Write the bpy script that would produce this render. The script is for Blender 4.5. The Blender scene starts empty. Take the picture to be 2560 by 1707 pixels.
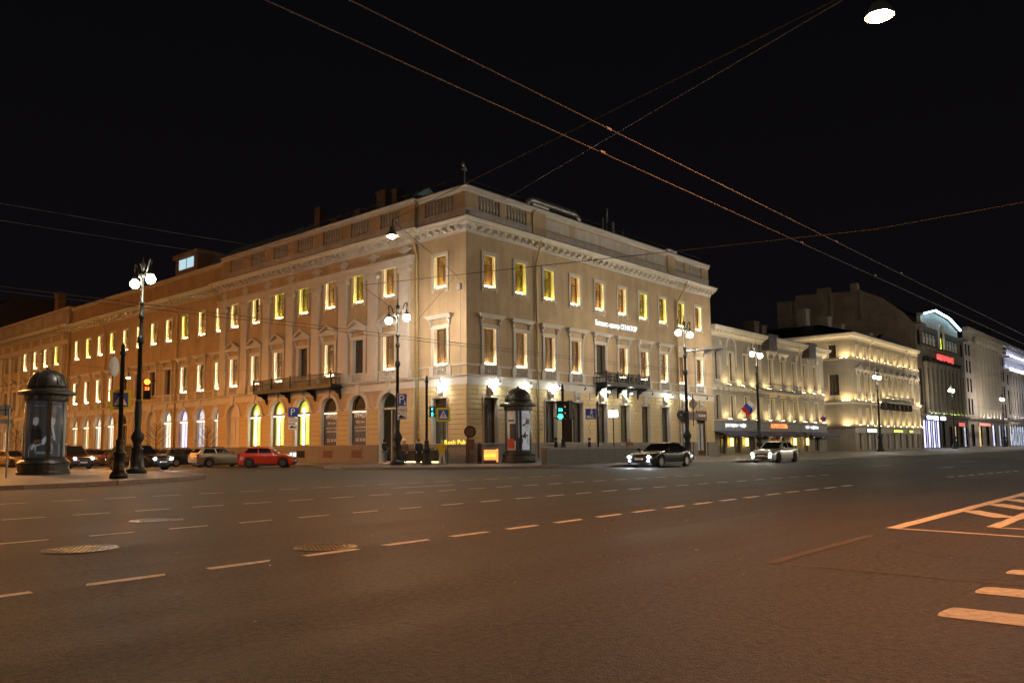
import bpy, bmesh, math, random
from mathutils import Vector, Matrix
random.seed(7)
PI = math.pi
S = bpy.context.scene
COL = S.collection

# ------------------------------------------------------------------ camera
cam = bpy.data.objects.new('camera', bpy.data.cameras.new('camera'))
COL.objects.link(cam)
cam.data.sensor_width = 36.0
cam.data.lens = 28.465
cam.data.shift_y = 65 / 2560
cam.data.clip_start = 0.1
cam.data.clip_end = 2000
_r = Vector((0.65995943, -0.75121476, -0.01139936)); _u = Vector((-0.06599594, -0.07307978, 0.99514013)); _b = Vector((-0.74839701, -0.6559998, -0.09780681))
cam.matrix_world = Matrix(((_r.x, _u.x, _b.x, -40.94983), (_r.y, _u.y, _b.y, -40.17380), (_r.z, _u.z, _b.z, 1.25), (0, 0, 0, 1)))
S.camera = cam

# ------------------------------------------------------------------ night sky
world = bpy.data.worlds.new('World'); S.world = world; world.use_nodes = True
bg = world.node_tree.nodes['Background']
_nt = world.node_tree; _tc = _nt.nodes.new('ShaderNodeTexCoord'); _sp = _nt.nodes.new('ShaderNodeSeparateXYZ'); _nt.links.new(_tc.outputs['Generated'], _sp.inputs[0])
_cr = _nt.nodes.new('ShaderNodeValToRGB'); _nt.links.new(_sp.outputs['Z'], _cr.inputs[0]); _nt.links.new(_cr.outputs[0], bg.inputs['Color'])
_cr.color_ramp.elements[0].position = 0.0; _cr.color_ramp.elements[0].color = (0.0020, 0.0017, 0.0020, 1)      # city glow low in the sky
_cr.color_ramp.elements[1].position = 0.55; _cr.color_ramp.elements[1].color = (0.0010, 0.00085, 0.0012, 1)
bg.inputs['Strength'].default_value = 1.0
S.view_settings.view_transform = 'Standard'; S.view_settings.look = 'None'
S.view_settings.gamma = 1.0; S.view_settings.exposure = 1.15
S.render.engine = 'CYCLES'
S.cycles.use_denoising = True
S.cycles.use_light_tree = True
S.cycles.max_bounces = 5; S.cycles.diffuse_bounces = 2; S.cycles.glossy_bounces = 3
S.cycles.transparent_max_bounces = 12; S.cycles.transmission_bounces = 3
S.cycles.sample_clamp_indirect = 4.0; S.cycles.caustics_reflective = False; S.cycles.caustics_refractive = False

# ------------------------------------------------------------------ materials
MATS = {}
def mat(name, col, rough=0.7, metal=0.0, var=0.0, scale=1.0, bump=0.0, bscale=40.0, col2=None, spec=0.5, coat=0.0, streak=0.0):
    """procedural surface: base colour broken up by two scales of noise, plus fine bump"""
    m = bpy.data.materials.new(name); m.use_nodes = True; MATS[name] = m
    nt = m.node_tree; b = nt.nodes['Principled BSDF']
    b.inputs['Base Color'].default_value = (*col, 1); b.inputs['Roughness'].default_value = rough
    b.inputs['Metallic'].default_value = metal; b.inputs['Specular IOR Level'].default_value = spec
    b.inputs['Coat Weight'].default_value = coat
    if var or bump:
        tc = nt.nodes.new('ShaderNodeTexCoord')
    if var:
        n1 = nt.nodes.new('ShaderNodeTexNoise'); n1.inputs['Scale'].default_value = scale
        n1.inputs['Detail'].default_value = 6; n1.inputs['Roughness'].default_value = 0.65
        nt.links.new(tc.outputs['Object'], n1.inputs['Vector'])
        rp = nt.nodes.new('ShaderNodeMapRange'); rp.inputs[1].default_value = 0.3; rp.inputs[2].default_value = 0.7
        nt.links.new(n1.outputs['Fac'], rp.inputs[0])
        mx = nt.nodes.new('ShaderNodeMix'); mx.data_type = 'RGBA'
        c2 = col2 or tuple(c * (1 - var) for c in col)
        mx.inputs[6].default_value = (*c2, 1); mx.inputs[7].default_value = (*[min(1, c * (1 + var * 0.35)) for c in col], 1)
        nt.links.new(rp.outputs[0], mx.inputs[0]); nt.links.new(mx.outputs[2], b.inputs['Base Color'])
    if streak:
        mp = nt.nodes.new('ShaderNodeMapping'); mp.inputs['Scale'].default_value = (1.7, 1.7, 0.11); n3 = nt.nodes.new('ShaderNodeTexNoise'); n3.inputs['Scale'].default_value = 1.0; n3.inputs['Detail'].default_value = 5
        nt.links.new(tc.outputs['Object'], mp.inputs[0]); nt.links.new(mp.outputs[0], n3.inputs['Vector'])
        r3 = nt.nodes.new('ShaderNodeMapRange'); r3.inputs[1].default_value = 0.34; r3.inputs[2].default_value = 0.56; r3.inputs[3].default_value = 1 - streak; r3.inputs[4].default_value = 1.0
        nt.links.new(n3.outputs['Fac'], r3.inputs[0]); m3 = nt.nodes.new('ShaderNodeMix'); m3.data_type = 'RGBA'; m3.blend_type = 'MULTIPLY'; m3.inputs[0].default_value = 1
        nt.links.new(mx.outputs[2], m3.inputs[6]); nt.links.new(r3.outputs[0], m3.inputs[7]); nt.links.new(m3.outputs[2], b.inputs['Base Color'])
    if bump:
        n2 = nt.nodes.new('ShaderNodeTexNoise'); n2.inputs['Scale'].default_value = bscale; n2.inputs['Detail'].default_value = 4
        nt.links.new(tc.outputs['Object'], n2.inputs['Vector'])
        bp = nt.nodes.new('ShaderNodeBump'); bp.inputs['Strength'].default_value = bump; bp.inputs['Distance'].default_value = 0.02
        nt.links.new(n2.outputs['Fac'], bp.inputs['Height']); nt.links.new(bp.outputs['Normal'], b.inputs['Normal'])
    return m
def emi(name, col, strength, sample=True, base=(0.8, 0.8, 0.8)):
    m = bpy.data.materials.new(name); m.use_nodes = True; MATS[name] = m
    b = m.node_tree.nodes['Principled BSDF']
    b.inputs['Base Color'].default_value = (*base, 1)
    b.inputs['Emission Color'].default_value = (*col, 1); b.inputs['Emission Strength'].default_value = strength
    m.cycles.emission_sampling = 'AUTO' if sample else 'NONE'
    return m
def emi_room(name, col, strength, scale=1.6, lo=0.45, hi=1.3, col2=None):
    """lit shop interior: brightness broken by blocks of stock and shelving"""
    m = emi(name, col, strength); nt = m.node_tree; b = nt.nodes['Principled BSDF']
    tc = nt.nodes.new('ShaderNodeTexCoord'); v = nt.nodes.new('ShaderNodeTexVoronoi'); v.inputs['Scale'].default_value = scale
    oi = nt.nodes.new('ShaderNodeObjectInfo'); ad = nt.nodes.new('ShaderNodeVectorMath'); ad.operation = 'ADD'
    nt.links.new(tc.outputs['Object'], ad.inputs[0]); nt.links.new(oi.outputs['Location'], ad.inputs[1]); nt.links.new(ad.outputs[0], v.inputs['Vector'])
    rp = nt.nodes.new('ShaderNodeMapRange'); rp.inputs[3].default_value = lo * strength; rp.inputs[4].default_value = hi * strength
    sp = nt.nodes.new('ShaderNodeSeparateColor'); nt.links.new(v.outputs['Color'], sp.inputs[0])
    nt.links.new(sp.outputs[0], rp.inputs[0]); nt.links.new(rp.outputs[0], b.inputs['Emission Strength'])
    if col2:
        mx = nt.nodes.new('ShaderNodeMix'); mx.data_type = 'RGBA'; mx.inputs[6].default_value = (*col, 1); mx.inputs[7].default_value = (*col2, 1)
        nt.links.new(sp.outputs[1], mx.inputs[0]); nt.links.new(mx.outputs[2], b.inputs['Emission Color'])
    return m
def glass(name, tint=(0.9, 0.93, 0.92), fac=0.12):
    m = bpy.data.materials.new(name); m.use_nodes = True; MATS[name] = m
    nt = m.node_tree; nt.nodes.remove(nt.nodes['Principled BSDF']); o = nt.nodes['Material Output']
    t = nt.nodes.new('ShaderNodeBsdfTransparent'); t.inputs[0].default_value = (*tint, 1)
    g = nt.nodes.new('ShaderNodeBsdfGlossy'); g.inputs['Roughness'].default_value = 0.38
    lw = nt.nodes.new('ShaderNodeLayerWeight'); pw = nt.nodes.new('ShaderNodeMath'); pw.operation = 'POWER'; pw.inputs[1].default_value = 4.0
    nt.links.new(lw.outputs['Facing'], pw.inputs[0]); f = nt.nodes.new('ShaderNodeMath'); f.operation = 'MULTIPLY_ADD'; f.inputs[1].default_value = 0.4; f.inputs[2].default_value = 0.012
    nt.links.new(pw.outputs[0], f.inputs[0])
    x = nt.nodes.new('ShaderNodeMixShader'); nt.links.new(f.outputs[0], x.inputs[0]); nt.links.new(t.outputs[0], x.inputs[1]); nt.links.new(g.outputs[0], x.inputs[2])
    nt.links.new(x.outputs[0], o.inputs[0]); return m

mat('ochre', (0.50, 0.372, 0.232), 0.85, var=0.20, scale=0.55, bump=0.25, bscale=14, streak=0.13)
mat('ochre_block', (0.55, 0.42, 0.23), 0.85, var=0.18, scale=0.8, bump=0.2, bscale=16)
mat('trim', (0.60, 0.56, 0.51), 0.75, var=0.14, scale=1.1, bump=0.15, bscale=18)
mat('parapet', (0.55, 0.50, 0.46), 0.85, var=0.25, scale=0.9, bump=0.2, bscale=14, streak=0.13)
mat('granite', (0.20, 0.17, 0.15), 0.6, var=0.4, scale=7.0, bump=0.15, bscale=60)
mat('granite_dark', (0.10, 0.095, 0.085), 0.6, var=0.35, scale=5.0, bump=0.15, bscale=60)
mat('roof_metal', (0.07, 0.065, 0.065), 0.45, 0.6, var=0.4, scale=0.8)
mat('roof_teal', (0.24, 0.38, 0.40), 0.4, 0.0, var=0.4, scale=0.7)
mat('iron', (0.018, 0.018, 0.018), 0.45, 0.3, var=0.3, scale=3)
mat('iron_green', (0.028, 0.032, 0.030), 0.42, 0.4, var=0.3, scale=3)
mat('kiosk_metal', (0.055, 0.055, 0.050), 0.38, 0.5, var=0.35, scale=2.0)
mat('steel', (0.35, 0.35, 0.34), 0.4, 0.8, var=0.2, scale=3)
mat('wood', (0.15, 0.072, 0.03), 0.8, var=0.3, scale=4, spec=0.15)
mat('chimney_brick', (0.13, 0.095, 0.075), 0.9, var=0.35, scale=1.5, bump=0.3, bscale=8)
mat('wood_white', (0.5, 0.46, 0.4), 0.5, var=0.2, scale=4)
mat('dark_room', (0.012, 0.011, 0.010), 0.9, var=0.5, scale=1.5)
mat('curtain_gold', (0.24, 0.145, 0.05), 0.9, var=0.35, scale=3.5)
mat('curtain_olive', (0.17, 0.15, 0.04), 0.9, var=0.4, scale=3.5)
mat('curtain_brown', (0.13, 0.08, 0.04), 0.9, var=0.4, scale=3.5)
mat('curtain_grey', (0.10, 0.10, 0.085), 0.9, var=0.4, scale=3.0)
mat('pipe', (0.56, 0.42, 0.22), 0.5, 0.2, var=0.2, scale=2)
mat('cream', (0.31, 0.285, 0.24), 0.85, var=0.22, scale=0.6, bump=0.25, bscale=14, streak=0.13)
mat('cream_trim', (0.52, 0.48, 0.41), 0.8, var=0.15, scale=1.0)
mat('buff', (0.33, 0.29, 0.23), 0.85, var=0.2, scale=0.6, bump=0.25, bscale=14, streak=0.13)
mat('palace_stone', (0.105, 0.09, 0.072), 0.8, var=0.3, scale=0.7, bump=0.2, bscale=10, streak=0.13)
mat('palace_trim', (0.15, 0.13, 0.105), 0.8, var=0.25, scale=0.9)
mat('pale_stone', (0.48, 0.44, 0.42), 0.8, var=0.25, scale=0.7, streak=0.13)
mat('firewall', (0.34, 0.26, 0.19), 0.9, var=0.4, scale=0.35, bump=0.3, bscale=6, streak=0.13)
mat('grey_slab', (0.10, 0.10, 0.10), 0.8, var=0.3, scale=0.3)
mat('wire', (0.075, 0.078, 0.08), 0.7)
mat('paint_white', (0.74, 0.74, 0.70), 0.65, var=0.45, scale=11, bump=0.3, bscale=80)
mat('paint_worn', (0.085, 0.078, 0.070), 0.75, var=0.45, scale=14, bump=0.3, bscale=80)
mat('sign_back', (0.45, 0.45, 0.44), 0.5, 0.5, var=0.15, scale=3)
mat('sign_white', (0.80, 0.80, 0.80), 0.45)
mat('sign_blue', (0.015, 0.07, 0.42), 0.4)
mat('sign_yellow', (0.62, 0.66, 0.02), 0.4)
mat('sign_black', (0.01, 0.01, 0.01), 0.5)
mat('plastic_black', (0.015, 0.015, 0.016), 0.4)
mat('rubber', (0.015, 0.015, 0.015), 0.85)
mat('alloy', (0.40, 0.40, 0.40), 0.35, 0.9)
mat('car_glass', (0.012, 0.014, 0.016), 0.06)
mat('car_black', (0.010, 0.010, 0.012), 0.22, coat=0.6)
mat('car_grey', (0.045, 0.042, 0.045), 0.25, 0.3, coat=0.5)
mat('car_plum', (0.030, 0.014, 0.016), 0.25, 0.2, coat=0.6)
mat('car_red', (0.48, 0.035, 0.012), 0.28, coat=0.6)
mat('car_tan', (0.26, 0.21, 0.14), 0.32, 0.5, coat=0.4)
mat('car_beige', (0.34, 0.25, 0.15), 0.32, 0.3, coat=0.4)
mat('car_silver', (0.52, 0.52, 0.50), 0.28, 0.6, coat=0.5)
mat('tail_red', (0.25, 0.01, 0.008), 0.25)
mat('amber', (0.6, 0.2, 0.02), 0.3)
mat('plate', (0.7, 0.7, 0.68), 0.5)
mat('skin', (0.45, 0.28, 0.20), 0.6)
mat('cloth_black', (0.012, 0.012, 0.013), 0.9, var=0.3, scale=8)
mat('cloth_jeans', (0.16, 0.20, 0.27), 0.9, var=0.3, scale=10)
mat('cloth_brown', (0.13, 0.075, 0.045), 0.9, var=0.3, scale=8)
mat('cloth_cream', (0.62, 0.58, 0.52), 0.95, var=0.25, scale=20)
mat('cloth_pink', (0.36, 0.20, 0.18), 0.9, var=0.25, scale=8)
mat('cloth_navy', (0.02, 0.022, 0.035), 0.9, var=0.3, scale=8)
mat('flag_white', (0.7, 0.7, 0.7), 0.8); mat('flag_blue', (0.02, 0.05, 0.45), 0.8); mat('flag_red', (0.5, 0.02, 0.015), 0.8)
mat('bark', (0.06, 0.04, 0.028), 0.9, var=0.3, scale=10)
mat('awning', (0.055, 0.06, 0.11), 0.8, var=0.2, scale=2)
mat('fascia_grey', (0.20, 0.20, 0.20), 0.6, var=0.2, scale=1.5)
mat('gate_white', (0.55, 0.56, 0.58), 0.8, var=0.2, scale=0.8)
mat('maroon', (0.10, 0.035, 0.03), 0.5, var=0.2, scale=3)
mat('poster_dark', (0.05, 0.055, 0.07), 0.35, var=0.4, scale=1.2)
mat('poster_grey', (0.30, 0.31, 0.32), 0.4, var=0.3, scale=1.5)
mat('poster_paper', (0.55, 0.52, 0.47), 0.5, var=0.25, scale=2.5)
mat('poster_face', (0.36, 0.34, 0.32), 0.5, var=0.25, scale=6)
mat('poster_cloth', (0.30, 0.31, 0.31), 0.5, var=0.5, scale=4)
mat('poster_red', (0.45, 0.05, 0.03), 0.5)
mat('lamp_cap', (0.03, 0.035, 0.03), 0.4, 0.3)
glass('pane')
glass('kiosk_glass', (0.95, 0.97, 0.97))
WARM = (1.0, 0.70, 0.34)
emi('bar_warm', (1.0, 0.70, 0.26), 52)
emi('bar_yellow', (1.0, 0.78, 0.14), 46)
emi('bar_white', (1.0, 0.76, 0.40), 55)
emi('jamb_warm', (1.0, 0.70, 0.25), 14)  # jamb colours: emitters of the added, hidden reveal strips
emi('jamb_yellow', (1.0, 0.80, 0.13), 14)
emi('jamb_white', (1.0, 0.74, 0.38), 15)
emi('globe_fill', (1.0, 0.86, 0.66), 1150, base=(1, 1, 1))  # only for the added opposite-pavement lamps, raised as facade fill
emi('globe', (1.0, 0.87, 0.68), 185, base=(1, 1, 1))
emi('sodium', (1.0, 0.31, 0.075), 3300)
mat('shirt_yellow', (0.6, 0.42, 0.02), 0.6)
emi('sodium_dim', (1.0, 0.35, 0.07), 1900)
emi('sodium_far', (1.0, 0.37, 0.08), 3000)
emi('sodium_fill', (1.0, 0.43, 0.12), 9500)  # only for the added west kerb lamps, facade fill
emi('spot_white', (0.93, 1.0, 0.86), 480)
emi('flood', (1.0, 0.72, 0.34), 125)
emi('cove_warm', (1.0, 0.78, 0.46), 2.0)
emi('cove_white', (0.36, 0.82, 1.0), 9)
emi('cove_blue', (0.62, 0.70, 1.0), 16)
emi('sign_light', (0.80, 0.90, 1.0), 0.45, False)
emi('sign_box_white', (0.92, 0.96, 1.0), 6)
emi('sign_orange', (1.0, 0.16, 0.01), 0.75, False)
emi('sign_red', (1.0, 0.012, 0.03), 0.36, False)
emi('sign_neon', (1.0, 0.66, 0.02), 1.2, False)
emi('sign_teal', (0.55, 1.0, 0.9), 1.6, False)
emi('sign_green', (0.75, 1.0, 0.05), 1.2, False)
emi('box_orange', (1.0, 0.24, 0.01), 0.8)
emi('tl_green', (0.02, 1.0, 0.72), 3)
emi('tl_red', (1.0, 0.10, 0.01), 5)
emi('headlight', (0.82, 0.92, 1.0), 220)
emi('headlight_warm', (1.0, 0.90, 0.74), 120)
emi('strip_yellow', (1.0, 0.85, 0.35), 4)
emi('lantern_amber', (1.0, 0.66, 0.10), 5)
emi('tube_white', (1.0, 0.98, 0.80), 2.6)
emi('attic_window', (0.5, 0.85, 1.0), 0.35)
emi('phone', (0.5, 0.65, 1.0), 3, False)
emi_room('shop_warm', (1.0, 0.66, 0.32), 0.5, 1.3, 0.5, 1.3, (1.0, 0.8, 0.5))
emi_room('shop_white', (1.0, 0.90, 0.74), 0.60, 1.4, 0.6, 1.2)
emi_room('shop_cool', (0.70, 0.82, 1.0), 0.35, 1.3, 0.3, 1.2, (0.5, 0.6, 1.0))
emi_room('shop_lime', (0.74, 0.80, 0.0), 0.40, 1.2, 0.8, 1.2, (0.62, 0.80, 0.0))
emi_room('shop_violet', (0.55, 0.56, 1.0), 0.9, 0.7, 0.6, 1.3)
emi_room('room_blue', (0.6, 0.78, 1.0), 0.9, 1.5, 0.6, 1.2)
emi_room('room_amber', (1.0, 0.62, 0.2), 0.35, 1.5, 0.3, 1.3)

# asphalt: grit, patches and polished wheel tracks along the avenue
def asphalt():
    m = bpy.data.materials.new('asphalt'); m.use_nodes = True; MATS['asphalt'] = m
    nt = m.node_tree; b = nt.nodes['Principled BSDF']; N = nt.nodes.new; L = nt.links.new
    tc = N('ShaderNodeTexCoord')
    fine = N('ShaderNodeTexNoise'); fine.inputs['Scale'].default_value = 15; fine.inputs['Detail'].default_value = 8; fine.inputs['Roughness'].default_value = 0.82
    big = N('ShaderNodeTexNoise'); big.inputs['Scale'].default_value = 0.16; big.inputs['Detail'].default_value = 6
    mp = N('ShaderNodeMapping'); mp.inputs['Scale'].default_value = (0.05, 1.5, 1)
    trk = N('ShaderNodeTexNoise'); trk.inputs['Scale'].default_value = 1.0; trk.inputs['Detail'].default_value = 3
    vor = N('ShaderNodeTexVoronoi'); vor.inputs['Scale'].default_value = 70
    for n in (fine, big, vor): L(tc.outputs['Object'], n.inputs['Vector'])
    L(tc.outputs['Object'], mp.inputs[0]); L(mp.outputs[0], trk.inputs['Vector'])
    r1 = N('ShaderNodeMapRange'); r1.inputs[1].default_value = 0.38; r1.inputs[2].default_value = 0.64; r1.inputs[3].default_value = 0.28; r1.inputs[4].default_value = 1.85; L(fine.outputs['Fac'], r1.inputs[0])
    r2 = N('ShaderNodeMapRange'); r2.inputs[1].default_value = 0.3; r2.inputs[2].default_value = 0.7; r2.inputs[3].default_value = 0.70; r2.inputs[4].default_value = 1.25; L(big.outputs['Fac'], r2.inputs[0])
    r3 = N('ShaderNodeMapRange'); r3.inputs[1].default_value = 0.3; r3.inputs[2].default_value = 0.7; r3.inputs[3].default_value = 0.70; r3.inputs[4].default_value = 1.16; L(trk.outputs['Fac'], r3.inputs[0])
    m1 = N('ShaderNodeMath'); m1.operation = 'MULTIPLY'; L(r1.outputs[0], m1.inputs[0]); L(r2.outputs[0], m1.inputs[1])
    m2 = N('ShaderNodeMath'); m2.operation = 'MULTIPLY'; L(m1.outputs[0], m2.inputs[0]); L(r3.outputs[0], m2.inputs[1])
    # hairline cracks and tar seams
    wn = N('ShaderNodeTexNoise'); wn.inputs['Scale'].default_value = 1.3; wn.inputs['Detail'].default_value = 5; L(tc.outputs['Object'], wn.inputs['Vector'])
    wm = N('ShaderNodeMix'); wm.data_type = 'VECTOR'; wm.inputs[0].default_value = 0.45; L(tc.outputs['Object'], wm.inputs[4]); L(wn.outputs['Color'], wm.inputs[5])
    cv = N('ShaderNodeTexVoronoi'); cv.feature = 'DISTANCE_TO_EDGE'; cv.inputs['Scale'].default_value = 0.42; L(wm.outputs[1], cv.inputs['Vector'])
    cr = N('ShaderNodeMapRange'); cr.inputs[1].default_value = 0.0; cr.inputs[2].default_value = 0.006; cr.inputs[3].default_value = 0.55; cr.inputs[4].default_value = 1.0; L(cv.outputs['Distance'], cr.inputs[0])
    m4 = N('ShaderNodeMath'); m4.operation = 'MULTIPLY'; L(m2.outputs[0], m4.inputs[0]); L(cr.outputs[0], m4.inputs[1])
    mx = N('ShaderNodeMix'); mx.data_type = 'RGBA'; mx.blend_type = 'MULTIPLY'; mx.inputs[0].default_value = 1
    mx.inputs[6].default_value = (0.050, 0.049, 0.047, 1); L(m4.outputs[0], mx.inputs[7]); L(mx.outputs[2], b.inputs['Base Color'])
    b.inputs['Roughness'].default_value = 0.55; b.inputs['Specular IOR Level'].default_value = 0.35
    rr = N('ShaderNodeMapRange'); rr.inputs[1].default_value = 0.3; rr.inputs[2].default_value = 0.7; rr.inputs[3].default_value = 0.54; rr.inputs[4].default_value = 0.68; L(trk.outputs['Fac'], rr.inputs[0]); L(rr.outputs[0], b.inputs['Roughness'])
    ad = N('ShaderNodeMath'); ad.operation = 'ADD'; L(fine.outputs['Fac'], ad.inputs[0]); L(vor.outputs['Distance'], ad.inputs[1])
    bp = N('ShaderNodeBump'); bp.inputs['Strength'].default_value = 1.0; bp.inputs['Distance'].default_value = 0.016
    L(ad.outputs[0], bp.inputs['Height']); L(bp.outputs['Normal'], b.inputs['Normal'])
asphalt()
mat('paving', (0.13, 0.115, 0.105), 0.55, var=0.3, scale=1.3, bump=0.25, bscale=45)

# ------------------------------------------------------------------ geometry helpers
class MB:
    def __init__(s): s.v = []; s.f = []
    def add(s, vs, fs):
        o = len(s.v); s.v += [tuple(p) for p in vs]; s.f += [tuple(i + o for i in f) for f in fs]; return s
    def box(s, x0, x1, y0, y1, z0, z1):
        if x0 > x1: x0, x1 = x1, x0
        if y0 > y1: y0, y1 = y1, y0
        if z0 > z1: z0, z1 = z1, z0
        return s.add([(x0, y0, z0), (x1, y0, z0), (x1, y1, z0), (x0, y1, z0), (x0, y0, z1), (x1, y0, z1), (x1, y1, z1), (x0, y1, z1)],
                     [(0, 3, 2, 1), (4, 5, 6, 7), (0, 1, 5, 4), (1, 2, 6, 5), (2, 3, 7, 6), (3, 0, 4, 7)])
    def quad(s, a, b, c, d): return s.add([a, b, c, d], [(0, 1, 2, 3)])
    def prism(s, poly, y0, y1):
        """poly in (x,z), counter-clockwise seen from -y, extruded along y"""
        n = len(poly); vs = [(p[0], y0, p[1]) for p in poly] + [(p[0], y1, p[1]) for p in poly]
        return s.add(vs, [tuple(range(n)), tuple(range(2 * n - 1, n - 1, -1))] + [((i + 1) % n, i, i + n, (i + 1) % n + n) for i in range(n)])
    def slab(s, poly, z0, z1):
        n = len(poly); vs = [(p[0], p[1], z0) for p in poly] + [(p[0], p[1], z1) for p in poly]
        return s.add(vs, [tuple(range(n - 1, -1, -1)), tuple(range(n, 2 * n))] + [(i, (i + 1) % n, (i + 1) % n + n, i + n) for i in range(n)])
    def lathe(s, prof, n=16, c=(0, 0, 0), a0=0.0, a1=2 * PI):
        full = abs(a1 - a0 - 2 * PI) < 1e-6; m = n if full else n + 1
        vs = []
        for r, z in prof:
            for i in range(m):
                a = a0 + (a1 - a0) * i / n; vs.append((c[0] + r * math.cos(a), c[1] + r * math.sin(a), c[2] + z))
        fs = []
        for k in range(len(prof) - 1):
            for i in range(n):
                j = (i + 1) % m
                fs.append((k * m + i, k * m + j, (k + 1) * m + j, (k + 1) * m + i))
        if full:
            if prof[0][0] > 1e-4: fs.append(tuple(range(n - 1, -1, -1)))
            if prof[-1][0] > 1e-4: fs.append(tuple((len(prof) - 1) * m + i for i in range(n)))
        return s.add(vs, fs)
    def tube(s, pts, r, n=6):
        pts = [Vector(p) for p in pts]; vs = []; fs = []
        up = None
        for i, p in enumerate(pts):
            d = (pts[min(i + 1, len(pts) - 1)] - pts[max(i - 1, 0)]).normalized()
            ref = Vector((0, 0, 1)) if abs(d.z) < 0.95 else Vector((1, 0, 0))
            a = d.cross(ref).normalized()
            if up is not None:
                a2 = (up - d * up.dot(d))
                if a2.length > 1e-3: a = a2.normalized()
            up = a; b = d.cross(a)
            rr = r[i] if isinstance(r, (list, tuple)) else r
            for k in range(n):
                t = 2 * PI * k / n; vs.append(p + a * (rr * math.cos(t)) + b * (rr * math.sin(t)))
        for i in range(len(pts) - 1):
            for k in range(n):
                fs.append((i * n + k, i * n + (k + 1) % n, (i + 1) * n + (k + 1) % n, (i + 1) * n + k))
        fs.append(tuple(range(n - 1, -1, -1))); fs.append(tuple((len(pts) - 1) * n + k for k in range(n)))
        return s.add(vs, fs)
    def ball(s, c, rx, ry=None, rz=None, nu=10, nv=7):
        ry = ry or rx; rz = rz or rx
        o = len(s.v); prof = [(max(math.sin(PI * k / nv), 0.0001), -math.cos(PI * k / nv)) for k in range(nv + 1)]
        t = MB().lathe(prof, nu)
        return s.add([(c[0] + p[0] * rx, c[1] + p[1] * ry, c[2] + p[2] * rz) for p in t.v], t.f)
    def mesh(s, name, m=None, smooth=False):
        me = bpy.data.meshes.new(name); me.from_pydata(s.v, [], s.f); me.update()
        bm = bmesh.new(); bm.from_mesh(me); bmesh.ops.recalc_face_normals(bm, faces=bm.faces); bm.to_mesh(me); bm.free()
        if smooth:
            for p in me.polygons: p.use_smooth = True
        if m: me.materials.append(MATS[m])
        return me
def tag(o, label=None, cat=None, group=None, kind=None):
    if label: o['label'] = label
    if cat: o['category'] = cat
    if group: o['group'] = group
    if kind: o['kind'] = kind
    return o
def obj(name, data, m=None, parent=None, loc=(0, 0, 0), rz=0.0, smooth=False, rot=None, bevel=0):
    if isinstance(data, MB): data = data.mesh(name, m, smooth)
    o = bpy.data.objects.new(name, data); COL.objects.link(o)
    o.location = loc; o.rotation_euler = rot if rot else (0, 0, rz)
    if parent: o.parent = parent
    if bevel:
        b = o.modifiers.new('bevel', 'BEVEL'); b.width = bevel; b.segments = 2; b.limit_method = 'ANGLE'; b.angle_limit = 0.6
    return o
def thing(name, label, cat, loc=(0, 0, 0), rz=0.0, group=None):
    o = bpy.data.objects.new(name, None); COL.objects.link(o); o.empty_display_size = 0.2
    o.location = loc; o.rotation_euler = (0, 0, rz)
    return tag(o, label, cat, group)
_tc = {}
def text(s, size, ext=0.01, align='CENTER', squash=1.0):
    key = (s, size, ext, align, squash)
    if key in _tc: return _tc[key]
    cu = bpy.data.curves.new('lettering', 'FONT'); cu.body = s; cu.size = size; cu.extrude = ext; cu.resolution_u = 2
    cu.align_x = align; cu.align_y = 'CENTER'
    ob = bpy.data.objects.new('lettering', cu); COL.objects.link(ob)
    dg = bpy.context.evaluated_depsgraph_get()
    me = bpy.data.meshes.new_from_object(ob.evaluated_get(dg))
    bpy.data.objects.remove(ob); bpy.data.curves.remove(cu)
    me.transform(Matrix.Rotation(PI / 2, 4, 'X') @ Matrix.Diagonal((squash, 1, 1, 1)))
    _tc[key] = me
    return me
def lettering(s, size, m, parent, loc, rz=0.0, ext=0.01, align='CENTER', squash=1.0, name='lettering'):
    me = text(s, size, ext, align, squash).copy(); me.materials.clear(); me.materials.append(MATS[m])
    return obj(name, me, None, parent, loc, rz)
def sweep(prof, path, closed=False):
    """profile (out,z) swept along plan path; outward is to the right of travel"""
    n = len(path); P = [Vector(p) for p in path]; mb = MB(); k = len(prof); rings = []
    for i in range(n):
        def nrm(a, b):
            d = (b - a).normalized(); return Vector((d.y, -d.x))
        if closed or 0 < i < n - 1:
            n1 = nrm(P[i - 1], P[i]); n2 = nrm(P[i], P[(i + 1) % n]); m_ = (n1 + n2); m_ = m_ / max(m_.dot(n1), 0.2)
        elif i == 0: m_ = nrm(P[0], P[1])
        else: m_ = nrm(P[-2], P[-1])
        rings.append([(P[i].x + m_.x * o, P[i].y + m_.y * o, z) for o, z in prof])
    vs = [v for r in rings for v in r]; fs = []
    for i in range(n if closed else n - 1):
        j = (i + 1) % n
        for a in range(k): fs.append((i * k + a, i * k + (a + 1) % k, j * k + (a + 1) % k, j * k + a))
    if not closed: fs += [tuple(range(k)), tuple((n - 1) * k + a for a in range(k - 1, -1, -1))]
    return mb.add(vs, fs)

for _n, _s in (('poster_face', 0.055), ('poster_cloth', 0.07), ('poster_glow', 0.10), ('poster_dark', 0.006)):      # faint glow put into the poster print colours
    if _n == 'poster_glow': mat(_n, (0.34, 0.36, 0.38), 0.4, var=0.3, scale=1.5)
    _b = MATS[_n].node_tree.nodes['Principled BSDF']; _b.inputs['Emission Color'].default_value = (0.85, 0.92, 1.0, 1); _b.inputs['Emission Strength'].default_value = _s; MATS[_n].cycles.emission_sampling = 'NONE'
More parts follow.
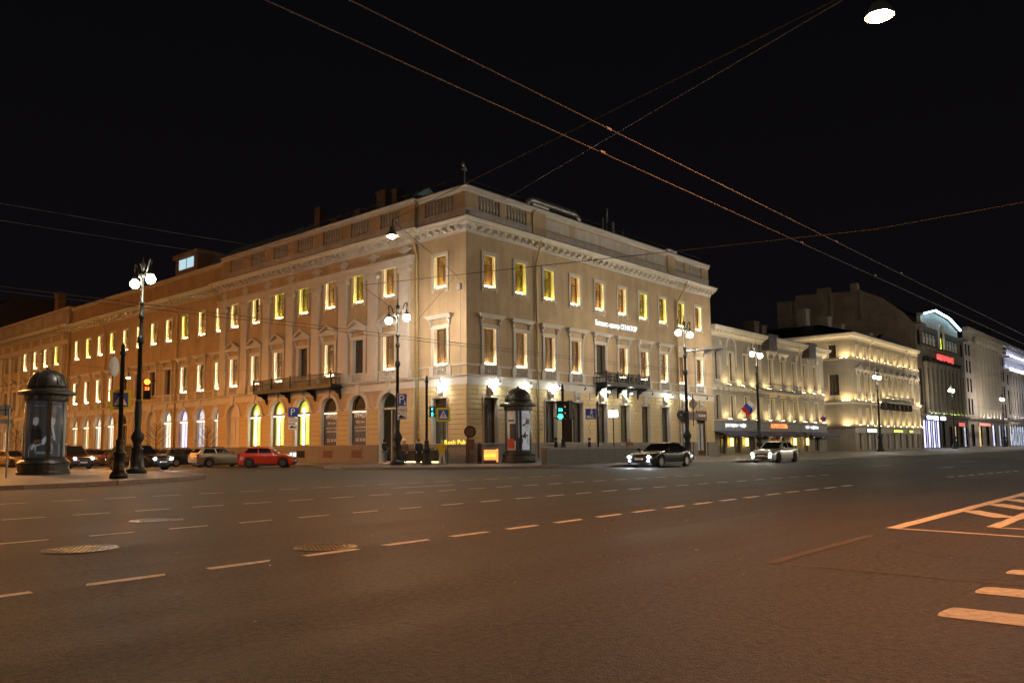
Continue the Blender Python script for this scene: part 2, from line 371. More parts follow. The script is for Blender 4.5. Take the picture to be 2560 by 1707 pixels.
# ------------------------------------------------------------------ facades
class Frame:
    def __init__(s, rz, ox=0.0, oy=0.0): s.rz = rz; s.ox = ox; s.oy = oy
    def p(s, u, d, z):
        c, n = math.cos(s.rz), math.sin(s.rz)
        return (s.ox + c * u - n * d, s.oy + n * u + c * d, z)
FR = Frame(0.0); FL = Frame(-PI / 2)          # avenue side (u = x), side street (u = -y)

def wall_mb(u0, u1, z0, z1, ops, d=0.0):
    """flat wall with true openings; ops = (centre, width, bottom, top, arched)"""
    mb = MB(); us = {u0, u1}; zs = {z0, z1}
    for (c, w, b, t, a) in ops: us |= {c - w / 2, c + w / 2}; zs |= {b, t}
    us = sorted(x for x in us if u0 - 1e-6 <= x <= u1 + 1e-6); zs = sorted(x for x in zs if z0 - 1e-6 <= x <= z1 + 1e-6)
    rows = []
    for j in range(len(zs) - 1):
        zm = (zs[j] + zs[j + 1]) / 2; run = None
        for i in range(len(us) - 1):
            um = (us[i] + us[i + 1]) / 2
            hole = any(abs(um - c) < w / 2 and b < zm < t for (c, w, b, t, a) in ops)
            if hole:
                if run is not None: rows.append((run, us[i], zs[j], zs[j + 1])); run = None
            elif run is None: run = us[i]
        if run is not None: rows.append((run, us[-1], zs[j], zs[j + 1]))
    for a, b, z, zz in rows: mb.quad((a, d, z), (b, d, z), (b, d, zz), (a, d, zz))
    for (c, w, b, t, a) in ops:
        if a:
            r = w / 2; n = 12; zc = t - r
            for k in range(n):
                a0 = PI - PI * k / n; a1 = PI - PI * (k + 1) / n
                p0 = (c + r * math.cos(a0), zc + r * math.sin(a0)); p1 = (c + r * math.cos(a1), zc + r * math.sin(a1))
                mb.add([(p0[0], d, p0[1]), (p1[0], d, p1[1]), (p1[0], d, t), (p0[0], d, t)], [(0, 1, 2, 3)])
    return mb
def place(name, me, F, parent, u, d, z, mt=None):
    o = obj(name, me, mt, parent, Vector(F.p(u, d, z)) - Vector(parent.location), F.rz)
    return o

# shared window meshes, local: origin bottom centre of opening, -y outward
WM = {}
def surround(w, h, tw, proud, style, depth=0.36):
    key = ('sur', w, h, tw, style)
    if key in WM: return WM[key]
    mb = MB(); a = w / 2
    mb.box(-a - 0.02, -a, -0.01, depth, 0, h); mb.box(a, a + 0.02, -0.01, depth, 0, h)
    mb.box(-a - 0.02, a + 0.02, -0.01, depth, h, h + 0.02); mb.box(-a - 0.02, a + 0.02, -0.01, depth, -0.02, 0)
    if style in ('feet', 'none'):      # lip added to hide the added jamb strips
        for s in (-1, 1): mb.box(s * (a - 0.035), s * (a - 0.0005), -0.07, 0.003, 0.0, h)
        mb.box(-a + 0.036, a - 0.036, -0.07, 0.003, h - 0.035, h - 0.0005)
    if tw:
        for s in (-1, 1):
            mb.box(s * (a + 0.021), s * (a + tw), -proud, 0, -0.12, h + tw)
            mb.box(s * (a + tw * 0.55), s * (a + tw + 0.003), -proud - 0.035, -proud, -0.12, h + tw + 0.003)
        mb.box(-a - 0.02, a + 0.02, -proud, 0, h + 0.021, h + tw)
        mb.box(-a - tw * 0.55, a + tw * 0.55, -proud - 0.035, -proud, h + tw * 0.55, h + tw + 0.003)
        if style == 'feet':
            mb.box(-a - tw - 0.02, a + tw + 0.02, -proud - 0.07, 0, -0.21, -0.121)
            for s in (-1, 1): mb.box(s * (a + 0.02), s * (a + tw), -proud - 0.02, 0, -0.36, -0.211)
        if style == 'sill': mb.box(-a - tw - 0.04, a + tw + 0.04, -proud - 0.08, 0, -0.20, -0.121)
    WM[key] = mb.mesh('surround', 'trim'); return WM[key]
def frame_mesh(w, h, transom=0.70, mull=True, mt='wood', y=0.27):
    key = ('fr', w, h, transom, mull, mt)
    if key in WM: return WM[key]
    mb = MB(); a = w / 2; t = 0.07
    mb.box(-a, -a + t, y, y + 0.07, 0, h); mb.box(a - t, a, y, y + 0.07, 0, h)
    mb.box(-a + t, a - t, y, y + 0.07, 0, t); mb.box(-a + t, a - t, y, y + 0.07, h - t, h)
    if transom: mb.box(-a + t, a - t, y - 0.015, y + 0.065, h * transom - 0.05, h * transom + 0.05)
    if mull: mb.box(-0.045, 0.045, y + 0.004, y + 0.06, t, h * (transom or 1) - (0.05 if transom else t))
    WM[key] = mb.mesh('window', mt); return WM[key]
def pane_mesh(w, h, y=0.31):
    key = ('pane', w, h)
    if key not in WM: WM[key] = MB().quad((-w / 2 + 0.06, y, 0.06), (w / 2 - 0.06, y, 0.06), (w / 2 - 0.06, y, h - 0.06), (-w / 2 + 0.06, y, h - 0.06)).mesh('pane', 'pane')
    return WM[key]
def curtain_mesh(w, h, mt, y=0.42, gap=0.0, arch=False):
    key = ('cur', w, h, mt, gap, arch)
    if key in WM: return WM[key]
    n = 44; mb = MB(); a = w / 2 + 0.02; rows = []
    for i in range(n + 1):
        u = -a + 2 * a * i / n; dy = 0.012 * math.sin(i * 1.25) + 0.012 * math.sin(i * 0.47 + 1)
        rows.append((u, y + dy))
    for i in range(n):
        if gap and abs(rows[i][0]) < gap: continue
        mb.quad((rows[i][0], rows[i][1], -0.02), (rows[i + 1][0], rows[i + 1][1], -0.02), (rows[i + 1][0], rows[i + 1][1], h + 0.02), (rows[i][0], rows[i][1], h + 0.02))
    WM[key] = mb.mesh('curtain', mt, True); return WM[key]
def back_mesh(w, h, mt, y=0.6, arch=False):
    key = ('back', w, h, mt, y)
    if key not in WM: WM[key] = MB().quad((-w / 2 - 0.02, y, -0.02), (w / 2 + 0.02, y, -0.02), (w / 2 + 0.02, y, h + 0.02), (-w / 2 - 0.02, y, h + 0.02)).mesh('room', mt)
    return WM[key]
def bar_mesh(w, mt):
    key = ('bar', w, mt)
    if key not in WM: WM[key] = MB().box(-w * 0.33, w * 0.33, 0.015, 0.075, 0.03, 0.085).mesh('light_bar', mt)
    return WM[key]
def jamb_fill_mesh(w, h, mt):  # hidden strips added to brighten the window reveals evenly
    key = ('jamb', w, h, mt)
    if key not in WM:
        a = w / 2; mb = MB()
        for s in (-1, 1): mb.box(s * (a - 0.012), s * (a - 0.001), 0.006, 0.020, 0.12, h - 0.05)
        mb.box(-a + 0.06, a - 0.06, 0.006, 0.020, h - 0.013, h - 0.001)
        WM[key] = mb.mesh('light_strip', mt)
    return WM[key]
def hood_mesh(w, kind):
    key = ('hood', w, kind)
    if key in WM: return WM[key]
    mb = MB(); a = w / 2 + 0.25
    for s in (-1, 1):
        mb.prism([(s * (a + 0.01) - 0.001, 0.0), (s * (a + 0.13), 0.10), (s * (a + 0.17), 0.48), (s * (a - 0.06), 0.48)][::1 if s > 0 else -1], -0.16, 0)
        mb.box(s * (a - 0.02), s * (a + 0.14), -0.30, -0.16, 0.30, 0.48)
        mb.ball((s * (a + 0.10), -0.08, -0.12), 0.07, 0.06, 0.09, 6, 4)
    b = a + 0.42
    mb.box(-b + 0.12, b - 0.12, -0.30, 0, 0.481, 0.56); mb.box(-b + 0.05, b - 0.05, -0.38, 0, 0.561, 0.63); mb.box(-b, b, -0.46, 0, 0.631, 0.74)
    if kind == 'ped':
        hgt = 0.62
        mb.prism([(-b, 0.741), (b, 0.741), (0, 0.74 + hgt)], -0.12, 0)
        for s in (-1, 1):
            q = [(s * b, 0.741), (s * (b - 0.35), 0.741), (0, 0.74 + hgt - 0.14), (0, 0.74 + hgt + 0.06)]
            mb.prism(q if s < 0 else q[::-1], -0.46, -0.12)
    WM[key] = mb.mesh('hood', 'trim'); return WM[key]

def balus(h, r):
    key = ('bal', h, r)
    if key not in WM:
        pf = [(0.62, 0), (0.62, 0.07), (0.40, 0.10), (0.55, 0.18), (0.95, 0.32), (0.85, 0.44), (0.42, 0.62), (0.34, 0.74), (0.55, 0.80), (0.40, 0.86), (0.62, 0.92), (0.62, 1.0)]
        WM[key] = MB().lathe([(r * a, h * b) for a, b in pf], 8).mesh('baluster', 'trim', True)
    return WM[key]
def bal_panel(F, B, u, z, d=0.0, n=6):
    """balustrade panel below a first floor window"""
    key = ('panel',)
    if key not in WM:
        mb = MB()
        for s in (-1, 1): mb.box(s * 0.68, s * 1.12, -0.12, 0, 0, 0.66)
        mb.box(-1.12, 1.12, -0.15, 0, 0.661, 0.76); mb.box(-0.68, 0.68, -0.12, 0, 0, 0.06); mb.box(-0.68, 0.68, -0.03, -0.001, 0.06, 0.66)
        WM[key] = mb.mesh('balustrade_panel', 'trim')
    p = place('balustrade_panel', WM[key], F, B, u, d, z)
    for i in range(n): obj('baluster', balus(0.58, 0.085), None, p, (-0.56 + 1.12 * i / (n - 1), -0.085, 0.065))
    return p
def window(F, B, u, z, w, h, d=0.0, cur='curtain_gold', bar=None, tw=0.22, style='feet', hood=None, transom=0.70, mull=True, frame='wood', room=None, wmat=None):
    o = place('window', frame_mesh(w, h, transom, mull, frame), F, B, u, d, z)
    s = surround(w, h, tw, 0.06, style)
    if wmat:
        k2 = ('sm', w, h, tw, style, wmat)
        if k2 not in WM: WM[k2] = s.copy(); WM[k2].materials.clear(); WM[k2].materials.append(MATS[wmat])
        s = WM[k2]
    obj('surround', s, None, o); obj('pane', pane_mesh(w, h), None, o)
    if cur: obj('curtain', curtain_mesh(w, h, cur), None, o)
    if room: obj('room', back_mesh(w, h, room, 0.62), None, o)
    if bar: obj('light_bar', bar_mesh(w, bar), None, o); obj('light_strip', jamb_fill_mesh(w, h, bar.replace('bar_', 'jamb_')), None, o)
    if hood: obj('hood', hood_mesh(w, hood), None, o, (0, 0, h + 0.22))
    return o
def arch_ring(w, h, r0, r1, y0, y1, n=14, z_end=None):
    """archivolt with jamb strips; springing at h - w/2"""
    zc = h - w / 2; mb = MB()
    for k in range(n):
        a0 = PI - PI * k / n; a1 = PI - PI * (k + 1) / n
        q = [(r0 * math.cos(a0), zc + r0 * math.sin(a0)), (r0 * math.cos(a1), zc + r0 * math.sin(a1)), (r1 * math.cos(a1), zc + r1 * math.sin(a1)), (r1 * math.cos(a0), zc + r1 * math.sin(a0))]
        mb.prism(q, y0, y1)
    return mb
def arch_window(F, B, u, z, w, h, d=0.0, fill='dark_room', fr='wood', transom=True, bar=None, impost=True, lower_in=0.0, glassy=True, fill_y=0.5):
    """round-headed shop window: frame with transom, archivolt, keystone, lit or dark interior"""
    key = ('af', w, h, fr, lower_in)
    a = w / 2; zc = h - a
    if key not in WM:
        mb = arch_ring(w, h, a - 0.09, a - 0.005, 0.24, 0.32)
        mb.box(-a, -a + 0.09, 0.24, 0.32, 0, zc); mb.box(a - 0.09, a, 0.24, 0.32, 0, zc); mb.box(-a + 0.09, a - 0.09, 0.24, 0.32, 0, 0.09)
        mb.box(-a + 0.09, a - 0.09, 0.20, 0.33, zc - 0.22, zc - 0.06)
        if lower_in:
            for s in (-1, 1): mb.box(s * (a - 0.09), s * (a - lower_in), 0.18, 0.34, 0, zc - 0.221)
        mb.box(-0.03, 0.03, 0.25, 0.31, 0.09, zc - 0.22)
        WM[key] = mb.mesh('window', fr)
    o = place('window', WM[key], F, B, u, d, z)
    k2 = ('as', w, h, impost)
    if k2 not in WM:
        mb = arch_ring(w, h, a - 0.001, a + 0.03, -0.01, 0.36)
        r2 = arch_ring(w, h, a + 0.031, a + 0.20, -0.09, 0.0); mb.add(r2.v, r2.f)
        r3 = arch_ring(w, h, a + 0.201, a + 0.34, -0.13, 0.0); mb.add(r3.v, r3.f)
        for s in (-1, 1): mb.box(s * a, s * (a + 0.03), -0.01, 0.36, 0, zc); mb.box(s * (a + 0.031), s * (a + 0.14), -0.05, 0, 0, zc - 0.14)
        mb.box(-a - 0.2, a + 0.2, -0.10, 0.36, -0.12, -0.001)
        if impost:
            for s in (-1, 1): mb.box(s * (a + 0.001), s * (a + 0.62), -0.14, 0, zc - 0.13, zc - 0.001)
        mb.prism([(-0.17, h + 0.02), (0.17, h + 0.02), (0.27, h + 0.84), (-0.27, h + 0.84)], -0.2, -0.131)
        mb.prism([(-0.17, h + 0.03), (0.17, h + 0.03), (0.27, h + 0.83), (-0.27, h + 0.83)], -0.13, 0.0)
        WM[k2] = mb.mesh('surround', 'trim')
    obj('surround', WM[k2], None, o)
    def arch_face(nm, mt, y, g=0.0):
        kk = (nm, w, h, mt, y)
        if kk not in WM:
            pts = [(-a + g, 0.0)] + [(a - g, 0.0)] + [((a - g) * math.cos(PI * k / 14), zc + (a - g) * math.sin(PI * k / 14)) for k in range(15)]
            WM[kk] = MB().add([(p[0], y, p[1]) for p in pts], [tuple(range(len(pts)))]).mesh(nm, mt)
        return WM[kk]
    if glassy: obj('pane', arch_face('pane', 'pane', 0.285, 0.05), None, o)
    obj('room', arch_face('room', fill, fill_y, -0.02), None, o)
    if bar: obj('light_bar', MB().box(-a + 0.22, a - 0.22, 0.10, 0.17, zc - 0.30, zc - 0.23), bar, o)
    return o
def downpipe(F, B, u, z0, z1, d=-0.16, jog=None, mt='pipe'):
    mb = MB(); pts = [(u, d, z0)]
    if jog: pts += [(u, d, jog[0]), (u + jog[1], d + jog[2], jog[0] + jog[3])]; uu, dd = u + jog[1], d + jog[2]
    else: uu, dd = u, d
    pts += [(uu, dd, z1)]
    W = [F.p(*p) for p in pts]; mb.tube(W, 0.085, 8)
    c = W[-1]; mb.lathe([(0.10, -0.30), (0.21, 0.0), (0.21, 0.12), (0.10, 0.12)], 8, c)
    zz = z0 + 2.0
    while zz < z1 - 1: 
        q = F.p(u if (not jog or zz < jog[0]) else uu, d if (not jog or zz < jog[0]) else dd, zz); mb.lathe([(0.10, 0), (0.10, 0.06)], 8, q); zz += 2.6
    return obj('downpipe', MB().add([tuple(Vector(v) - Vector(B.location)) for v in mb.v], mb.f), mt, B, smooth=True)
# ================================================================== ground
EAST = [(260, -19.5), (120, -18.6), (60, -17.6), (37, -16.7), (20, -15.5), (10, -14.6), (3, -13.9), (-0.4, -13.2), (-3.6, -10.9), (-6.3, -8.3), (-8.2, -5.6), (-9.4, -2.4), (-9.9, 1.0), (-9.2, 3.8), (-7.4, 5.6), (-6.2, 7.5), (-6.0, 12), (-6.0, 130)]
WEST = [(-20.0, 130), (-20.0, 9), (-20.2, 3), (-20.9, -1.6), (-22.3, -5.0), (-24.6, -7.0), (-27.6, -8.4), (-31.0, -9.0), (-45, -9.3), (-110, -9.6)]
road = obj('road', MB().slab([(-400, -400), (600, -400), (600, 500), (-400, 500)], -0.3, 0.0), 'asphalt')
tag(road, 'dark brown asphalt carriageway of the avenue', 'road', kind='structure')
def pavement(name, edge, rest, label):
    n = len(edge); poly = edge + rest
    inner = []
    o = obj(name, MB().slab(poly[::-1] if sum((poly[i][0] - poly[i - 1][0]) * (poly[i][1] + poly[i - 1][1]) for i in range(len(poly))) > 0 else poly, -0.1, 0.142), 'paving')
    tag(o, label, 'pavement', kind='structure')
    # kerb stones laid end to end along the edge
    cnt = 0
    for i in range(n - 1):
        a = Vector(edge[i]); b = Vector(edge[i + 1]); L_ = (b - a).length
        if L_ > 60 or a.y > 60 or b.y > 60: st = 12.0
        elif a.x > 30 or b.x > 40: st = 3.0
        else: st = 1.0
        k = max(1, round(L_ / st)); d = (b - a) / k
        for j in range(k):
            p = a + d * j; ang = math.atan2(d.y, d.x)
            key = ('kerb', round(d.length, 2))
            if key not in WM:
                l = d.length; WM[key] = MB().box(0.008, l - 0.008, -0.12, 0.2, -0.09, 0.155).mesh('kerb_stone', 'granite')
            obj('kerb_stone', WM[key], None, o, (p.x, p.y, random.uniform(-0.006, 0.004)), ang + random.uniform(-0.004, 0.004)); cnt += 1
    return o
pavement('pavement', EAST[::-1], [(260, 130)], 'broad stone pavement around the corner building')
pavement('pavement', WEST[::-1], [(-110, 130)], 'pavement corner with the tall poster kiosk')

def road_quad(name, pts, mt='paint_white', z=0.004):
    c = Vector((sum(p[0] for p in pts) / len(pts), sum(p[1] for p in pts) / len(pts), 0))
    o = obj(name, MB().add([(p[0] - c.x, p[1] - c.y, z) for p in pts], [tuple(range(len(pts)))]), mt, road, c)
    return o
# dashes: short strokes with worn ends along each lane line
def dash_row(x, y_of, n, dl, per, w, x_end=None):
    k = 0
    while (k < n):
        xa = x + per * k; xb = xa + dl; ya, yb = y_of(xa), y_of(xb); j = lambda s=0.02: random.uniform(-s, s)
        pts = [(xa + j(), ya - w / 2 + j(0.006)), (xa + dl * 0.3, ya * 0.7 + yb * 0.3 - w / 2 + j(0.008)), (xa + dl * 0.65, ya * 0.35 + yb * 0.65 - w / 2 + j(0.008)), (xb + j(0.05), yb - w / 2 + 0.015),
               (xb + 0.02 + j(0.05), yb + w / 2 - 0.012), (xa + dl * 0.6, ya * 0.4 + yb * 0.6 + w / 2 + j(0.008)), (xa + dl * 0.28, ya * 0.72 + yb * 0.28 + w / 2 + j(0.008)), (xa + 0.03 + j(), ya + w / 2)]
        road_quad('lane_dash', pts); k += 1
def lerp(tab):
    def f(x):
        if x <= tab[0][0]: return tab[0][1]
        for (a, b), (c, d) in zip(tab, tab[1:]):
            if x <= c: return b + (d - b) * (x - a) / (c - a)
        return tab[-1][1]
    return f
dash_row(-39.00, lerp([(-40, -32.05), (-33, -31.84), (-26, -31.62), (-20, -31.52), (-17, -31.64)]), 19, 0.78, 1.24, 0.15)
dash_row(-8.6, lerp([(-9, -32.5), (0, -33.5)]), 8, 0.62, 1.05, 0.14)
dash_row(-37.15, lerp([(-38, -27.36), (-30, -27.15), (-22, -27.08), (-14, -27.5), (-7, -28.2)]), 24, 0.66, 1.24, 0.13)
dash_row(-35.72, lerp([(-36, -22.8), (-24, -22.75), (-16, -23.0), (-9, -23.7)]), 21, 0.74, 1.25, 0.13)
dash_row(-34.3, lerp([(-36, -17.4), (-24, -17.7), (-12, -18.3)]), 17, 0.8, 1.3, 0.12)
for (x, y, l) in [(2.9, -29.5, 2.0), (5.3, -25.6, 2.4), (16, -27.6, 3), (26, -29.0, 3), (20, -23.8, 3), (34, -25.6, 3), (-24, -20.2, 2.5), (9, -21.4, 2.4)]:
    road_quad('lane_dash', [(x, y - 0.06), (x + l, y - 0.06 - l * 0.1), (x + l, y + 0.06 - l * 0.1), (x, y + 0.06)])
# hatched island, faint earlier outline and crossing bars at the right
def stroke(pts, w, mt='paint_white', z=0.004, name='painted_line'):
    a, b = Vector(pts[0]), Vector(pts[1]); d = (b - a).normalized(); n = Vector((-d.y, d.x)) * w / 2; L_ = (b - a).length; k = max(2, int(L_ / 0.35))
    up = [a + d * (L_ * i / k) + n * random.uniform(0.86, 1.08) for i in range(k + 1)]; dn = [a + d * (L_ * i / k) - n * random.uniform(0.86, 1.08) for i in range(k, -1, -1)]
    return road_quad(name, [tuple(p) for p in up + dn], mt, z)
stroke([(-28.2, -36.40), (-17.0, -36.46)], 0.20); stroke([(-28.22, -36.46), (-28.45, -38.3)], 0.13, z=0.0065); stroke([(-27.25, -37.52), (-17, -37.46)], 0.19); stroke([(-27.3, -37.55), (-27.4, -38.6)], 0.12, z=0.0065)
for xa in (-24.2, -22.15, -20.5, -18.9): stroke([(xa, -36.54), (xa - 1.25, -37.38)], 0.40, z=0.0065, name='hatch_bar')
stroke([(-32.57, -36.45), (-29.3, -36.45)], 0.12, 'paint_worn'); stroke([(-32.57, -36.5), (-32.62, -38.9)], 0.05, 'paint_worn')
for xa, w in ((-31.80, 0.34), (-33.06, 0.40), (-34.22, 0.42)):
    y0 = -38.50; pts = [(xa - w / 2, y0 - 0.05), (xa - w * 0.46, y0 - 0.015), (xa - w * 0.38, y0 - 0.005), (xa - 0.05, y0 + 0.008), (xa + w * 0.36, y0 - 0.012), (xa + w * 0.47, y0 - 0.03), (xa + w / 2, y0 - 0.07), (xa + w * 0.52, -39.2), (xa + w / 2, -41.5), (xa - w / 2, -41.5), (xa - w * 0.49, -39.6)]
    road_quad('crossing_bar', pts)
# manholes: cast ring and studded lid
def manhole(x, y, r, lab):
    t = thing('manhole_cover', lab, 'manhole', (x, y, 0.0))
    obj('ring', MB().lathe([(r * 0.86, 0.004), (r * 0.88, 0.012), (r * 0.98, 0.012), (r, 0.003)], 36), 'steel_dark', t)
    obj('lid', MB().lathe([(0.0001, 0.008), (r * 0.80, 0.008), (r * 0.80, 0.002)], 36), 'iron_lid', t)
    mb = MB(); q = 0.062; n = int(r / q) + 1
    for i in range(-n, n + 1):
        for j in range(-n, n + 1):
            cx, cy = (i + 0.5 * (j % 2)) * q, j * q * 0.9
            if math.hypot(cx, cy) < r * 0.75: mb.add([(cx - 0.02, cy - 0.02, 0.008), (cx + 0.02, cy - 0.02, 0.008), (cx + 0.02, cy + 0.02, 0.008), (cx - 0.02, cy + 0.02, 0.008), (cx, cy, 0.017)], [(0, 1, 4), (1, 2, 4), (2, 3, 4), (3, 0, 4)])
    s = obj('stud_pattern', mb, 'iron_lid', t); tag(s, kind='stuff')
mat('steel_dark', (0.12, 0.11, 0.10), 0.4, 0.7, var=0.3, scale=8); mat('iron_lid', (0.17, 0.16, 0.15), 0.35, 0.7, var=0.35, scale=6)
manhole(-36.66, -28.97, 0.46, 'round studded cast iron cover in the lane, pale and worn')
manhole(-34.02, -25.48, 0.46, 'round cast iron cover beyond the second dashed line')
manhole(-34.63, -31.43, 0.40, 'round cast iron cover partly crossed by a white lane dash')
# bits of litter and grit on the near asphalt
mb = MB()
for i in range(170):
    x = random.uniform(-39, -12); y = random.uniform(-39, -20); r = random.choice([0.006, 0.008, 0.012, 0.02]); a = random.uniform(0, 6)
    mb.add([(x + r * math.cos(a + t) * random.uniform(0.6, 1.6), y + r * math.sin(a + t), random.uniform(0.004, 0.012)) for t in (0, 1.6, 3.1, 4.6)], [(0, 1, 2, 3)])
tag(obj('road_grit', mb, 'poster_paper'), 'pale specks of grit and litter on the asphalt', 'grit', kind='stuff')
# ================================================================== corner building
B = thing('corner_building', 'ochre stucco corner building with white trim, balustraded parapet and lit windows', 'building', (0, 0, 0))
XS = [2.43 + 3.52 * k for k in range(10)]
RIS = [8.05 + 3.81 * k for k in range(7)]
PIL = [6.15 + 3.81 * k for k in range(8)]
REC = [34.35 + 3.57 * k for k in range(11)]
ZU, HU, WU = 13.05, 2.40, 1.30
Z2, H2, W2 = 7.30, 2.70, 1.36
ZG, HG, WG = 1.55, 3.30, 1.45
ZA, HA, WA = 1.55, 3.98, 2.10
def local(mb): return mb
ops = []
for k, x in enumerate(XS):
    ops += [(x, WU, ZU, ZU + HU, 0), (x, W2, Z2, Z2 + H2, 0)]
    ops.append((x, WG, ZG, ZG + HG, 0) if k < 8 else (x, 1.7, 0.2, 4.7, 0))
obj('wall', wall_mb(0, 36.95, 0.1, 17.72, ops), 'ochre', B)
ops = [(-2.65, WU, ZU, ZU + HU, 0), (-2.65, W2, Z2, Z2 + H2, 0), (-2.75, WG, ZG, ZG + HG, 0)]
obj('wall', wall_mb(-5.2, 0, 0.1, 17.72, ops), 'ochre', B, rz=-PI / 2)
ops = []
for y in RIS: ops += [(-y, WU, ZU, ZU + HU, 0), (-y, W2, Z2, Z2 + H2, 0), (-y, WA, ZA if y > 9 else 0.2, ZA + HA, 1)]
mb = wall_mb(-33.7, -5.2, 0.1, 17.72, ops, -0.35)
mb.quad((-5.2, -0.35, 0.1), (-5.2, 0, 0.1), (-5.2, 0, 17.72), (-5.2, -0.35, 17.72)); mb.quad((-33.7, 0, 0.1), (-33.7, -0.35, 0.1), (-33.7, -0.35, 17.72), (-33.7, 0, 17.72))
obj('wall', mb, 'ochre', B, rz=-PI / 2)
ops = []
for y in REC: ops += [(-y, WU, ZU, ZU + HU, 0), (-y, W2, Z2, Z2 + H2, 0), (-y, WA, ZA, ZA + HA, 1)]
obj('wall', wall_mb(-72.3, -33.7, 0.1, 17.72, ops), 'ochre', B, rz=-PI / 2)
mb = MB(); mb.quad((36.95, 0, 0.1), (36.95, 18, 0.1), (36.95, 18, 17.72), (36.95, 0, 17.72)); mb.quad((0, 72.3, 0.1), (18, 72.3, 0.1), (18, 72.3, 17.72), (0, 72.3, 17.72))
mb.quad((36.95, 18, 0.1), (18, 18, 0.1), (18, 18, 20), (36.95, 18, 20)); mb.quad((18, 18, 0.1), (18, 72.3, 0.1), (18, 72.3, 20), (18, 18, 20))
obj('wall', mb, 'ochre', B)
PLAN = [(0, 72.3), (0, 33.7), (-0.35, 33.7), (-0.35, 5.2), (0, 5.2), (0, 0), (36.95, 0)]
# mouldings that run round the whole building
obj('cornice', sweep([(-0.05, 16.80), (0.07, 16.80), (0.07, 16.93), (0.15, 16.99), (0.15, 17.31), (0.74, 17.31), (0.76, 17.43), (0.82, 17.47), (0.93, 17.63), (0.93, 17.68), (-0.05, 17.70)], PLAN), 'trim', B)
obj('cornice_flashing', sweep([(-0.05, 17.702), (0.97, 17.684), (0.98, 17.72), (-0.05, 17.80)], PLAN), 'roof_metal', B)
obj('band', sweep([(-0.05, 5.75), (0.06, 5.75), (0.06, 6.26), (0.10, 6.28), (0.14, 6.36), (0.24, 6.40), (0.24, 6.47), (-0.05, 6.50)], PLAN), 'trim', B)
obj('string_course', sweep([(-0.05, 7.13), (0.07, 7.13), (0.10, 7.20), (0.10, 7.25), (-0.05, 7.27)], [(0, 72.3), (0, 33.7)]), 'trim', B)
obj('string_course', sweep([(-0.05, 7.13), (0.07, 7.13), (0.10, 7.20), (0.10, 7.25), (-0.05, 7.27)], [(0, 5.2), (0, 0), (36.95, 0)]), 'trim', B)
for u0, u1, zt in ((0, 29.4, 1.53), (32.2, 33.0, 1.53), (35.2, 36.95, 1.53)):
    k = max(1, round((u1 - u0) / 1.85)); s = (u1 - u0) / k
    for i in range(k):
        for r, (za, zb) in enumerate(((0.1, 0.82), (0.83, zt))):
            obj('plinth_stone', MB().box(0.006, s - 0.006, -0.14, 0.0, za, zb), 'granite', B, (u0 + i * s, 0, 0))
for y0, y1, d in ((0, 5.2, 0), (9.2, 33.7, -0.35), (33.7, 72.3, 0), (5.2, 6.9, -0.35)):
    k = max(1, round((y1 - y0) / 1.9)); s = (y1 - y0) / k
    key = ('pl', round(s, 3))
    if key not in WM: WM[key] = MB().box(-s + 0.006, -0.006, -0.14, 0, 0.1, 1.53).mesh('plinth_stone', 'granite')
    for i in range(k): obj('plinth_stone', WM[key], None, B, (d, y0 + i * s, 0), -PI / 2)
for y in RIS[1:]:
    obj('basement_window', MB().box(-0.6, 0.6, -0.16, -0.12, 0.55, 1.15), 'maroon' if y < 17 else 'dark_room', B, (-0.35, y, 0), -PI / 2)
obj('basement_window', MB().box(-0.45, 0.45, -0.18, -0.13, 0.35, 1.0), 'room_blue', B, (-0.35, 20.6, 0), -PI / 2)

# modillions under the cornice
WM['mod'] = MB().box(-0.15, 0.15, -0.62, -0.15, 17.09, 17.308).box(-0.15, 0.15, -0.30, -0.151, 17.0, 17.089).mesh('modillion', 'trim')
def modillions(F, parent, u0, u1, step, d=0.0):
    n = int(round((u1 - u0) / step))
    for i in range(n + 1): place('modillion', WM['mod'], F, parent, u0 + (u1 - u0) * i / n, d, 0)
modillions(FR, B, 0.45, 36.5, 0.80); modillions(FL, B, -4.9, -0.45, 0.80); modillions(FL, B, -33.4, -5.5, 0.80, -0.35); modillions(FL, B, -72.0, -34.9, 0.84)

# parapet -------------------------------------------------------------
def parapet(F, u0, u1, d, bays, solids, zb=17.78, ztop=20.0, plain=None):
    mb = MB(); mb.box(u0, u1, d + 0.06, d + 0.5, zb - 0.1, zb + 0.72); mb.box(u0, u1, d + 0.02, d + 0.5, zb + 0.721, zb + 0.84)
    obj('parapet_base', mb, 'parapet', B, rz=F.rz)
    edges = sorted(bays); pos = u0
    segs = []
    for a, b in edges: segs.append((pos, a)); pos = b
    segs.append((pos, u1))
    for a, b in segs:
        if b - a > 0.05: obj('parapet_pier', MB().box(a, b, d + 0.08, d + 0.48, zb + 0.841, ztop - 0.18), 'ochre', B, rz=F.rz)
    for a, b in edges:
        obj('parapet_back', MB().box(a, b, d + 0.40, d + 0.48, zb + 0.841, ztop - 0.18), 'ochre', B, rz=F.rz)
        n = max(5, int((b - a) / 0.33)); hh = ztop - 0.18 - (zb + 0.841)
        for i in range(n): place('baluster', balus(hh, 0.125), F, B, a + (b - a) * (i + 0.5) / n, d + 0.22, zb + 0.841)
    for a, b in solids: obj('parapet_panel', MB().box(a, b, d + 0.055, d + 0.079, zb + 0.98, ztop - 0.36), 'parapet', B, rz=F.rz)
parapet(FR, 0.0, 36.9, 0.0, [(1.27, 3.75), (4.37, 6.91), (29.95, 31.93), (32.71, 35.45)], [(9.27, 12.42), (13.15, 24.44), (24.69, 27.89)])
parapet(FL, -5.2, -0.06, 0.0, [(-4.45, -1.25)], [])
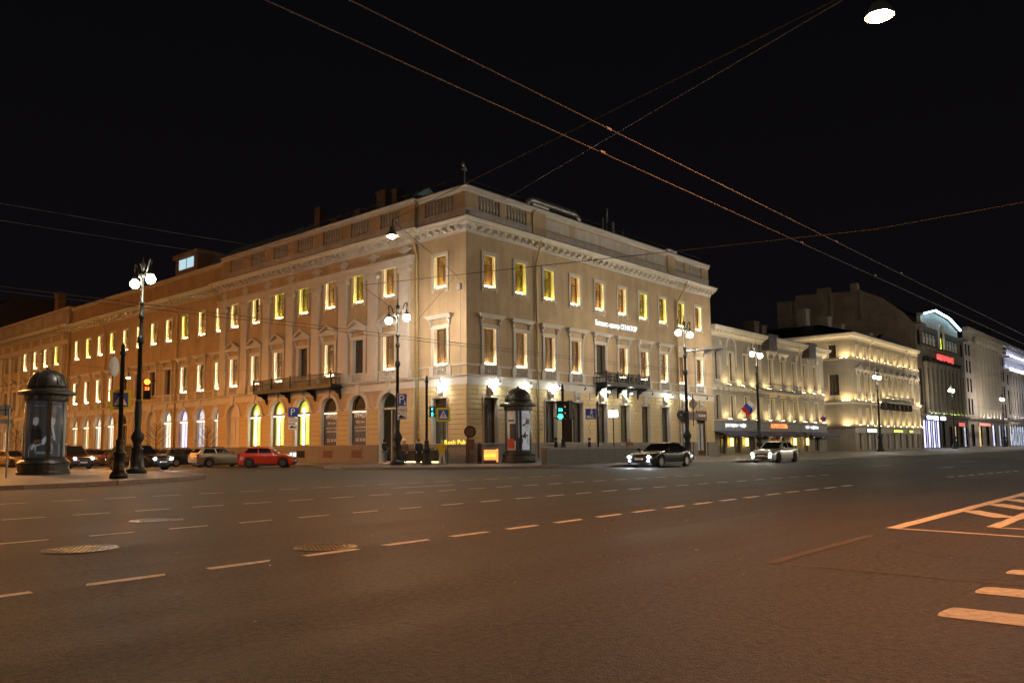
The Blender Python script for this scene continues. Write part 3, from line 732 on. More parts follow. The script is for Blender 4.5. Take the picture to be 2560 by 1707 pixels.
parapet(FL, -33.6, -5.21, -0.35, [(-(PIL[i + 1] - 0.68), -(PIL[i] + 0.68)) for i in range(7)], [])
mb = MB().box(-72.3, -33.61, 0.06, 0.5, 17.7, 19.62); obj('parapet_base', mb, 'ochre', B, rz=-PI / 2)
cop = [(-0.55, 19.82), (-0.06, 19.82), (0.0, 19.90), (0.08, 19.96), (0.08, 20.12), (0.16, 20.18), (0.16, 20.24), (-0.55, 20.28)]
obj('coping', sweep(cop, [(-0.35, 33.7), (-0.35, 5.2), (0, 5.2), (0, 0), (36.95, 0)]), 'trim', B)
obj('coping', sweep([(o, z - 0.24) for o, z in cop], [(0, 72.3), (0, 33.72)]), 'trim', B)
mb = MB().box(7.55, 9.15, -0.06, 0.5, 17.9, 20.3).box(28.3, 29.6, -0.06, 0.5, 17.9, 20.3); obj('parapet_pier', mb, 'ochre', B)
mb = MB().box(7.35, 9.35, -0.26, 0.5, 20.301, 20.5).box(28.1, 29.8, -0.26, 0.5, 20.301, 20.5); obj('coping', mb, 'trim', B)
# roof ----------------------------------------------------------------
RF = obj('roof', sweep([(-0.2, 20.30), (0.20, 20.26), (0.20, 20.30), (-0.5, 20.62), (-6.0, 21.35), (-6.0, 20.2)], [(-0.35, 33.7), (-0.35, 5.2), (0, 5.2), (0, 0), (36.95, 0)]), 'roof_metal', B)
obj('roof', MB().prism([(-18, 19.9), (-0.55, 19.9), (-0.55, 20.1), (-6, 22.0), (-18, 22.2)], 0, 38.55), 'roof_metal', B, (0, 72.28, 0), PI)
mb = MB().add([(0.9, 9.5, 20.4), (0.9, 40.5, 20.4), (5.2, 40.5, 23.45), (5.2, 9.5, 23.45), (9.5, 40.5, 20.4), (9.5, 9.5, 20.4)], [(0, 1, 2, 3), (3, 2, 4, 5), (0, 3, 5), (1, 4, 2)])
tl = obj('roof', mb, 'roof_teal', B)
for i in range(26):
    y = 9.9 + i * 1.2; obj('seam', MB().add([(0.9, y - 0.03, 20.42), (0.9, y + 0.03, 20.42), (5.2, y + 0.03, 23.47), (5.2, y - 0.03, 23.47), (0.9, y - 0.03, 20.5), (0.9, y + 0.03, 20.5), (5.2, y + 0.03, 23.55), (5.2, y - 0.03, 23.55)], [(0, 3, 2, 1), (4, 5, 6, 7), (0, 1, 5, 4), (2, 3, 7, 6), (1, 2, 6, 5), (3, 0, 4, 7)]), 'roof_teal', tl)
def chimney(x, y, z0, z1, w, l, m='chimney_brick'):
    obj('chimney', MB().box(-w / 2, w / 2, -l / 2, l / 2, z0, z1).box(-w / 2 - 0.08, w / 2 + 0.08, -l / 2 - 0.08, l / 2 + 0.08, z1 + 0.001, z1 + 0.14), m, RF, (x, y, 0))
chimney(2.0, 11.5, 20.5, 22.6, 0.8, 1.1); chimney(2.0, 9.8, 20.5, 22.35, 0.8, 0.6); chimney(2.4, 21.2, 20.6, 23.3, 0.6, 0.8); chimney(1.6, 14.4, 20.4, 21.5, 0.5, 0.9); chimney(1.6, 17.6, 20.4, 21.45, 0.5, 0.8)
obj('duct', MB().tube([(9.6, 2.4, 20.9), (9.6, 2.4, 21.7), (10.2, 2.4, 21.95), (16.2, 2.4, 21.95), (16.8, 2.4, 21.7), (16.8, 2.4, 20.9)], 0.36, 12), 'steel', RF, smooth=True)
for x, h, r in ((22.3, 23.9, 0.17), (21.6, 22.9, 0.12), (23.3, 22.8, 0.2), (25.1, 22.6, 0.04)):
    obj('antenna', MB().lathe([(0.04, 20.8), (0.04, h - 1.3), (r, h - 1.3), (r, h), (0.02, h)], 8, (x, 3, 0)), 'steel', RF)
obj('weather_vane', MB().lathe([(0.06, 20.5), (0.04, 21.5)], 8, (0.3, 0.4, 0)).box(0.05, 0.55, 0.37, 0.43, 21.5, 21.58).ball((0.15, 0.4, 21.95), 0.12, 0.1, 0.26).ball((0.35, 0.4, 21.7), 0.10, 0.1, 0.2), 'steel', RF)
D = obj('dormer', MB().box(2.2, 7, 43.6, 48.6, 20.2, 22.9).box(1.95, 7.1, 43.3, 48.9, 22.901, 23.4), 'firewall', RF)
obj('pane', MB().quad((2.19, 44.4, 21.6), (2.19, 44.4, 22.75), (2.19, 46.0, 22.75), (2.19, 46.0, 21.6)), 'attic_window', D); obj('pane', MB().quad((2.19, 46.15, 21.6), (2.19, 46.15, 22.75), (2.19, 47.8, 22.75), (2.19, 47.8, 21.6)), 'attic_window', D)
obj('roof_rail', MB().tube([(0.1, 0.5, 20.95), (36, 0.5, 20.95)], 0.025).tube([(0.1, 0.5, 20.95), (0.1, 33, 20.95)], 0.025), 'iron', RF)

# windows -------------------------------------------------------------
UPB = ['warm', 'yellow', 'yellow', 'warm', 'warm', 'warm', 'yellow', 'yellow', 'yellow', 'warm']
CU = {'warm': 'curtain_gold', 'yellow': 'curtain_olive'}
for k, x in enumerate(XS):
    window(FR, B, x, ZU, WU, HU, cur=CU[UPB[k]], bar='bar_' + UPB[k])
    window(FR, B, x, Z2, W2, H2, cur='curtain_brown' if k != 4 else 'curtain_grey', bar='bar_white' if k != 4 else None, tw=0.25, style='none', hood='flat', transom=0)
    bal_panel(FR, B, x, 6.50)
window(FL, B, -2.65, ZU, WU, HU, cur='curtain_gold', bar='bar_warm')
window(FL, B, -2.65, Z2, W2, H2, cur='curtain_brown', bar='bar_white', tw=0.25, style='none', hood='flat', transom=0)
bal_panel(FL, B, -2.65, 6.50)
RU = ['warm', 'yellow', 'warm', 'yellow', 'yellow', 'warm', 'warm']
for k, y in enumerate(RIS):
    window(FL, B, -y, ZU, WU, HU, -0.35, cur=CU[RU[k]] if k != 5 else None, bar='bar_' + RU[k], room='room_amber' if k == 5 else None)
    lit = k not in (1, 3)
    window(FL, B, -y, Z2, W2, H2, -0.35, cur='curtain_brown' if lit else 'curtain_grey', bar='bar_white' if lit else None, tw=0.25, style='none', hood='ped')
    if k not in (2, 3, 4): bal_panel(FL, B, -y, 6.50, -0.35)
EU = ['warm', 'warm', 'yellow', 'warm', 'warm', 'warm', 'warm', 'yellow', 'warm', 'yellow', 'warm']
for k, y in enumerate(REC):
    window(FL, B, -y, ZU, WU, HU, cur=CU[EU[k]], bar='bar_' + EU[k])
    lit = k in (0, 1, 2, 7, 8, 9, 10)
    window(FL, B, -y, Z2, W2, H2, cur='curtain_brown' if lit else 'curtain_grey', bar='bar_white' if lit else None, tw=0.25, style='none', hood='flat')
    if k not in (4, 5): bal_panel(FL, B, -y, 6.50)
# ground floor
for k, x in enumerate(XS[:8]):
    window(FR, B, x, ZG, WG, HG, cur='curtain_grey' if k not in (5, 6) else 'curtain_olive', tw=0.09, style='sill', transom=0.86, mull=True)
window(FL, B, -2.75, ZG, WG, HG, cur='curtain_grey', tw=0.09, style='sill', transom=0.86)
for k, x in enumerate(XS[8:]):
    d_ = place('door', MB().box(-0.85, -0.72, 0.10, 0.22, 0, 4.5).box(0.72, 0.85, 0.10, 0.22, 0, 4.5).box(-0.72, 0.72, 0.10, 0.22, 4.3, 4.5).box(-0.72, 0.72, 0.12, 0.2, 3.2, 3.4).box(-0.06, 0.06, 0.12, 0.2, 0, 3.2).box(-0.72, 0.72, 0.12, 0.2, 0, 0.5).mesh('door', 'wood'), FR, B, x, 0, 0.2)
    obj('pane', MB().quad((-0.72, 0.16, 0.5), (0.72, 0.16, 0.5), (0.72, 0.16, 3.2), (-0.72, 0.16, 3.2)), 'poster_grey', d_)
    obj('sign_panel', MB().box(-1.05, 1.05, -0.10, 0.09, 3.55, 4.5), 'maroon', d_)
    lettering('332-38-00', 0.36, 'sign_white', d_, (0, -0.115, 4.02))
FILL = ['gate_white', 'dark_room', 'dark_room', 'shop_lime', 'shop_lime', 'shop_lime', 'trim']
for k, y in enumerate(RIS):
    if k == 0: o = arch_window(FL, B, -y, 0.2, WA, HA + 1.35, -0.35, 'gate_white', 'wood_white', glassy=False, fill_y=1.4)
    elif k == 6: o = arch_window(FL, B, -y, ZA, WA, HA, -0.35, 'trim', 'wood_white', glassy=False, fill_y=0.30)
    else: o = arch_window(FL, B, -y, ZA, WA, HA, -0.35, FILL[k], 'wood', bar='cove_warm' if k < 3 else 'tube_white')
    if FILL[k] == 'shop_lime': obj('tube_light', MB().box(-0.60, -0.36, 0.42, 0.47, 0.1, 3.3), 'tube_white', o)
    if k in (1, 2):
        obj('poster', MB().box(-0.93, 0.93, 0.255, 0.27, 0.1, 2.7), 'poster_dark', o)
        for s_, sz, zz in (('АРЕНДА', 0.46, 2.35), ('507,2 кв.м', 0.27, 1.85), ('БАНК, РЕСТОРАН', 0.19, 1.42), ('СТРИТ-РИТЕЙЛ', 0.19, 1.14), ('332 30 04', 0.36, 0.42)):
            lettering(s_, sz, 'sign_white', o, (0, 0.245, zz), ext=0.003, squash=0.85 if sz != 0.19 else 0.9)
RFILL = ['shop_white', 'shop_cool', 'shop_violet', 'shop_white', 'trim', 'trim', 'dark_room', 'shop_white', 'shop_white', 'shop_warm', 'shop_warm']
for k, y in enumerate(REC):
    blank = RFILL[k] == 'trim'
    o = arch_window(FL, B, -y, ZA, WA, HA, 0, RFILL[k], 'wood_white' if not blank else 'trim', glassy=not blank, fill_y=0.30 if blank else 0.5, lower_in=0.28, bar='cove_warm' if not blank and k != 6 else None)
# pilasters with scrolled capitals, and the entablature over them
mb = MB(); mb.box(-0.52, 0.52, -0.22, 0, 7.25, 14.6); mb.box(-0.62, 0.62, -0.30, 0, 6.52, 6.85); mb.box(-0.66, 0.66, -0.34, 0, 6.851, 6.98); mb.box(-0.58, 0.58, -0.27, 0, 6.981, 7.249)
PM = mb.mesh('pilaster', 'trim')
mb = MB(); mb.box(-0.56, 0.56, -0.25, 0, 14.60, 14.72); mb.box(-0.70, 0.70, -0.32, 0, 15.06, 15.22); mb.box(-0.54, 0.54, -0.24, 0, 14.721, 15.059)
for s in (-1, 1):
    t = MB().lathe([(0.0001, -0.3), (0.12, -0.3), (0.20, -0.28), (0.20, 0.0)], 14)
    mb.add([(s * 0.54 + p[0], p[2] - 0.001, 14.84 + p[1]) for p in t.v], t.f)
for i in range(7): mb.ball((-0.33 + 0.11 * i, -0.26, 14.86), 0.045, 0.05, 0.07, 6, 4)
CM = mb.mesh('capital', 'trim')
for y in PIL:
    p = place('pilaster', PM, FL, B, -y, -0.35, 0); obj('capital', CM, None, p)
obj('architrave', MB().box(-33.72, -5.18, -0.60, -0.34, 15.221, 15.45).box(-33.75, -5.15, -0.64, -0.34, 15.451, 15.70).box(-33.8, -5.1, -0.72, -0.34, 15.701, 15.86), 'trim', B, rz=-PI / 2)
mb = MB().ball((0, -0.02, 0), 0.34, 0.09, 0.34, 12, 6)
for i in range(10):
    a = i * PI / 5; mb.ball((0.40 * math.cos(a), -0.03, 0.36 * math.sin(a)), 0.13, 0.09, 0.13, 6, 4)
mb.ball((-0.55, -0.02, 0.12), 0.22, 0.06, 0.10, 6, 4).ball((0.55, -0.02, 0.12), 0.22, 0.06, 0.10, 6, 4)
MD = mb.mesh('medallion', 'trim', True)
for y in PIL: place('medallion', MD, FL, B, -y, -0.37, 16.32)
# rusticated blocks of the ground floor, each stone proud of its joints
UB = MB().add([(0, 0, 0), (1, 0, 0), (1, 0, 1), (0, 0, 1), (0.02, -1, 0.05), (0.98, -1, 0.05), (0.98, -1, 0.95), (0.02, -1, 0.95)], [(4, 5, 6, 7), (0, 1, 5, 4), (1, 2, 6, 5), (2, 3, 7, 6), (3, 0, 4, 7)]).mesh('block', 'ochre_block')
def block(F, u0, u1, z0, z1, d=0.0, pr=0.03):
    o = place('block', UB, F, B, u0 + 0.012, d, z0 + 0.012); o.scale = (u1 - u0 - 0.024, pr, z1 - z0 - 0.024); return o
rows = 12; rh = (5.74 - 1.55) / rows
gaps = [(x - WG / 2 - 0.12, x + WG / 2 + 0.12) if k < 8 else (x - 1.1, x + 1.1) for k, x in enumerate(XS)]
for r in range(rows):
    z0 = 1.55 + r * rh; z1 = z0 + rh
    if z0 < 4.90:
        e = [0.02] + [g for gp in gaps for g in gp] + [36.93]
        for a, b in zip(e[::2], e[1::2]):
            n = max(1, round((b - a) / 1.1))
            cuts = [a + (b - a) * i / n for i in range(n + 1)]
            if n > 1 and r % 2: cuts = [a, a + (b - a) * 0.38, b]
            for p, q in zip(cuts, cuts[1:]): block(FR, p, q, z0, z1)
    else:
        e = [0.02]
        for x in XS: e += [x - 0.42, x + 0.42]
        e += [36.93]
        for a, b in zip(e[::2], e[1::2]):
            n = 2 if b - a > 1.8 else 1
            for i in range(n): block(FR, a + (b - a) * i / n, a + (b - a) * (i + 1) / n, z0, z1)
for r in range(rows):
    z0 = 1.55 + r * rh; z1 = z0 + rh
    if z0 < 4.90:
        block(FL, -5.18, -3.65, z0, z1); block(FL, -1.85, -0.02, z0, z1)
    else: block(FL, -5.18, -3.2, z0, z1); block(FL, -2.3, -0.02, z0, z1)
rows2 = 7; rh2 = (4.38 - 1.55) / rows2
for Y, d in ((RIS, -0.35), (REC, 0.0)):
    lo, hi = (5.2, 33.7) if Y is RIS else (33.75, 72.25)
    e = [lo] + [g for y in Y for g in (y - WA / 2 - 0.15, y + WA / 2 + 0.15)] + [hi]
    for a, b in zip(e[::2], e[1::2]):
        if b - a < 0.2: continue
        for r in range(rows2): block(FL, -b, -a, 1.55 + r * rh2, 1.55 + (r + 1) * rh2, d, 0.045)
# keystones with lion masks
mb = MB().prism([(-0.20, 0), (0.20, 0), (0.34, 0.92), (-0.34, 0.92)], -0.09, -0.001)
KM = mb.mesh('keystone', 'trim')
mb = MB().ball((0, -0.12, 0.42), 0.20, 0.15, 0.28, 10, 7).ball((0, -0.27, 0.34), 0.10, 0.10, 0.11, 8, 5).ball((0, -0.25, 0.20), 0.08, 0.07, 0.06, 6, 4)
for i in range(9):
    a = -0.4 + i * (PI + 0.8) / 8; mb.ball((0.20 * math.cos(a), -0.10, 0.44 + 0.28 * math.sin(a)), 0.075, 0.08, 0.10, 6, 4)
for s in (-1, 1): mb.ball((s * 0.08, -0.255, 0.47), 0.035, 0.03, 0.03, 6, 4)
MK = mb.mesh('lion_mask', 'trim', True)
LITS = [1, 1, 1, 0, 1, 1, 0, 1, 1, 0]
def lion(F, u, lit):
    k_ = place('keystone', KM, F, B, u, -0.005, 4.93); obj('lion_mask', MK, None, k_)
    g = obj('wall_lamp', MB().tube([(-0.02, 0.0, 1.42), (-0.02, -0.14, 1.35), (0.2, -0.34, 1.38), (0.42, -0.50, 1.30), (0.5, -0.54, 1.16)], 0.018, 5).tube([(0.52, -0.56, 1.17), (0.44, -0.50, 0.98)], [0.05, 0.085], 8), 'plastic_black', k_)
    if lit: obj('lamp_lens', MB().tube([(0.435, -0.496, 0.965), (0.43, -0.492, 0.955)], 0.075, 8), 'spot_white', g)
for k, x in enumerate(XS): lion(FR, x, LITS[k])
lion(FL, -2.65, 1)
for F, u, z1, jog, d in ((FR, 7.75, 17.55, (15.6, 0.0, -0.5, 1.6), -0.16), (FR, 29.55, 17.5, (15.2, 1.1, -0.55, 1.9), -0.16), (FL, -5.02, 17.5, (15.7, 0.0, -0.55, 1.6), -0.18), (FL, -43.1, 17.5, (15.7, -0.6, -0.55, 1.6), -0.16), (FL, -61.2, 17.5, (15.7, -0.8, -0.55, 1.6), -0.16), (FL, -33.95, 17.4, (15.6, -0.7, -0.6, 1.6), -0.16)):
    downpipe(F, B, u, 0.4 if u != -33.95 else 15.0, z1, d, jog)
for F, u, z in ((FR, 7.78, 18.0), (FL, -5.25, 18.0)): downpipe(F, B, u, z, 19.9, 0.02)
# iron balconies
def balcony(F, u0, u1, d0, d1, z, tall, ornate, consoles, lights=None):
    b = obj('balcony', MB().box(u0, u1, d1, d0, z - 0.16, z).box(u0 - 0.06, u1 + 0.06, d1 - 0.06, d0, z - 0.22, z - 0.161), 'iron', B, rz=F.rz)
    mb = MB(); t = 0.03; n = int((u1 - u0) / 0.14)
    for zz in (z + 0.04, z + tall * 0.55, z + tall - 0.04): mb.box(u0, u1, d1, d1 + 0.05, zz - t, zz + t); mb.box(u0, u0 + 0.05, d1 + 0.051, d0, zz - t, zz + t); mb.box(u1 - 0.05, u1, d1 + 0.051, d0, zz - t, zz + t)
    obj('rail', mb, 'iron', b)
    key = ('bar', tall)
    if key not in WM: WM[key] = MB().box(-0.016, 0.016, -0.016, 0.016, 0, tall).mesh('bar', 'iron')
    for i in range(n + 1): obj('bar', WM[key], None, b, (u0 + 0.03 + (u1 - u0 - 0.06) * i / n, d1 + 0.025, z))
    m = int((d0 - d1) / 0.14)
    for s in (u0 + 0.025, u1 - 0.025):
        for i in range(1, m): obj('bar', WM[key], None, b, (s, d1 + (d0 - d1) * i / m, z))
    for i in range(5): obj('post', MB().box(-0.06, 0.06, -0.02, 0.09, 0, tall + 0.06).ball((0, 0.03, tall + 0.1), 0.05, nu=6, nv=4), 'iron', b, (u0 + 0.06 + (u1 - u0 - 0.12) * i / 4, d1, z))
    if ornate:
        for i in range(8):
            uc = u0 + (u1 - u0) * (i + 0.5) / 8; ring = [(uc + 0.26 * math.cos(a * PI / 8), d1 - 0.02, z + tall * 0.5 + 0.34 * math.sin(a * PI / 8)) for a in range(17)]; r2 = [(uc + 0.12 * math.cos(a * PI / 6), d1 - 0.02, z + tall * 0.5 + 0.2 * math.sin(a * PI / 6)) for a in range(13)]
            obj('scrollwork', MB().tube(ring, 0.032, 5).tube(r2, 0.028, 5), 'iron', b)
    for uc in consoles:
        pr = [(0, -0.2), (0, -1.15), (-0.10, -1.0), (-0.16, -0.75), (-0.42, -0.62), (-0.5, -0.48), (-0.86, -0.42), (d1 * 0.86 - d0 * 0.86, -0.221)]
        mb = MB(); n = len(pr)
        vs = [(uc - 0.09, d0 + p[0], z + p[1]) for p in pr] + [(uc + 0.09, d0 + p[0], z + p[1]) for p in pr]
        mb.add(vs, [tuple(range(n)), tuple(range(2 * n - 1, n - 1, -1))] + [(i, (i + 1) % n, (i + 1) % n + n, i + n) for i in range(n)])
        obj('console', mb, 'iron', b)
balcony(FR, 15.5, 22.4, -0.06, -1.30, 6.58, 0.92, True, (15.75, 17.35, 18.95, 20.55, 22.15))
balcony(FL, -25.35, -13.75, -0.41, -1.65, 6.45, 0.95, False, (-25.0, -21.4, -17.6, -14.1))
# illuminated lettering on the wall
t = thing('facade_sign', 'white illuminated Cyrillic lettering fixed between the upper windows', 'sign', (19.05, -0.06, 11.85))
lettering('Бизнес-центр СЕНАТОР', 0.66, 'sign_light', t, (0, -0.02, 0), ext=0.03, squash=0.86)
obj('rail', MB().box(-3.1, 3.1, 0.0, 0.05, -0.03, 0.0).box(-3.1, 3.1, 0.0, 0.05, -0.30, -0.27), 'steel', t)
# ================================================================== neighbouring buildings
def flood(F, Bd, u, z, w=0.7, d=-0.50, mt='flood'):
    f = place('floodlight', MB().box(-w / 2, w / 2, -0.06, 0.06, 0, 0.07).mesh('floodlight', 'plastic_black'), F, Bd, u, d, z)
    key = ('fl', w, mt)
    if key not in WM: WM[key] = MB().quad((-w / 2 + 0.02, -0.05, 0.075), (w / 2 - 0.02, -0.05, 0.075), (w / 2 - 0.02, 0.05, 0.075), (-w / 2 + 0.02, 0.05, 0.075)).mesh('lens', mt)
    obj('lens', WM[key], None, f)
def letter_sign(name, s, size, mt, label, loc, rz=0.0, squash=1.0, box=None, boxmat='fascia_grey', ext=0.03):
    t = thing(name, label, 'sign', loc, rz)
    lettering(s, size, mt, t, (0, -0.06, 0), ext=ext, squash=squash)
    if box: obj('backing', MB().box(-box[0] / 2, box[0] / 2, -0.02, 0.02, -box[1] / 2, box[1] / 2), boxmat, t)
    return t

# ---- far wing of the side street terrace
A = thing('pilastered_building', 'orange lit ochre terrace with tall pilasters beyond the corner building', 'building', (0, 72.3, 0))
AW = [75.95 + 3.87 * k for k in range(9)]
ops = []
for y in AW: ops += [(-y, WU, ZU - 0.2, ZU + HU - 0.2, 0), (-y, W2, Z2, Z2 + H2, 0), (-y, WA, ZA, ZA + HA, 1)]
def wpart(name, mb, mt, P, rz=0.0):
    """mesh given in world/facade axes, re-based on the thing's origin"""
    c, n = math.cos(rz), math.sin(rz); L0 = P.location
    return obj(name, MB().add([(c * v[0] - n * v[1] - L0.x, n * v[0] + c * v[1] - L0.y, v[2] - L0.z) for v in mb.v], mb.f), mt, P)
mb = wall_mb(-112, -72.35, 0.1, 17.9, ops, -0.35); mb.quad((-72.35, -0.35, 0.1), (-72.35, 0.3, 0.1), (-72.35, 0.3, 20), (-72.35, -0.35, 20))
wpart('wall', mb, 'ochre', A, -PI / 2)
P2 = [(-0.35, 112), (-0.35, 72.36), (0.2, 72.36)]
wpart('cornice', sweep([(-0.05, 16.9), (0.07, 16.9), (0.15, 17.1), (0.15, 17.45), (0.72, 17.45), (0.80, 17.6), (0.92, 17.78), (0.92, 17.84), (-0.05, 17.9)], P2), 'trim', A)
wpart('band', sweep([(-0.05, 5.75), (0.06, 5.75), (0.06, 6.26), (0.14, 6.36), (0.24, 6.40), (0.24, 6.47), (-0.05, 6.50)], P2), 'trim', A)
wpart('architrave', MB().box(-112, -72.4, -0.60, -0.34, 15.3, 15.9), 'trim', A, -PI / 2)
wpart('parapet', MB().box(-112, -72.4, -0.28, 0.2, 17.9, 20.0), 'parapet', A, -PI / 2)
wpart('coping', sweep([(-0.5, 20.0), (0.05, 20.0), (0.12, 20.25), (-0.5, 20.32)], P2), 'trim', A)
wpart('plinth', MB().box(-112, -72.4, -0.48, -0.3, 0.1, 1.53), 'granite', A, -PI / 2)
mbr = MB().add([(0.2, 72.5, 20.3), (0.2, 112, 20.3), (6, 112, 22.6), (6, 72.5, 22.6), (18, 112, 22.6), (18, 72.5, 22.6), (18, 112, 0.1), (18, 72.5, 0.1)], [(0, 1, 2, 3), (3, 2, 4, 5), (5, 4, 6, 7)])
ra = wpart('roof', mbr, 'roof_metal', A)
obj('chimney', MB().box(1, 2, 8, 9.3, 20, 23.2).box(0.9, 2.1, 7.9, 9.4, 23.201, 23.4), 'firewall', ra)
for k, y in enumerate(AW):
    lit = k < 4
    window(FL, A, -y, ZU - 0.2, WU, HU, -0.35, cur='curtain_gold' if lit else 'curtain_grey', bar=('bar_warm', 'bar_warm', 'bar_warm', 'bar_yellow')[3 - k] if lit else None)
    window(FL, A, -y, Z2, W2, H2, -0.35, cur='curtain_brown', bar='bar_warm' if k < 1 else None, tw=0.25, style='none', hood='ped')
    arch_window(FL, A, -y, ZA, WA, HA, -0.35, 'shop_warm' if k in (0, 2, 3, 5) else 'trim', 'wood_white', lower_in=0.28, fill_y=0.5 if k in (0, 2, 3, 5) else 0.3, glassy=k in (0, 2, 3, 5))
    p = place('pilaster', PM, FL, A, -(y - 1.93), -0.35, 0); obj('capital', CM, None, p)
    place('medallion', MD, FL, A, -(y - 1.93), -0.37, 16.4)
for i in range(9): wpart('parapet_panel', MB().box(-AW[i] - 1.3, -AW[i] + 1.3, -0.305, -0.281, 18.7, 19.8), 'trim', A, -PI / 2)
modillions(FL, A, -111.5, -73, 0.84, -0.35)
downpipe(FL, A, -73.0, 0.4, 17.6, -0.50, (15.7, -0.3, -0.6, 1.6))
# dim block further up the street
g = thing('distant_building', 'dim grey roofline far up the side street', 'building', (2, 118, 0))
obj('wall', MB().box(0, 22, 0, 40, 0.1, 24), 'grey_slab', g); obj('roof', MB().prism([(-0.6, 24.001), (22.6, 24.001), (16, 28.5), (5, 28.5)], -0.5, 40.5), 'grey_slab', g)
g2 = thing('side_street_building', 'blank dim building closing the west side of the side street', 'building', (-60, 10, 0))
obj('wall', MB().box(-30, 26, 0, 110, 0.1, 18), 'ochre', g2); obj('cornice', MB().box(-30.5, 26.6, -0.6, 110.6, 18.001, 18.5), 'trim', g2)

def simple_win(F, Bd, u, z, w, h, d=0.0, wm='cream_trim', room='dark_room', tw=0.12, style='sill', bar=None, transom=0.68, frame='wood'):
    return window(F, Bd, u, z, w, h, d, cur='curtain_grey' if room == 'dark_room' else None, room=room, bar=bar, tw=tw, style=style, wmat=wm, transom=transom, frame=frame)

# ---- restaurant building
emi('flood_lime', (0.75, 1.0, 0.25), 26); emi('lime_glow', (0.8, 0.9, 0.05), 1.5); emi('flood_white', (1.0, 0.86, 0.80), 46); emi('flood_blue', (0.70, 0.76, 1.0), 30); emi_room('shop_cool2', (0.66, 0.76, 1.0), 3.0, 0.5, 0.4, 1.3)
R2 = thing('restaurant_building', 'cream classical building with floodlit walls above a blue-awning restaurant', 'building', (37.0, 0.4, 0))
F2 = Frame(0.0, 0.0, 0.4)
X2 = [38.75 + 3.46 * k for k in range(9)]
ops = []
for x in X2: ops += [(x, 1.05, 8.30, 11.40, 0), (x, 1.0, 3.97, 6.60, 0)]
GX = [39.6, 43.2, 47.0, 52.2, 55.4, 59.0, 62.8, 66.4]
for x in GX: ops.append((x, 1.9, 0.3, 2.65, 0))
mb = wall_mb(37.0, 69.6, 0.1, 13.9, ops); mb.quad((69.6, 0, 0.1), (69.6, 14, 0.1), (69.6, 14, 13.9), (69.6, 0, 13.9))
def based(name, mb, mt, P, dx=0.0, dy=0.0): return obj(name, MB().add([(v[0] + dx - P.location.x, v[1] + dy - P.location.y, v[2]) for v in mb.v], mb.f), mt, P)
based('wall', mb, 'cream', R2, 0, 0.4)
PL2 = [(37.0, 0.4), (69.6, 0.4), (69.6, 10)]
based('cornice', sweep([(-0.05, 12.95), (0.08, 12.95), (0.12, 13.15), (0.40, 13.35), (0.40, 13.5), (0.85, 13.55), (0.95, 13.85), (0.95, 13.95), (-0.05, 14.0)], PL2), 'cream_trim', R2)
based('string_course', sweep([(-0.05, 7.15), (0.06, 7.15), (0.06, 7.45), (0.16, 7.52), (0.16, 7.62), (-0.05, 7.66)], PL2), 'cream_trim', R2)
based('sill_course', sweep([(-0.05, 3.72), (0.10, 3.72), (0.22, 3.82), (0.22, 3.90), (-0.05, 3.93)], PL2), 'cream_trim', R2)
rf2 = based('roof', MB().add([(36.97, -0.55, 14.0), (70.5, -0.55, 14.0), (70.5, 10, 14.0), (66, 6, 16.1), (36.97, 6, 16.1), (36.97, 10, 14)], [(0, 1, 3, 4), (1, 2, 3), (4, 3, 2, 5)]), 'roof_metal', R2)
for i in range(26): obj('dentil', MB().box(0, 0.30, -0.28, 0, 7.18, 7.42), 'cream_trim', R2, (0.3 + i * 1.25, 0.0, 0))
for i in range(40): obj('bracket', MB().box(0, 0.28, -0.72, -0.41, 13.36, 13.54), 'cream_trim', R2, (0.3 + i * 0.82, 0.0, 0))
for x in (51.3, 63.6): obj('roof_hatch', MB().box(-1.1, 1.1, -1.0, 0.2, 12.3, 13.95).box(-1.3, 1.3, -1.1, 0.3, 13.951, 14.2), 'roof_metal', rf2, (x - 37.0, 0, 0))
for x, z0, z1 in ((42.5, 14.5, 17.4), (58.0, 14.5, 16.9), (60.3, 14.5, 16.6)): obj('chimney', MB().box(-0.7, 0.7, 4, 5.4, z0, z1).box(-0.8, 0.8, 3.9, 5.5, z1 + 0.001, z1 + 0.2), 'chimney_brick', rf2, (x - 37.0, 0, 0))
for k, x in enumerate(X2):
    o = simple_win(F2, R2, x, 8.30, 1.05, 3.10)
    if k in (1, 7): r_ = arch_ring(2.2, 2.2, 1.0, 1.2, -0.10, 0); obj('blind_arch', r_.box(-1.2, -1.0, -0.1, 0, -1.0, 1.1).box(1.0, 1.2, -0.1, 0, -1.0, 1.1), 'cream_trim', o, (0, 0, 2.6))
    if k in (4, 5): obj('hood', hood_mesh(1.05, 'ped' if k == 4 else 'flat'), None, o, (0, 0, 3.25))
    if k in (0, 2, 6, 8): obj('relief', MB().ball((0, -0.05, 0), 0.3, 0.1, 0.4, 8, 5).ball((-0.25, -0.04, -0.25), 0.18, 0.08, 0.12, 6, 4).ball((0.25, -0.04, -0.25), 0.18, 0.08, 0.12, 6, 4), 'cream_trim', o, (0.9, 0, 3.9))
    simple_win(F2, R2, x, 3.97, 1.0, 2.63)
    flood(F2, R2, x + 1.73 if k < 8 else x + 1.4, 7.68, 0.8); flood(F2, R2, x + 1.73 if k < 8 else x + 1.4, 3.95, 0.8)
for k, x in enumerate(GX): simple_win(F2, R2, x, 0.3, 1.9, 2.35, room='room_amber' if k in (3, 4, 5) else 'dark_room', tw=0, transom=0.8)
based('fascia', MB().box(37.05, 69.5, 0.18, 0.395, 2.75, 3.71), 'fascia_grey', R2)
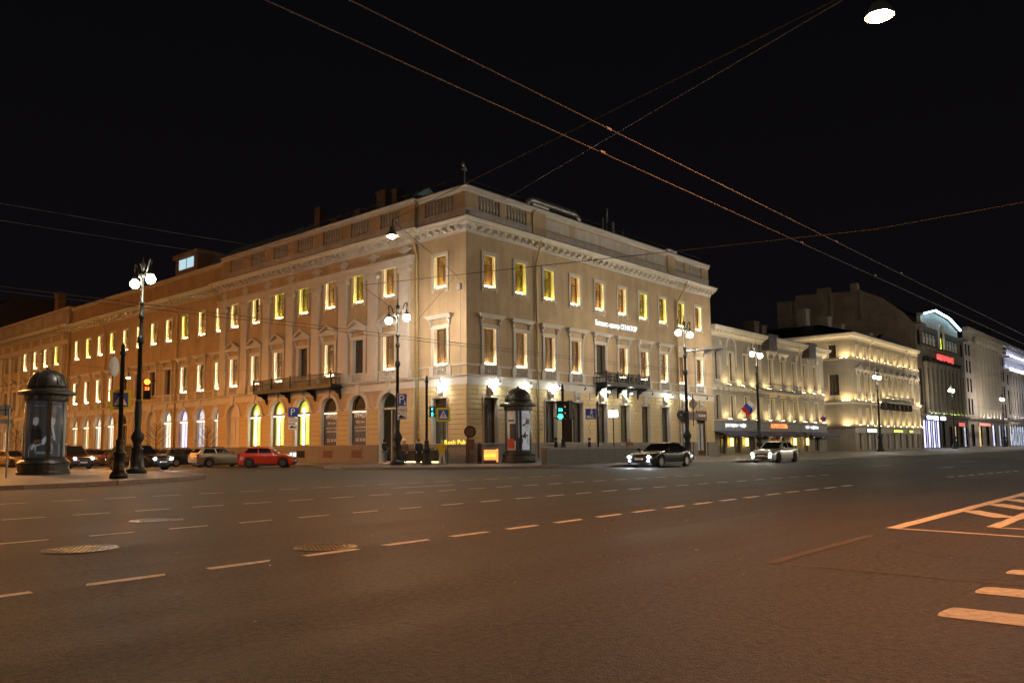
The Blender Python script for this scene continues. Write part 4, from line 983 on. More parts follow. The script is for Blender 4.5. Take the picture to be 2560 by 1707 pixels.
for x0, x1 in ((37.3, 46.2), (46.6, 58.6), (60.6, 69.9)):
    a_ = thing('awning', {37.3: 'dark blue awning under the white cafe lettering', 46.6: 'dark blue awning under the orange lettering', 60.6: 'dark blue awning at the church courtyard end'}[x0], 'awning', (x0, 0.2, 2.3))
    obj('canopy', MB().add([(0, 0, 0.45), (x1 - x0, 0, 0.45), (x1 - x0, -1.5, 0.0), (0, -1.5, 0.0), (0, -1.5, -0.22), (x1 - x0, -1.5, -0.22)], [(0, 3, 2, 1), (3, 4, 5, 2)]), 'awning', a_)
    obj('awning_arm', MB().tube([(0.2, 0, 0.0), (0.2, -1.45, -0.02)], 0.03).tube([(x1 - x0 - 0.2, 0, 0.0), (x1 - x0 - 0.2, -1.45, -0.02)], 0.03), 'steel', a_)
balc = based('balcony', MB().box(50.9, 58.8, -0.9, 0.4, 7.15, 7.35), 'cream_trim', R2)
key = ('bbar',); WM[key] = MB().box(-0.02, 0.02, -0.02, 0.02, 0, 0.95).mesh('bar', 'iron')
for i in range(41): obj('bar', WM[key], None, balc, (13.95 + i * 0.194, -1.2, 7.35))
obj('rail', MB().box(13.9, 21.8, -1.23, -1.17, 8.28, 8.34).box(13.9, 13.96, -1.17, 0, 8.28, 8.34), 'iron', balc)
for x in (15.0, 18.0, 21.0): obj('console', MB().box(x - 0.12, x + 0.12, -0.9, 0, 6.8, 7.149), 'cream_trim', balc)
downpipe(F2, R2, 60.0, 0.3, 13.0, -0.16, (11.6, 0.0, -0.6, 1.2), 'cream_trim'); downpipe(F2, R2, 37.2, 0.3, 12.9, -0.16, None, 'cream_trim')
obj('memorial_plaque', MB().box(-0.32, 0.32, -0.05, 0, 3.95, 6.0).ball((0, -0.06, 5.5), 0.24, 0.06, 0.3, 10, 6), 'sign_back', R2, (51.6 - 37.0 + 0.0, 0, 0))
letter_sign('restaurant_sign', 'ресторан + кафе', 0.62, 'sign_light', 'white illuminated lowercase lettering over the first blue awning', (42.2, 0.17, 3.36))
letter_sign('restaurant_sign', 'АБРИКОСОВЪ', 0.72, 'sign_orange', 'orange illuminated capital lettering on the grey fascia', (53.7, 0.17, 3.36), squash=0.95)
letter_sign('restaurant_sign', 'чай + кофейня', 0.62, 'sign_light', 'white illuminated lettering near the courtyard end of the fascia', (64.0, 0.17, 3.36))
AWN = lambda x: 'the white cafe lettering' if x < 46.4 else ('the orange lettering' if x < 59 else 'the courtyard end lettering')
for i, x in enumerate((41.3, 45.0, 48.9, 51.6, 54.8, 57.6, 61.6, 64.8)):
    s_ = thing('awning_spotlight', 'small white spotlight in the awning under ' + AWN(x), 'lamp', (x, -0.9, 2.05), group='spotlights under ' + AWN(x))
    obj('housing', MB().tube([(0, 0, 0.1), (0, -0.1, 0.02)], 0.06, 8), 'steel', s_); obj('bulb', MB().ball((0, -0.13, 0.0), 0.055, nu=8, nv=5), 'sign_light', s_)
for i, x in enumerate((40.9, 44.6, 58.1, 62.1)):
    s_ = thing('wall_lantern', 'tall amber glowing lantern on the wall below ' + AWN(x), 'lamp', (x, 0.1, 1.1), group='amber lanterns below ' + AWN(x))
    obj('glow_panel', MB().box(-0.13, 0.13, -0.15, 0.05, 0, 0.85), 'lantern_amber', s_); obj('cap', MB().box(-0.17, 0.17, -0.19, 0.08, 0.851, 0.93).box(-0.17, 0.17, -0.19, 0.08, -0.08, -0.001), 'iron', s_)
# flag on an angled staff
def flag(x, z, k, label, a=0.0):
    t = thing('flag', label, 'flag', (x, 0.35, z), a)
    obj('staff', MB().tube([(0, 0, 0), (0.35 * k, -1.3 * k, 1.5 * k)], 0.025), 'steel', t)
    for i, m in enumerate(('flag_red', 'flag_blue', 'flag_white')):
        mb = MB(); n = 8
        for j in range(n):
            def pt(jj, ii):
                s = jj / n; base = Vector((0.35 * k, -1.3 * k, 1.5 * k)) * (0.45 + 0.18 * ii)
                return (base.x + 1.25 * k * s, base.y + 0.10 * math.sin(s * 7), base.z - 0.42 * k * s * s - 0.35 * k * s + 0.05 * math.sin(s * 9))
            mb.quad(pt(j, i), pt(j + 1, i), pt(j + 1, i + 1), pt(j, i + 1))
        obj('stripe', mb, m, t, smooth=True)
flag(42.4, 4.3, 1.25, 'white, blue and red tricolour flag on the first staff above the restaurant')
flag(66.2, 4.0, 0.8, 'small drooping tricolour flag near the courtyard corner')

# ---- buff corner building beyond the courtyard
R3 = thing('buff_building', 'buff three storey building with floodlit walls and bracketed balcony beyond the courtyard', 'building', (80.0, 0.0, 0))
F3 = Frame(0.0); FS = Frame(-PI / 2, 80.0, 0.0)
X3 = [82.4 + 3.28 * k for k in range(10)]
ops = []
for x in X3: ops += [(x, 1.0, 13.85, 15.75, 0), (x, 1.05, 8.35, 11.35, 0), (x, 1.0, 4.1, 6.45, 0), (x, 1.5, 0.3, 2.7, 0)]
based('wall', wall_mb(80.0, 113.5, 0.1, 17.1, ops), 'buff', R3)
ops = [(-2.75, 1.15, 13.85, 15.8, 0), (-2.7, 1.5, 8.3, 11.4, 0)]
obj('wall', wall_mb(-16, 0, 0.1, 17.1, ops), 'buff', R3, rz=-PI / 2)
PL3 = [(80.0, 16), (80.0, 0), (113.5, 0)]
based('cornice', sweep([(-0.05, 16.45), (0.07, 16.45), (0.12, 16.75), (0.6, 16.9), (0.75, 17.25), (0.75, 17.35), (-0.05, 17.4)], PL3), 'cream_trim', R3)
based('string_course', sweep([(-0.05, 7.0), (0.06, 7.0), (0.12, 7.2), (0.12, 7.28), (-0.05, 7.3)], PL3), 'cream_trim', R3)
based('sill_course', sweep([(-0.05, 3.5), (0.10, 3.5), (0.22, 3.65), (0.22, 3.72), (-0.05, 3.75)], PL3), 'cream_trim', R3)
based('sill_course', sweep([(-0.05, 13.5), (0.08, 13.5), (0.14, 13.62), (-0.05, 13.66)], PL3), 'cream_trim', R3)
rf3 = based('roof', MB().add([(79.2, -0.8, 17.4), (113.5, -0.8, 17.4), (113.5, 6, 19.6), (84, 6, 19.6), (79.2, 16, 17.4), (84, 16, 19.6)], [(0, 1, 2, 3), (0, 3, 5, 4)]), 'roof_metal', R3)
for x, y, z, w in ((6, 9, 22.4, 1.6), (10, 7, 21.4, 1.6), (16, 7, 20.8, 1.4), (24, 5, 19.9, 1.8)): obj('chimney', MB().box(x - w / 2, x + w / 2, y - 0.6, y + 0.6, 18, z).box(x - w / 2 - 0.1, x + w / 2 + 0.1, y - 0.7, y + 0.7, z + 0.001, z + 0.2), 'cream', rf3)
obj('roof_pediment', MB().prism([(12, 17.41), (24, 17.41), (21.5, 18.5), (14.5, 18.5)], -0.3, 0.4), 'roof_metal', rf3)
for k, x in enumerate(X3):
    simple_win(F3, R3, x, 13.85, 1.0, 1.90, wm='cream_trim', tw=0.06)
    o = simple_win(F3, R3, x, 8.35, 1.05, 3.0, wm='cream_trim')
    obj('hood', hood_mesh(1.05, 'ped'), None, o, (0, 0, 3.1))
    simple_win(F3, R3, x, 4.1, 1.0, 2.35, wm='cream_trim', tw=0.06)
    simple_win(F3, R3, x, 0.3, 1.5, 2.4, wm='cream_trim', tw=0.0, room='shop_cool' if k in (1, 2, 4, 5, 6) else 'dark_room')
    if k not in (4, 5, 6, 7): obj('panel', MB().box(x - 80 - 0.6, x - 80 + 0.6, -0.1, 0, 7.35, 8.1), 'cream_trim', R3)
    xx = x + 1.64 if k < 9 else x + 0.85
    flood(F3, R3, xx, 13.68, 0.8); flood(F3, R3, xx, 7.4 if k not in (3, 4, 5, 6, 7) else 8.2, 0.8); flood(F3, R3, xx, 3.78, 0.8)
flood(F3, R3, 80.8, 13.68, 0.7); flood(F3, R3, 80.8, 7.4, 0.7); flood(F3, R3, 80.8, 3.78, 0.7)
simple_win(FS, R3, -2.75, 13.85, 1.15, 1.95, tw=0.0); simple_win(FS, R3, -2.7, 8.3, 1.5, 3.1, tw=0.0)
obj('blind_window', MB().box(-3.4, -1.95, -0.05, -0.001, 3.85, 6.5), 'buff', R3, rz=-PI / 2)
for u in (-0.95, -4.6):
    for z in (13.68, 7.4, 3.78): flood(FS, R3, u, z, 1.2)
b3 = obj('balcony', MB().box(11.5, 26.5, -1.1, 0, 7.45, 7.65), 'iron', R3)
for i in range(60): obj('bar', WM[('bbar',)], None, b3, (11.6 + i * 0.25, -1.06, 7.65))
obj('rail', MB().box(11.5, 26.5, -1.09, -1.03, 8.58, 8.64), 'iron', b3)
for i in range(7): obj('console', MB().prism([(0, 6.4), (0.2, 6.4), (0.2, 7.44), (0, 7.44)], -0.9, 0), 'iron', b3, (12 + i * 2.3, 0, 0))
downpipe(F3, R3, 87.3, 0.3, 16.6, -0.16, (15.4, 0.3, -0.5, 1.0), 'cream_trim'); downpipe(F3, R3, 105.3, 0.3, 16.6, -0.16, (15.4, 0.3, -0.5, 1.0), 'cream_trim'); downpipe(F3, R3, 113.1, 0.3, 16.6, -0.16, None, 'cream_trim')
obj('shop_band', MB().box(0.05, 33.4, -0.12, -0.001, 2.75, 3.49), 'cream_trim', R3)
def lit_panel(label, x, y, z, w, h, mt):
    t = thing('shop_sign', label, 'sign', (x, y, z)); obj('case', MB().box(-w / 2 - 0.06, w / 2 + 0.06, -0.05, 0.08, -h / 2 - 0.06, h / 2 + 0.06), 'plastic_black', t)
    obj('face', MB().box(-w / 2, w / 2, -0.07, -0.051, -h / 2, h / 2), mt, t)
lit_panel('pale teal lit shop sign on the buff building corner', 86.6, -0.22, 3.12, 4.2, 0.42, 'sign_teal')
lit_panel('long lime green lit shop sign on the buff building', 99.6, -0.22, 3.1, 4.6, 0.30, 'sign_green')
lit_panel('short lime green lit shop sign beside a downpipe', 106.8, -0.22, 3.1, 1.8, 0.30, 'sign_green')

# courtyard between the two: set-back wall
cy = thing('courtyard_wall', 'low pale wall closing the courtyard between two buildings', 'wall', (69.7, 9.0, 0))
obj('wall', MB().box(0, 10.2, 0, 0.4, 0.1, 3.4), 'cream', cy); obj('coping', MB().box(-0.0, 10.2, -0.15, 0.55, 3.401, 3.6), 'cream_trim', cy)
obj('doorway', MB().box(2.5, 4.6, -0.02, -0.001, 0.15, 2.6).box(6.5, 7.6, -0.02, -0.001, 1.0, 2.4), 'dark_room', cy)

# ---- gabled dark stone shopping palace
R4 = thing('gabled_palace', 'tall dark stone building with white lit stepped gable and red lettering', 'building', (113.6, 0.0, 0))
ops = []
for i in range(9): ops.append((119.0 + 2.9 * i, 1.5, 7.2, 15.6, 0))
for i in range(4): ops.append((119.6 + 2.2 * i, 0.9, 19.2, 21.6, 0)); ops.append((136.3 + 2.2 * i, 0.9, 19.2, 21.6, 0))
ops += [(131.0, 3.0, 19.2, 23.6, 1), (115.8, 1.4, 8, 14.5, 0), (147.0, 1.4, 8, 14.5, 0), (115.8, 1.4, 18.8, 21.4, 0), (147.0, 1.4, 18.8, 21.4, 0)]
for i in range(5): ops.append((116.6 + 3.1 * i, 2.2, 0.3, 5.2, 0))
for i in range(4): ops.append((134.5 + 4.0 * i, 2.6, 0.3, 4.3, 0))
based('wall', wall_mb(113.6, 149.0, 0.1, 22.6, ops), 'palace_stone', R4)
based('gable', MB().prism([(117.6, 22.601), (144.6, 22.601), (144.6, 23.9), (136.5, 25.4), (126.0, 25.8), (117.6, 24.2)], -0.02, 0.6), 'pale_stone', R4)
for a, b in (((117.4, 24.35), (126.0, 25.95)), ((126.0, 25.95), (136.5, 25.55)), ((136.5, 25.55), (144.9, 24.0))):
    d = Vector((b[0] - a[0], 0, b[1] - a[1])); L_ = d.length; o = obj('lit_coping', MB().box(0, L_, -0.7, 0.5, 0, 0.30), 'pale_stone', R4, (a[0] - 113.6, 0, a[1]), rot=(0, -math.atan2(d.z, d.x), 0))
    obj('light_strip', MB().quad((0.1, -0.66, -0.02), (L_ - 0.1, -0.66, -0.02), (L_ - 0.1, -0.50, -0.02), (0.1, -0.50, -0.02)).box(0.05, L_ - 0.05, -0.74, -0.705, 0.06, 0.24), 'cove_white', o)
obj('gable_niche', arch_ring(3.4, 4.6, 1.5, 1.9, -0.35, 0).box(-1.9, -1.5, -0.35, 0, 0, 2.9).box(1.5, 1.9, -0.35, 0, 0, 2.9), 'pale_stone', R4, (17.4, 0, 19.2))
obj('room', MB().quad((12, 0.7, 7), (34, 0.7, 7), (34, 0.7, 24), (12, 0.7, 24)).quad((0, 0.7, 7), (12, 0.7, 7), (12, 0.7, 22), (0, 0.7, 22)), 'dark_room', R4)
obj('cornice', MB().box(3.2, 32.0, -0.5, 0, 18.25, 18.6).box(0, 36.0, -0.35, 0, 6.0, 6.35).box(0, 4.2, -0.9, 0, 22.2, 22.6).box(31.2, 36, -0.9, 0, 22.2, 22.6), 'palace_trim', R4)
for i in range(10):
    x = 117.5 + 2.9 * i; p = obj('column', MB().lathe([(0.5, 6.4), (0.42, 6.9), (0.38, 14.6), (0.6, 15.4), (0.62, 15.9)], 10), 'palace_trim', R4, (x - 113.6, -0.35, 0), smooth=True)
    flood(Frame(0.0), R4, x, 6.42, 0.5, -0.95, 'flood_lime')
for i in range(10): obj('frieze_figure', MB().ball((0, -0.3, 0), 0.7, 0.3, 0.5, 8, 5).ball((0.5, -0.35, 0.25), 0.3, 0.25, 0.4, 8, 5), 'iron_green', R4, (4.4 + 2.85 * i, 0, 16.3))
for i in range(4):
    x = 4.9 + 2.2 * i
    for xx in (x, x + 16.7): obj('bust', MB().lathe([(0.28, 19.25), (0.20, 19.8), (0.34, 20.3), (0.12, 20.65), (0.2, 20.85), (0.15, 21.15), (0.02, 21.2)], 8), 'pale_stone', R4, (xx, -0.1, 0), smooth=True)
for k, i in enumerate(range(5)): place('window', back_mesh(2.2, 4.9, 'shop_violet' if i < 4 else 'dark_room', 0.3), F3, R4, 116.6 + 3.1 * i, 0, 0.3)
for i in range(4): place('window', back_mesh(2.6, 4.0, ('dark_room', 'room_amber', 'dark_room', 'shop_cool')[i], 0.3), F3, R4, 134.5 + 4.0 * i, 0, 0.3)
for x in (129.6, 132.3, 139.0): obj('lit_slot', MB().box(-0.25, 0.25, 0.3, 0.4, 19.3, 21.4), 'lime_glow', R4, (x - 113.6, 0, 0))
based('side_wall', MB().add([(113.55, 0, 0.1), (113.55, 0, 22.4), (113.55, 1.75, 24.6), (113.55, 5.0, 27.5), (113.55, 9.4, 29.8), (113.55, 9.5, 30.2), (113.55, 10.6, 30.2), (113.55, 10.7, 29.6), (113.55, 14.5, 29.7), (113.55, 16.2, 29.9), (113.55, 21.2, 30.1), (113.55, 21.25, 29.1), (113.55, 25.0, 29.3), (113.55, 25.0, 0.1)], [tuple(range(14))]), 'firewall', R4)
for y, z0, z1 in ((21.25, 17, 29.0), (14.5, 17, 29.9), (9.0, 24, 29.6)): obj('pilaster_strip', MB().box(-0.25, -0.051, y - 0.25, y + 0.25, z0, z1), 'firewall', R4)
obj('chimney', MB().box(0, 1.0, 9.4, 10.7, 29.5, 31.0).box(0, 1, 14.5, 17.0, 29.5, 30.9), 'firewall', R4)
rf4 = based('roof', MB().add([(113.6, 1.8, 24.5), (149, 1.8, 24.5), (149, 9.5, 29.6), (113.6, 9.5, 29.6), (113.6, 25, 29.2), (149, 25, 29.2), (149, 25, 0.1), (113.6, 25, 0.1)], [(0, 1, 2, 3), (3, 2, 5, 4), (4, 5, 6, 7)]), 'roof_metal', R4)
letter_sign('gable_sign', 'GRAND PALACE', 1.75, 'sign_red', 'red neon capital lettering across the dark stone building', (132.3, -0.3, 17.25), ext=0.08, squash=0.98)
for i, x in enumerate((118.5, 122.6, 127.8)):
    s_ = thing('light_box', 'blue-white lit box sign above the violet shop windows', 'sign', (x, -0.32, 5.45), group='box signs over the violet shop windows')
    obj('face', MB().box(-1.4, 1.4, -0.1, 0.0, 0, 0.5), 'cove_blue', s_); obj('frame', MB().box(-1.5, 1.5, 0.001, 0.2, -0.1, 0.6), 'awning', s_)
lit_panel('short red lit sign at street level of the dark stone building', 141.5, -0.4, 4.75, 5.0, 0.7, 'sign_red')

# ---- ornate pale building and the bluish lit one beyond
R5 = thing('ornate_building', 'ornate pale stone building with sculpted cornice, lit white', 'building', (149.2, 0.0, 0))
ops = []
X5 = [151.3, 154.0] + [160.5 + 3.4 * i for i in range(6)] + [182.5, 186.0, 189.0]
for x in X5:
    for z, h in ((7.0, 3.4), (11.8, 2.9), (15.9, 2.6), (19.6, 2.4)): ops.append((x, 1.4, z, z + h, 0))
for x in (153, 160, 167, 174, 181, 187.5): ops.append((x, 3.0, 0.3, 5.0, 0))
based('wall', wall_mb(149.2, 191.0, 0.1, 25.2, ops), 'pale_stone', R5)
based('cornice', MB().box(149.2, 191, -1.2, 0, 24.6, 25.4).box(149.2, 191, -0.5, 0, 6.0, 6.4).box(149.2, 191, -0.3, 0, 22.6, 22.9), 'cream_trim', R5)
based('roof', MB().add([(149.2, -1.2, 25.4), (191, -1.2, 25.4), (191, 9, 28), (149.2, 9, 28)], [(0, 1, 2, 3)]).box(168, 184, 1, 3, 26, 28.6), 'roof_metal', R5)
for i in range(12): obj('corbel_figure', MB().ball((0, -0.6, 0), 0.5, 0.6, 0.9, 8, 5).ball((0, -0.9, 0.8), 0.35, 0.35, 0.4, 8, 5), 'cream_trim', R5, (9.5 + 2.3 * i, 0, 23.4))
for i in range(8): obj('pier', MB().box(-0.4, 0.4, -0.55, 0, 6.4, 22.6), 'cream_trim', R5, (9.6 + 3.4 * i, 0, 0))
for x in X5:
    for z, h in ((7.0, 3.4), (11.8, 2.9), (15.9, 2.6), (19.6, 2.4)): place('window', back_mesh(1.4, h, 'dark_room', 0.3), F3, R5, x, 0, z)
for i, x in enumerate((153, 160, 167, 174, 181, 187.5)): place('window', back_mesh(3.0, 4.7, ('dark_room', 'room_amber', 'dark_room', 'shop_violet', 'shop_cool', 'shop_cool')[i], 0.3), F3, R5, x, 0, 0.3)
for i in range(8): flood(F3, R5, 158.9 + 3.4 * i, 6.5, 1.6, -1.0, 'flood_white')
lit_panel('long red lit canopy sign of the ornate pale building', 157.0, -1.5, 4.9, 11.0, 0.6, 'sign_red')
R6 = thing('white_palace', 'white building with blue-white lit cornice and urn parapet at the street end', 'building', (191.2, 0.0, 0))
ops = []
for i in range(14):
    x = 194 + 3.6 * i; ops += [(x, 1.6, 8.0, 14.0, 0), (x, 1.5, 15.4, 18.0, 0), (x, 1.9, 0.3, 5.6, 1)]
based('wall', wall_mb(191.2, 245, 0.1, 22.2, ops), 'pale_stone', R6)
based('cornice', MB().box(191.2, 245, -0.9, 0, 18.8, 19.3).box(191.2, 245, -1.3, 0, 22.0, 22.5).box(191.2, 245, -0.4, 0, 6.6, 7.1), 'pale_stone', R6)
based('parapet', MB().box(191.2, 245, -0.5, 0, 22.501, 24.2), 'pale_stone', R6)
obj('light_strip', MB().box(0.2, 53, -1.15, -1.0, 19.302, 19.42).box(0.2, 53, -1.42, -1.31, 22.502, 22.6), 'cove_blue', R6)
for i in range(12): obj('urn', MB().lathe([(0.5, 24.2), (0.25, 24.6), (0.6, 25.3), (0.5, 25.7), (0.1, 26.1)], 8), 'pale_stone', R6, (2 + 4 * i, -0.25, 0), smooth=True)
for i in range(14):
    x = 194 + 3.6 * i
    place('window', back_mesh(1.6, 6.0, 'dark_room', 0.3), F3, R6, x, 0, 8.0); place('window', back_mesh(1.5, 2.6, 'dark_room', 0.3), F3, R6, x, 0, 15.4); place('window', back_mesh(1.9, 5.3, 'shop_cool2', 0.3), F3, R6, x, 0, 0.3)
    flood(F3, R6, x + 1.8, 7.15, 1.0, -0.7, 'flood_blue')
    obj('pilaster', MB().box(-0.35, 0.35, -0.3, 0, 7.1, 18.8), 'pale_stone', R6, (x + 1.8 - 191.2, 0, 0))
# ================================================================== street lamps
LP = {}
def lamp_post(x, y, ang, label, z0=0.145):
    t = thing('street_lamp', label, 'street lamp', (x, y, z0), ang)
    if not LP:
        LP['base'] = MB().lathe([(0.50, 0), (0.50, 0.20), (0.42, 0.28), (0.36, 0.32), (0.27, 1.15), (0.33, 1.25), (0.23, 1.32), (0.20, 1.5), (0.31, 1.75), (0.33, 1.92), (0.21, 2.12), (0.15, 2.3), (0.16, 2.6), (0.19, 3.1), (0.16, 3.5), (0.18, 3.6), (0.12, 3.75)], 12).mesh('base', 'iron_green', True)
        LP['shaft'] = MB().lathe([(0.12, 3.74), (0.105, 6.6), (0.14, 6.65), (0.18, 6.75), (0.18, 6.95), (0.12, 7.05), (0.09, 7.1), (0.085, 7.95), (0.14, 8.0), (0.15, 8.2), (0.085, 8.3), (0.085, 8.7), (0.14, 8.75), (0.14, 8.85), (0.075, 8.95), (0.07, 10.1), (0.16, 10.15), (0.12, 10.35), (0.05, 10.42)], 10).mesh('shaft', 'iron_green', True)
        LP['finial'] = MB().lathe([(0.05, 10.4), (0.09, 10.6), (0.16, 10.85), (0.05, 10.95), (0.03, 11.1), (0.012, 11.45)], 8).mesh('finial', 'iron_green', True)
        a = MB().tube([(0.05, 0, 10.25), (0.28, 0, 10.30), (0.50, 0, 10.48), (0.62, 0, 10.78), (0.78, 0, 10.98), (0.95, 0, 10.98), (1.02, 0, 10.82), (0.96, 0, 10.70)], [0.05, 0.05, 0.045, 0.04, 0.04, 0.035, 0.03, 0.02], 6)
        a.tube([(0.90, 0, 10.95), (0.93, 0, 10.72), (0.93, 0, 10.40)], 0.022, 5).tube([(0.3, 0, 10.32), (0.42, 0, 10.22), (0.52, 0, 10.30), (0.46, 0, 10.40)], 0.025, 5)
        LP['arm'] = a.mesh('arm', 'iron_green', True)
        LP['cap'] = MB().lathe([(0.03, 10.52), (0.06, 10.46), (0.05, 10.36), (0.15, 10.28), (0.17, 10.16), (0.15, 10.14)], 10, (0.93, 0, 0)).mesh('globe_cap', 'lamp_cap', True)
        bm = bmesh.new(); bmesh.ops.create_icosphere(bm, subdivisions=2, radius=0.235); me = bpy.data.meshes.new('globe'); bm.to_mesh(me); bm.free()
        for p in me.polygons: p.use_smooth = True
        me.materials.append(MATS['globe']); LP['globe'] = me; LP['tall'] = me.copy(); LP['tall'].materials.clear(); LP['tall'].materials.append(MATS['globe_fill'])  # second globe: brightened copy for the added fill lamps
    for n in ('base', 'shaft', 'finial'): obj(n, LP[n], None, t)
    for s in (0, PI):
        a = obj('arm', LP['arm'], None, t, rz=s); obj('globe_cap', LP['cap'], None, a); obj('globe', LP['globe'], None, a, (0.93, 0, 9.93))
    return t
lamp_post(-22.3, 1.8, PI / 2, 'tall double globe street lamp behind the poster kiosk corner')
lamp_post(-4.7, 2.0, PI / 2, 'double globe street lamp carrying the disabled parking sign')
lamp_post(16.3, -8.3, 0.0, 'double globe street lamp with a sign arm near the granite parapet')
lamp_post(35.2, -5.7, 0.0, 'double globe street lamp in front of the blue-awning restaurant')
lamp_post(74.0, -5.2, 0.0, 'double globe street lamp in front of the buff building')
lamp_post(114.0, -5.2, 0.0, 'double globe street lamp in front of the dark gabled palace')
lamp_post(156.0, -5.2, 0.0, 'double globe street lamp in front of the ornate pale building')
lamp_post(198.0, -5.5, 0.0, 'double globe street lamp by the white lit palace')
for x, y in ((-46.0, -48.0), (-62.0, -6.0)): lamp_post(x, y, 0.0, 'added unseen double globe lamp at the camera end of the avenue', 0.0)['group'] = 'added lamps at the camera end'  # out-of-view lamps added to raise the facade brightness
for x in (4.0, 40.0, 76.0, 112.0, 150.0):  # lamps added out of view, brightened to fill the upper facades
    t = lamp_post(x, -50.0, 0.0, 'added unseen double globe lamp on the opposite pavement, brightened to fill the facades', 0.0); t['group'] = 'added fill lamps on the opposite pavement'
    for a in t.children:
        for g_ in a.children:
            if g_.name.startswith('globe') and not g_.name.startswith('globe_cap'): g_.data = LP['tall']

# sodium luminaires slung on span wires over the carriageway
def hanging_lamp(x, y, z, label, tilt=(0, 0, 0), mt='sodium'):
    t = thing('hanging_lamp', label, 'lamp', (x, y, z)); t.rotation_euler = tilt
    obj('reflector', MB().lathe([(0.06, 0.24), (0.10, 0.22), (0.15, 0.15), (0.22, 0.02), (0.23, 0.0), (0.21, 0.0), (0.13, 0.13), (0.05, 0.16)], 16), 'steel', t, smooth=True)
    obj('bulb', MB().ball((0, 0, 0.01), 0.125, 0.125, 0.10, 10, 6), mt, t, smooth=True)
    obj('hanger', MB().tube([(0, 0, 0.24), (0, 0, 0.62)], 0.02).box(-0.06, 0.06, -0.06, 0.06, 0.24, 0.36), 'iron', t)
    return t
hanging_lamp(-27.81, -36.52, 8.0, 'large orange sodium lamp slung high over the near carriageway')
hanging_lamp(-21.91, -17.70, 9.0, 'orange sodium lamp on a wire in front of the cornice', mt='sodium_dim')
hanging_lamp(-12.0, 27.0, 7.26, 'orange sodium lamp over the side street behind the traffic signals', mt='sodium_far')
for x, y in ((-25.5, 22.0), (-24.0, 50.0), (-24.0, 76.0), (-24.0, 102.0)):  # out-of-view lamps added to light the upper side street facade
    hanging_lamp(x, y, 13.0, 'added unseen sodium lamp over the west kerb, filling the side street facade', mt='sodium_fill')['group'] = 'added fill lamps over the west kerb of the side street'

# ================================================================== overhead wires
def wire(label, pts, r=0.012, sag=0.0, clamps=()):
    P = [Vector(p) for p in pts]
    if len(P) == 2:
        n = 10; P = [P[0].lerp(P[1], i / n) - Vector((0, 0, sag * 4 * (i / n) * (1 - i / n))) for i in range(n + 1)]
    mb = MB().tube(P, r, 5)
    for c in clamps: mb.box(c[0] - 0.06, c[0] + 0.06, c[1] - 0.014, c[1] + 0.014, c[2] - 0.012, c[2] + 0.022)
    return tag(obj('overhead_wire', mb, 'wire'), label, 'wire')
tz = 5.8
wire('trolley wire over the near lane, the one further from the camera', [(-60, -33.05, tz), (140, -34.0, tz)], 0.0075, 0.0, [(-30.8, -33.2, tz), (-23, -33.25, tz), (-18, -33.3, tz)])
wire('trolley wire over the near lane, the one closer to the camera', [(-60, -33.68, tz), (140, -34.6, tz)], 0.0075, 0.0, [(-31.5, -33.8, tz), (-22.5, -33.85, tz), (-17.8, -33.9, tz)])
wire('trolley wire over the far lane, kerb side', [(-60, -14.3, tz), (60, -15.2, tz), (140, -17, tz)], 0.010, 0.0, [(-27, -14.5, tz), (0, -14.8, tz)])
wire('trolley wire over the far lane, road side', [(-60, -15.0, tz), (60, -15.9, tz), (140, -17.6, tz)], 0.010, 0.0, [(-26, -15.2, tz), (1, -15.5, tz)])
wire('span wire crossing the avenue above the trolley wires', [(-17.4, -46.8, 7.3), (-18.9, -33.6, 6.85), (-23.4, -17.8, 6.95), (-5.0, 0.0, 9.5), (0.0, 1.2, 13.6)], 0.011)
wire('cable from the near sodium lamp to the parapet corner', [(-24.6, -46.9, 8.9), (-27.81, -36.52, 8.62), (4.2, 0.05, 20.1)], 0.014)
wire('wire carrying the sodium lamp by the cornice', [(-27.81, -36.52, 8.62), (-21.91, -17.70, 9.62), (-1.0, 0.2, 13.6), (-0.05, 0.6, 13.3)], 0.013)
wire('side street wire carrying a sodium lamp', [(-0.05, 27.0, 8.6), (-12.0, 27.0, 7.88), (-34, 27.5, 8.6)], 0.012)
wire('upper thin wire over the side street', [(-70, 8.0, 14.5), (-0.4, 14.0, 17.0)], 0.012, 0.6)
wire('lower thin wire over the side street', [(-70, 6.0, 13.2), (-0.4, 16.0, 16.4)], 0.012, 0.6)
wire('thin wire from the buff building lamps across the avenue', [(74.0, -5.2, 8.6), (33.5, -46.9, 9.2)], 0.012, 0.5)
b_ = tag(obj('junction_box', MB().box(-0.2, 0.0, -0.18, 0.18, 0, 0.45).box(-0.03, 0.0, -0.02, 0.02, -6.5, -0.001), 'parapet', None, (-0.001, 0.62, 12.6)), 'small pale junction box on the corner wall below the wires', 'junction box')

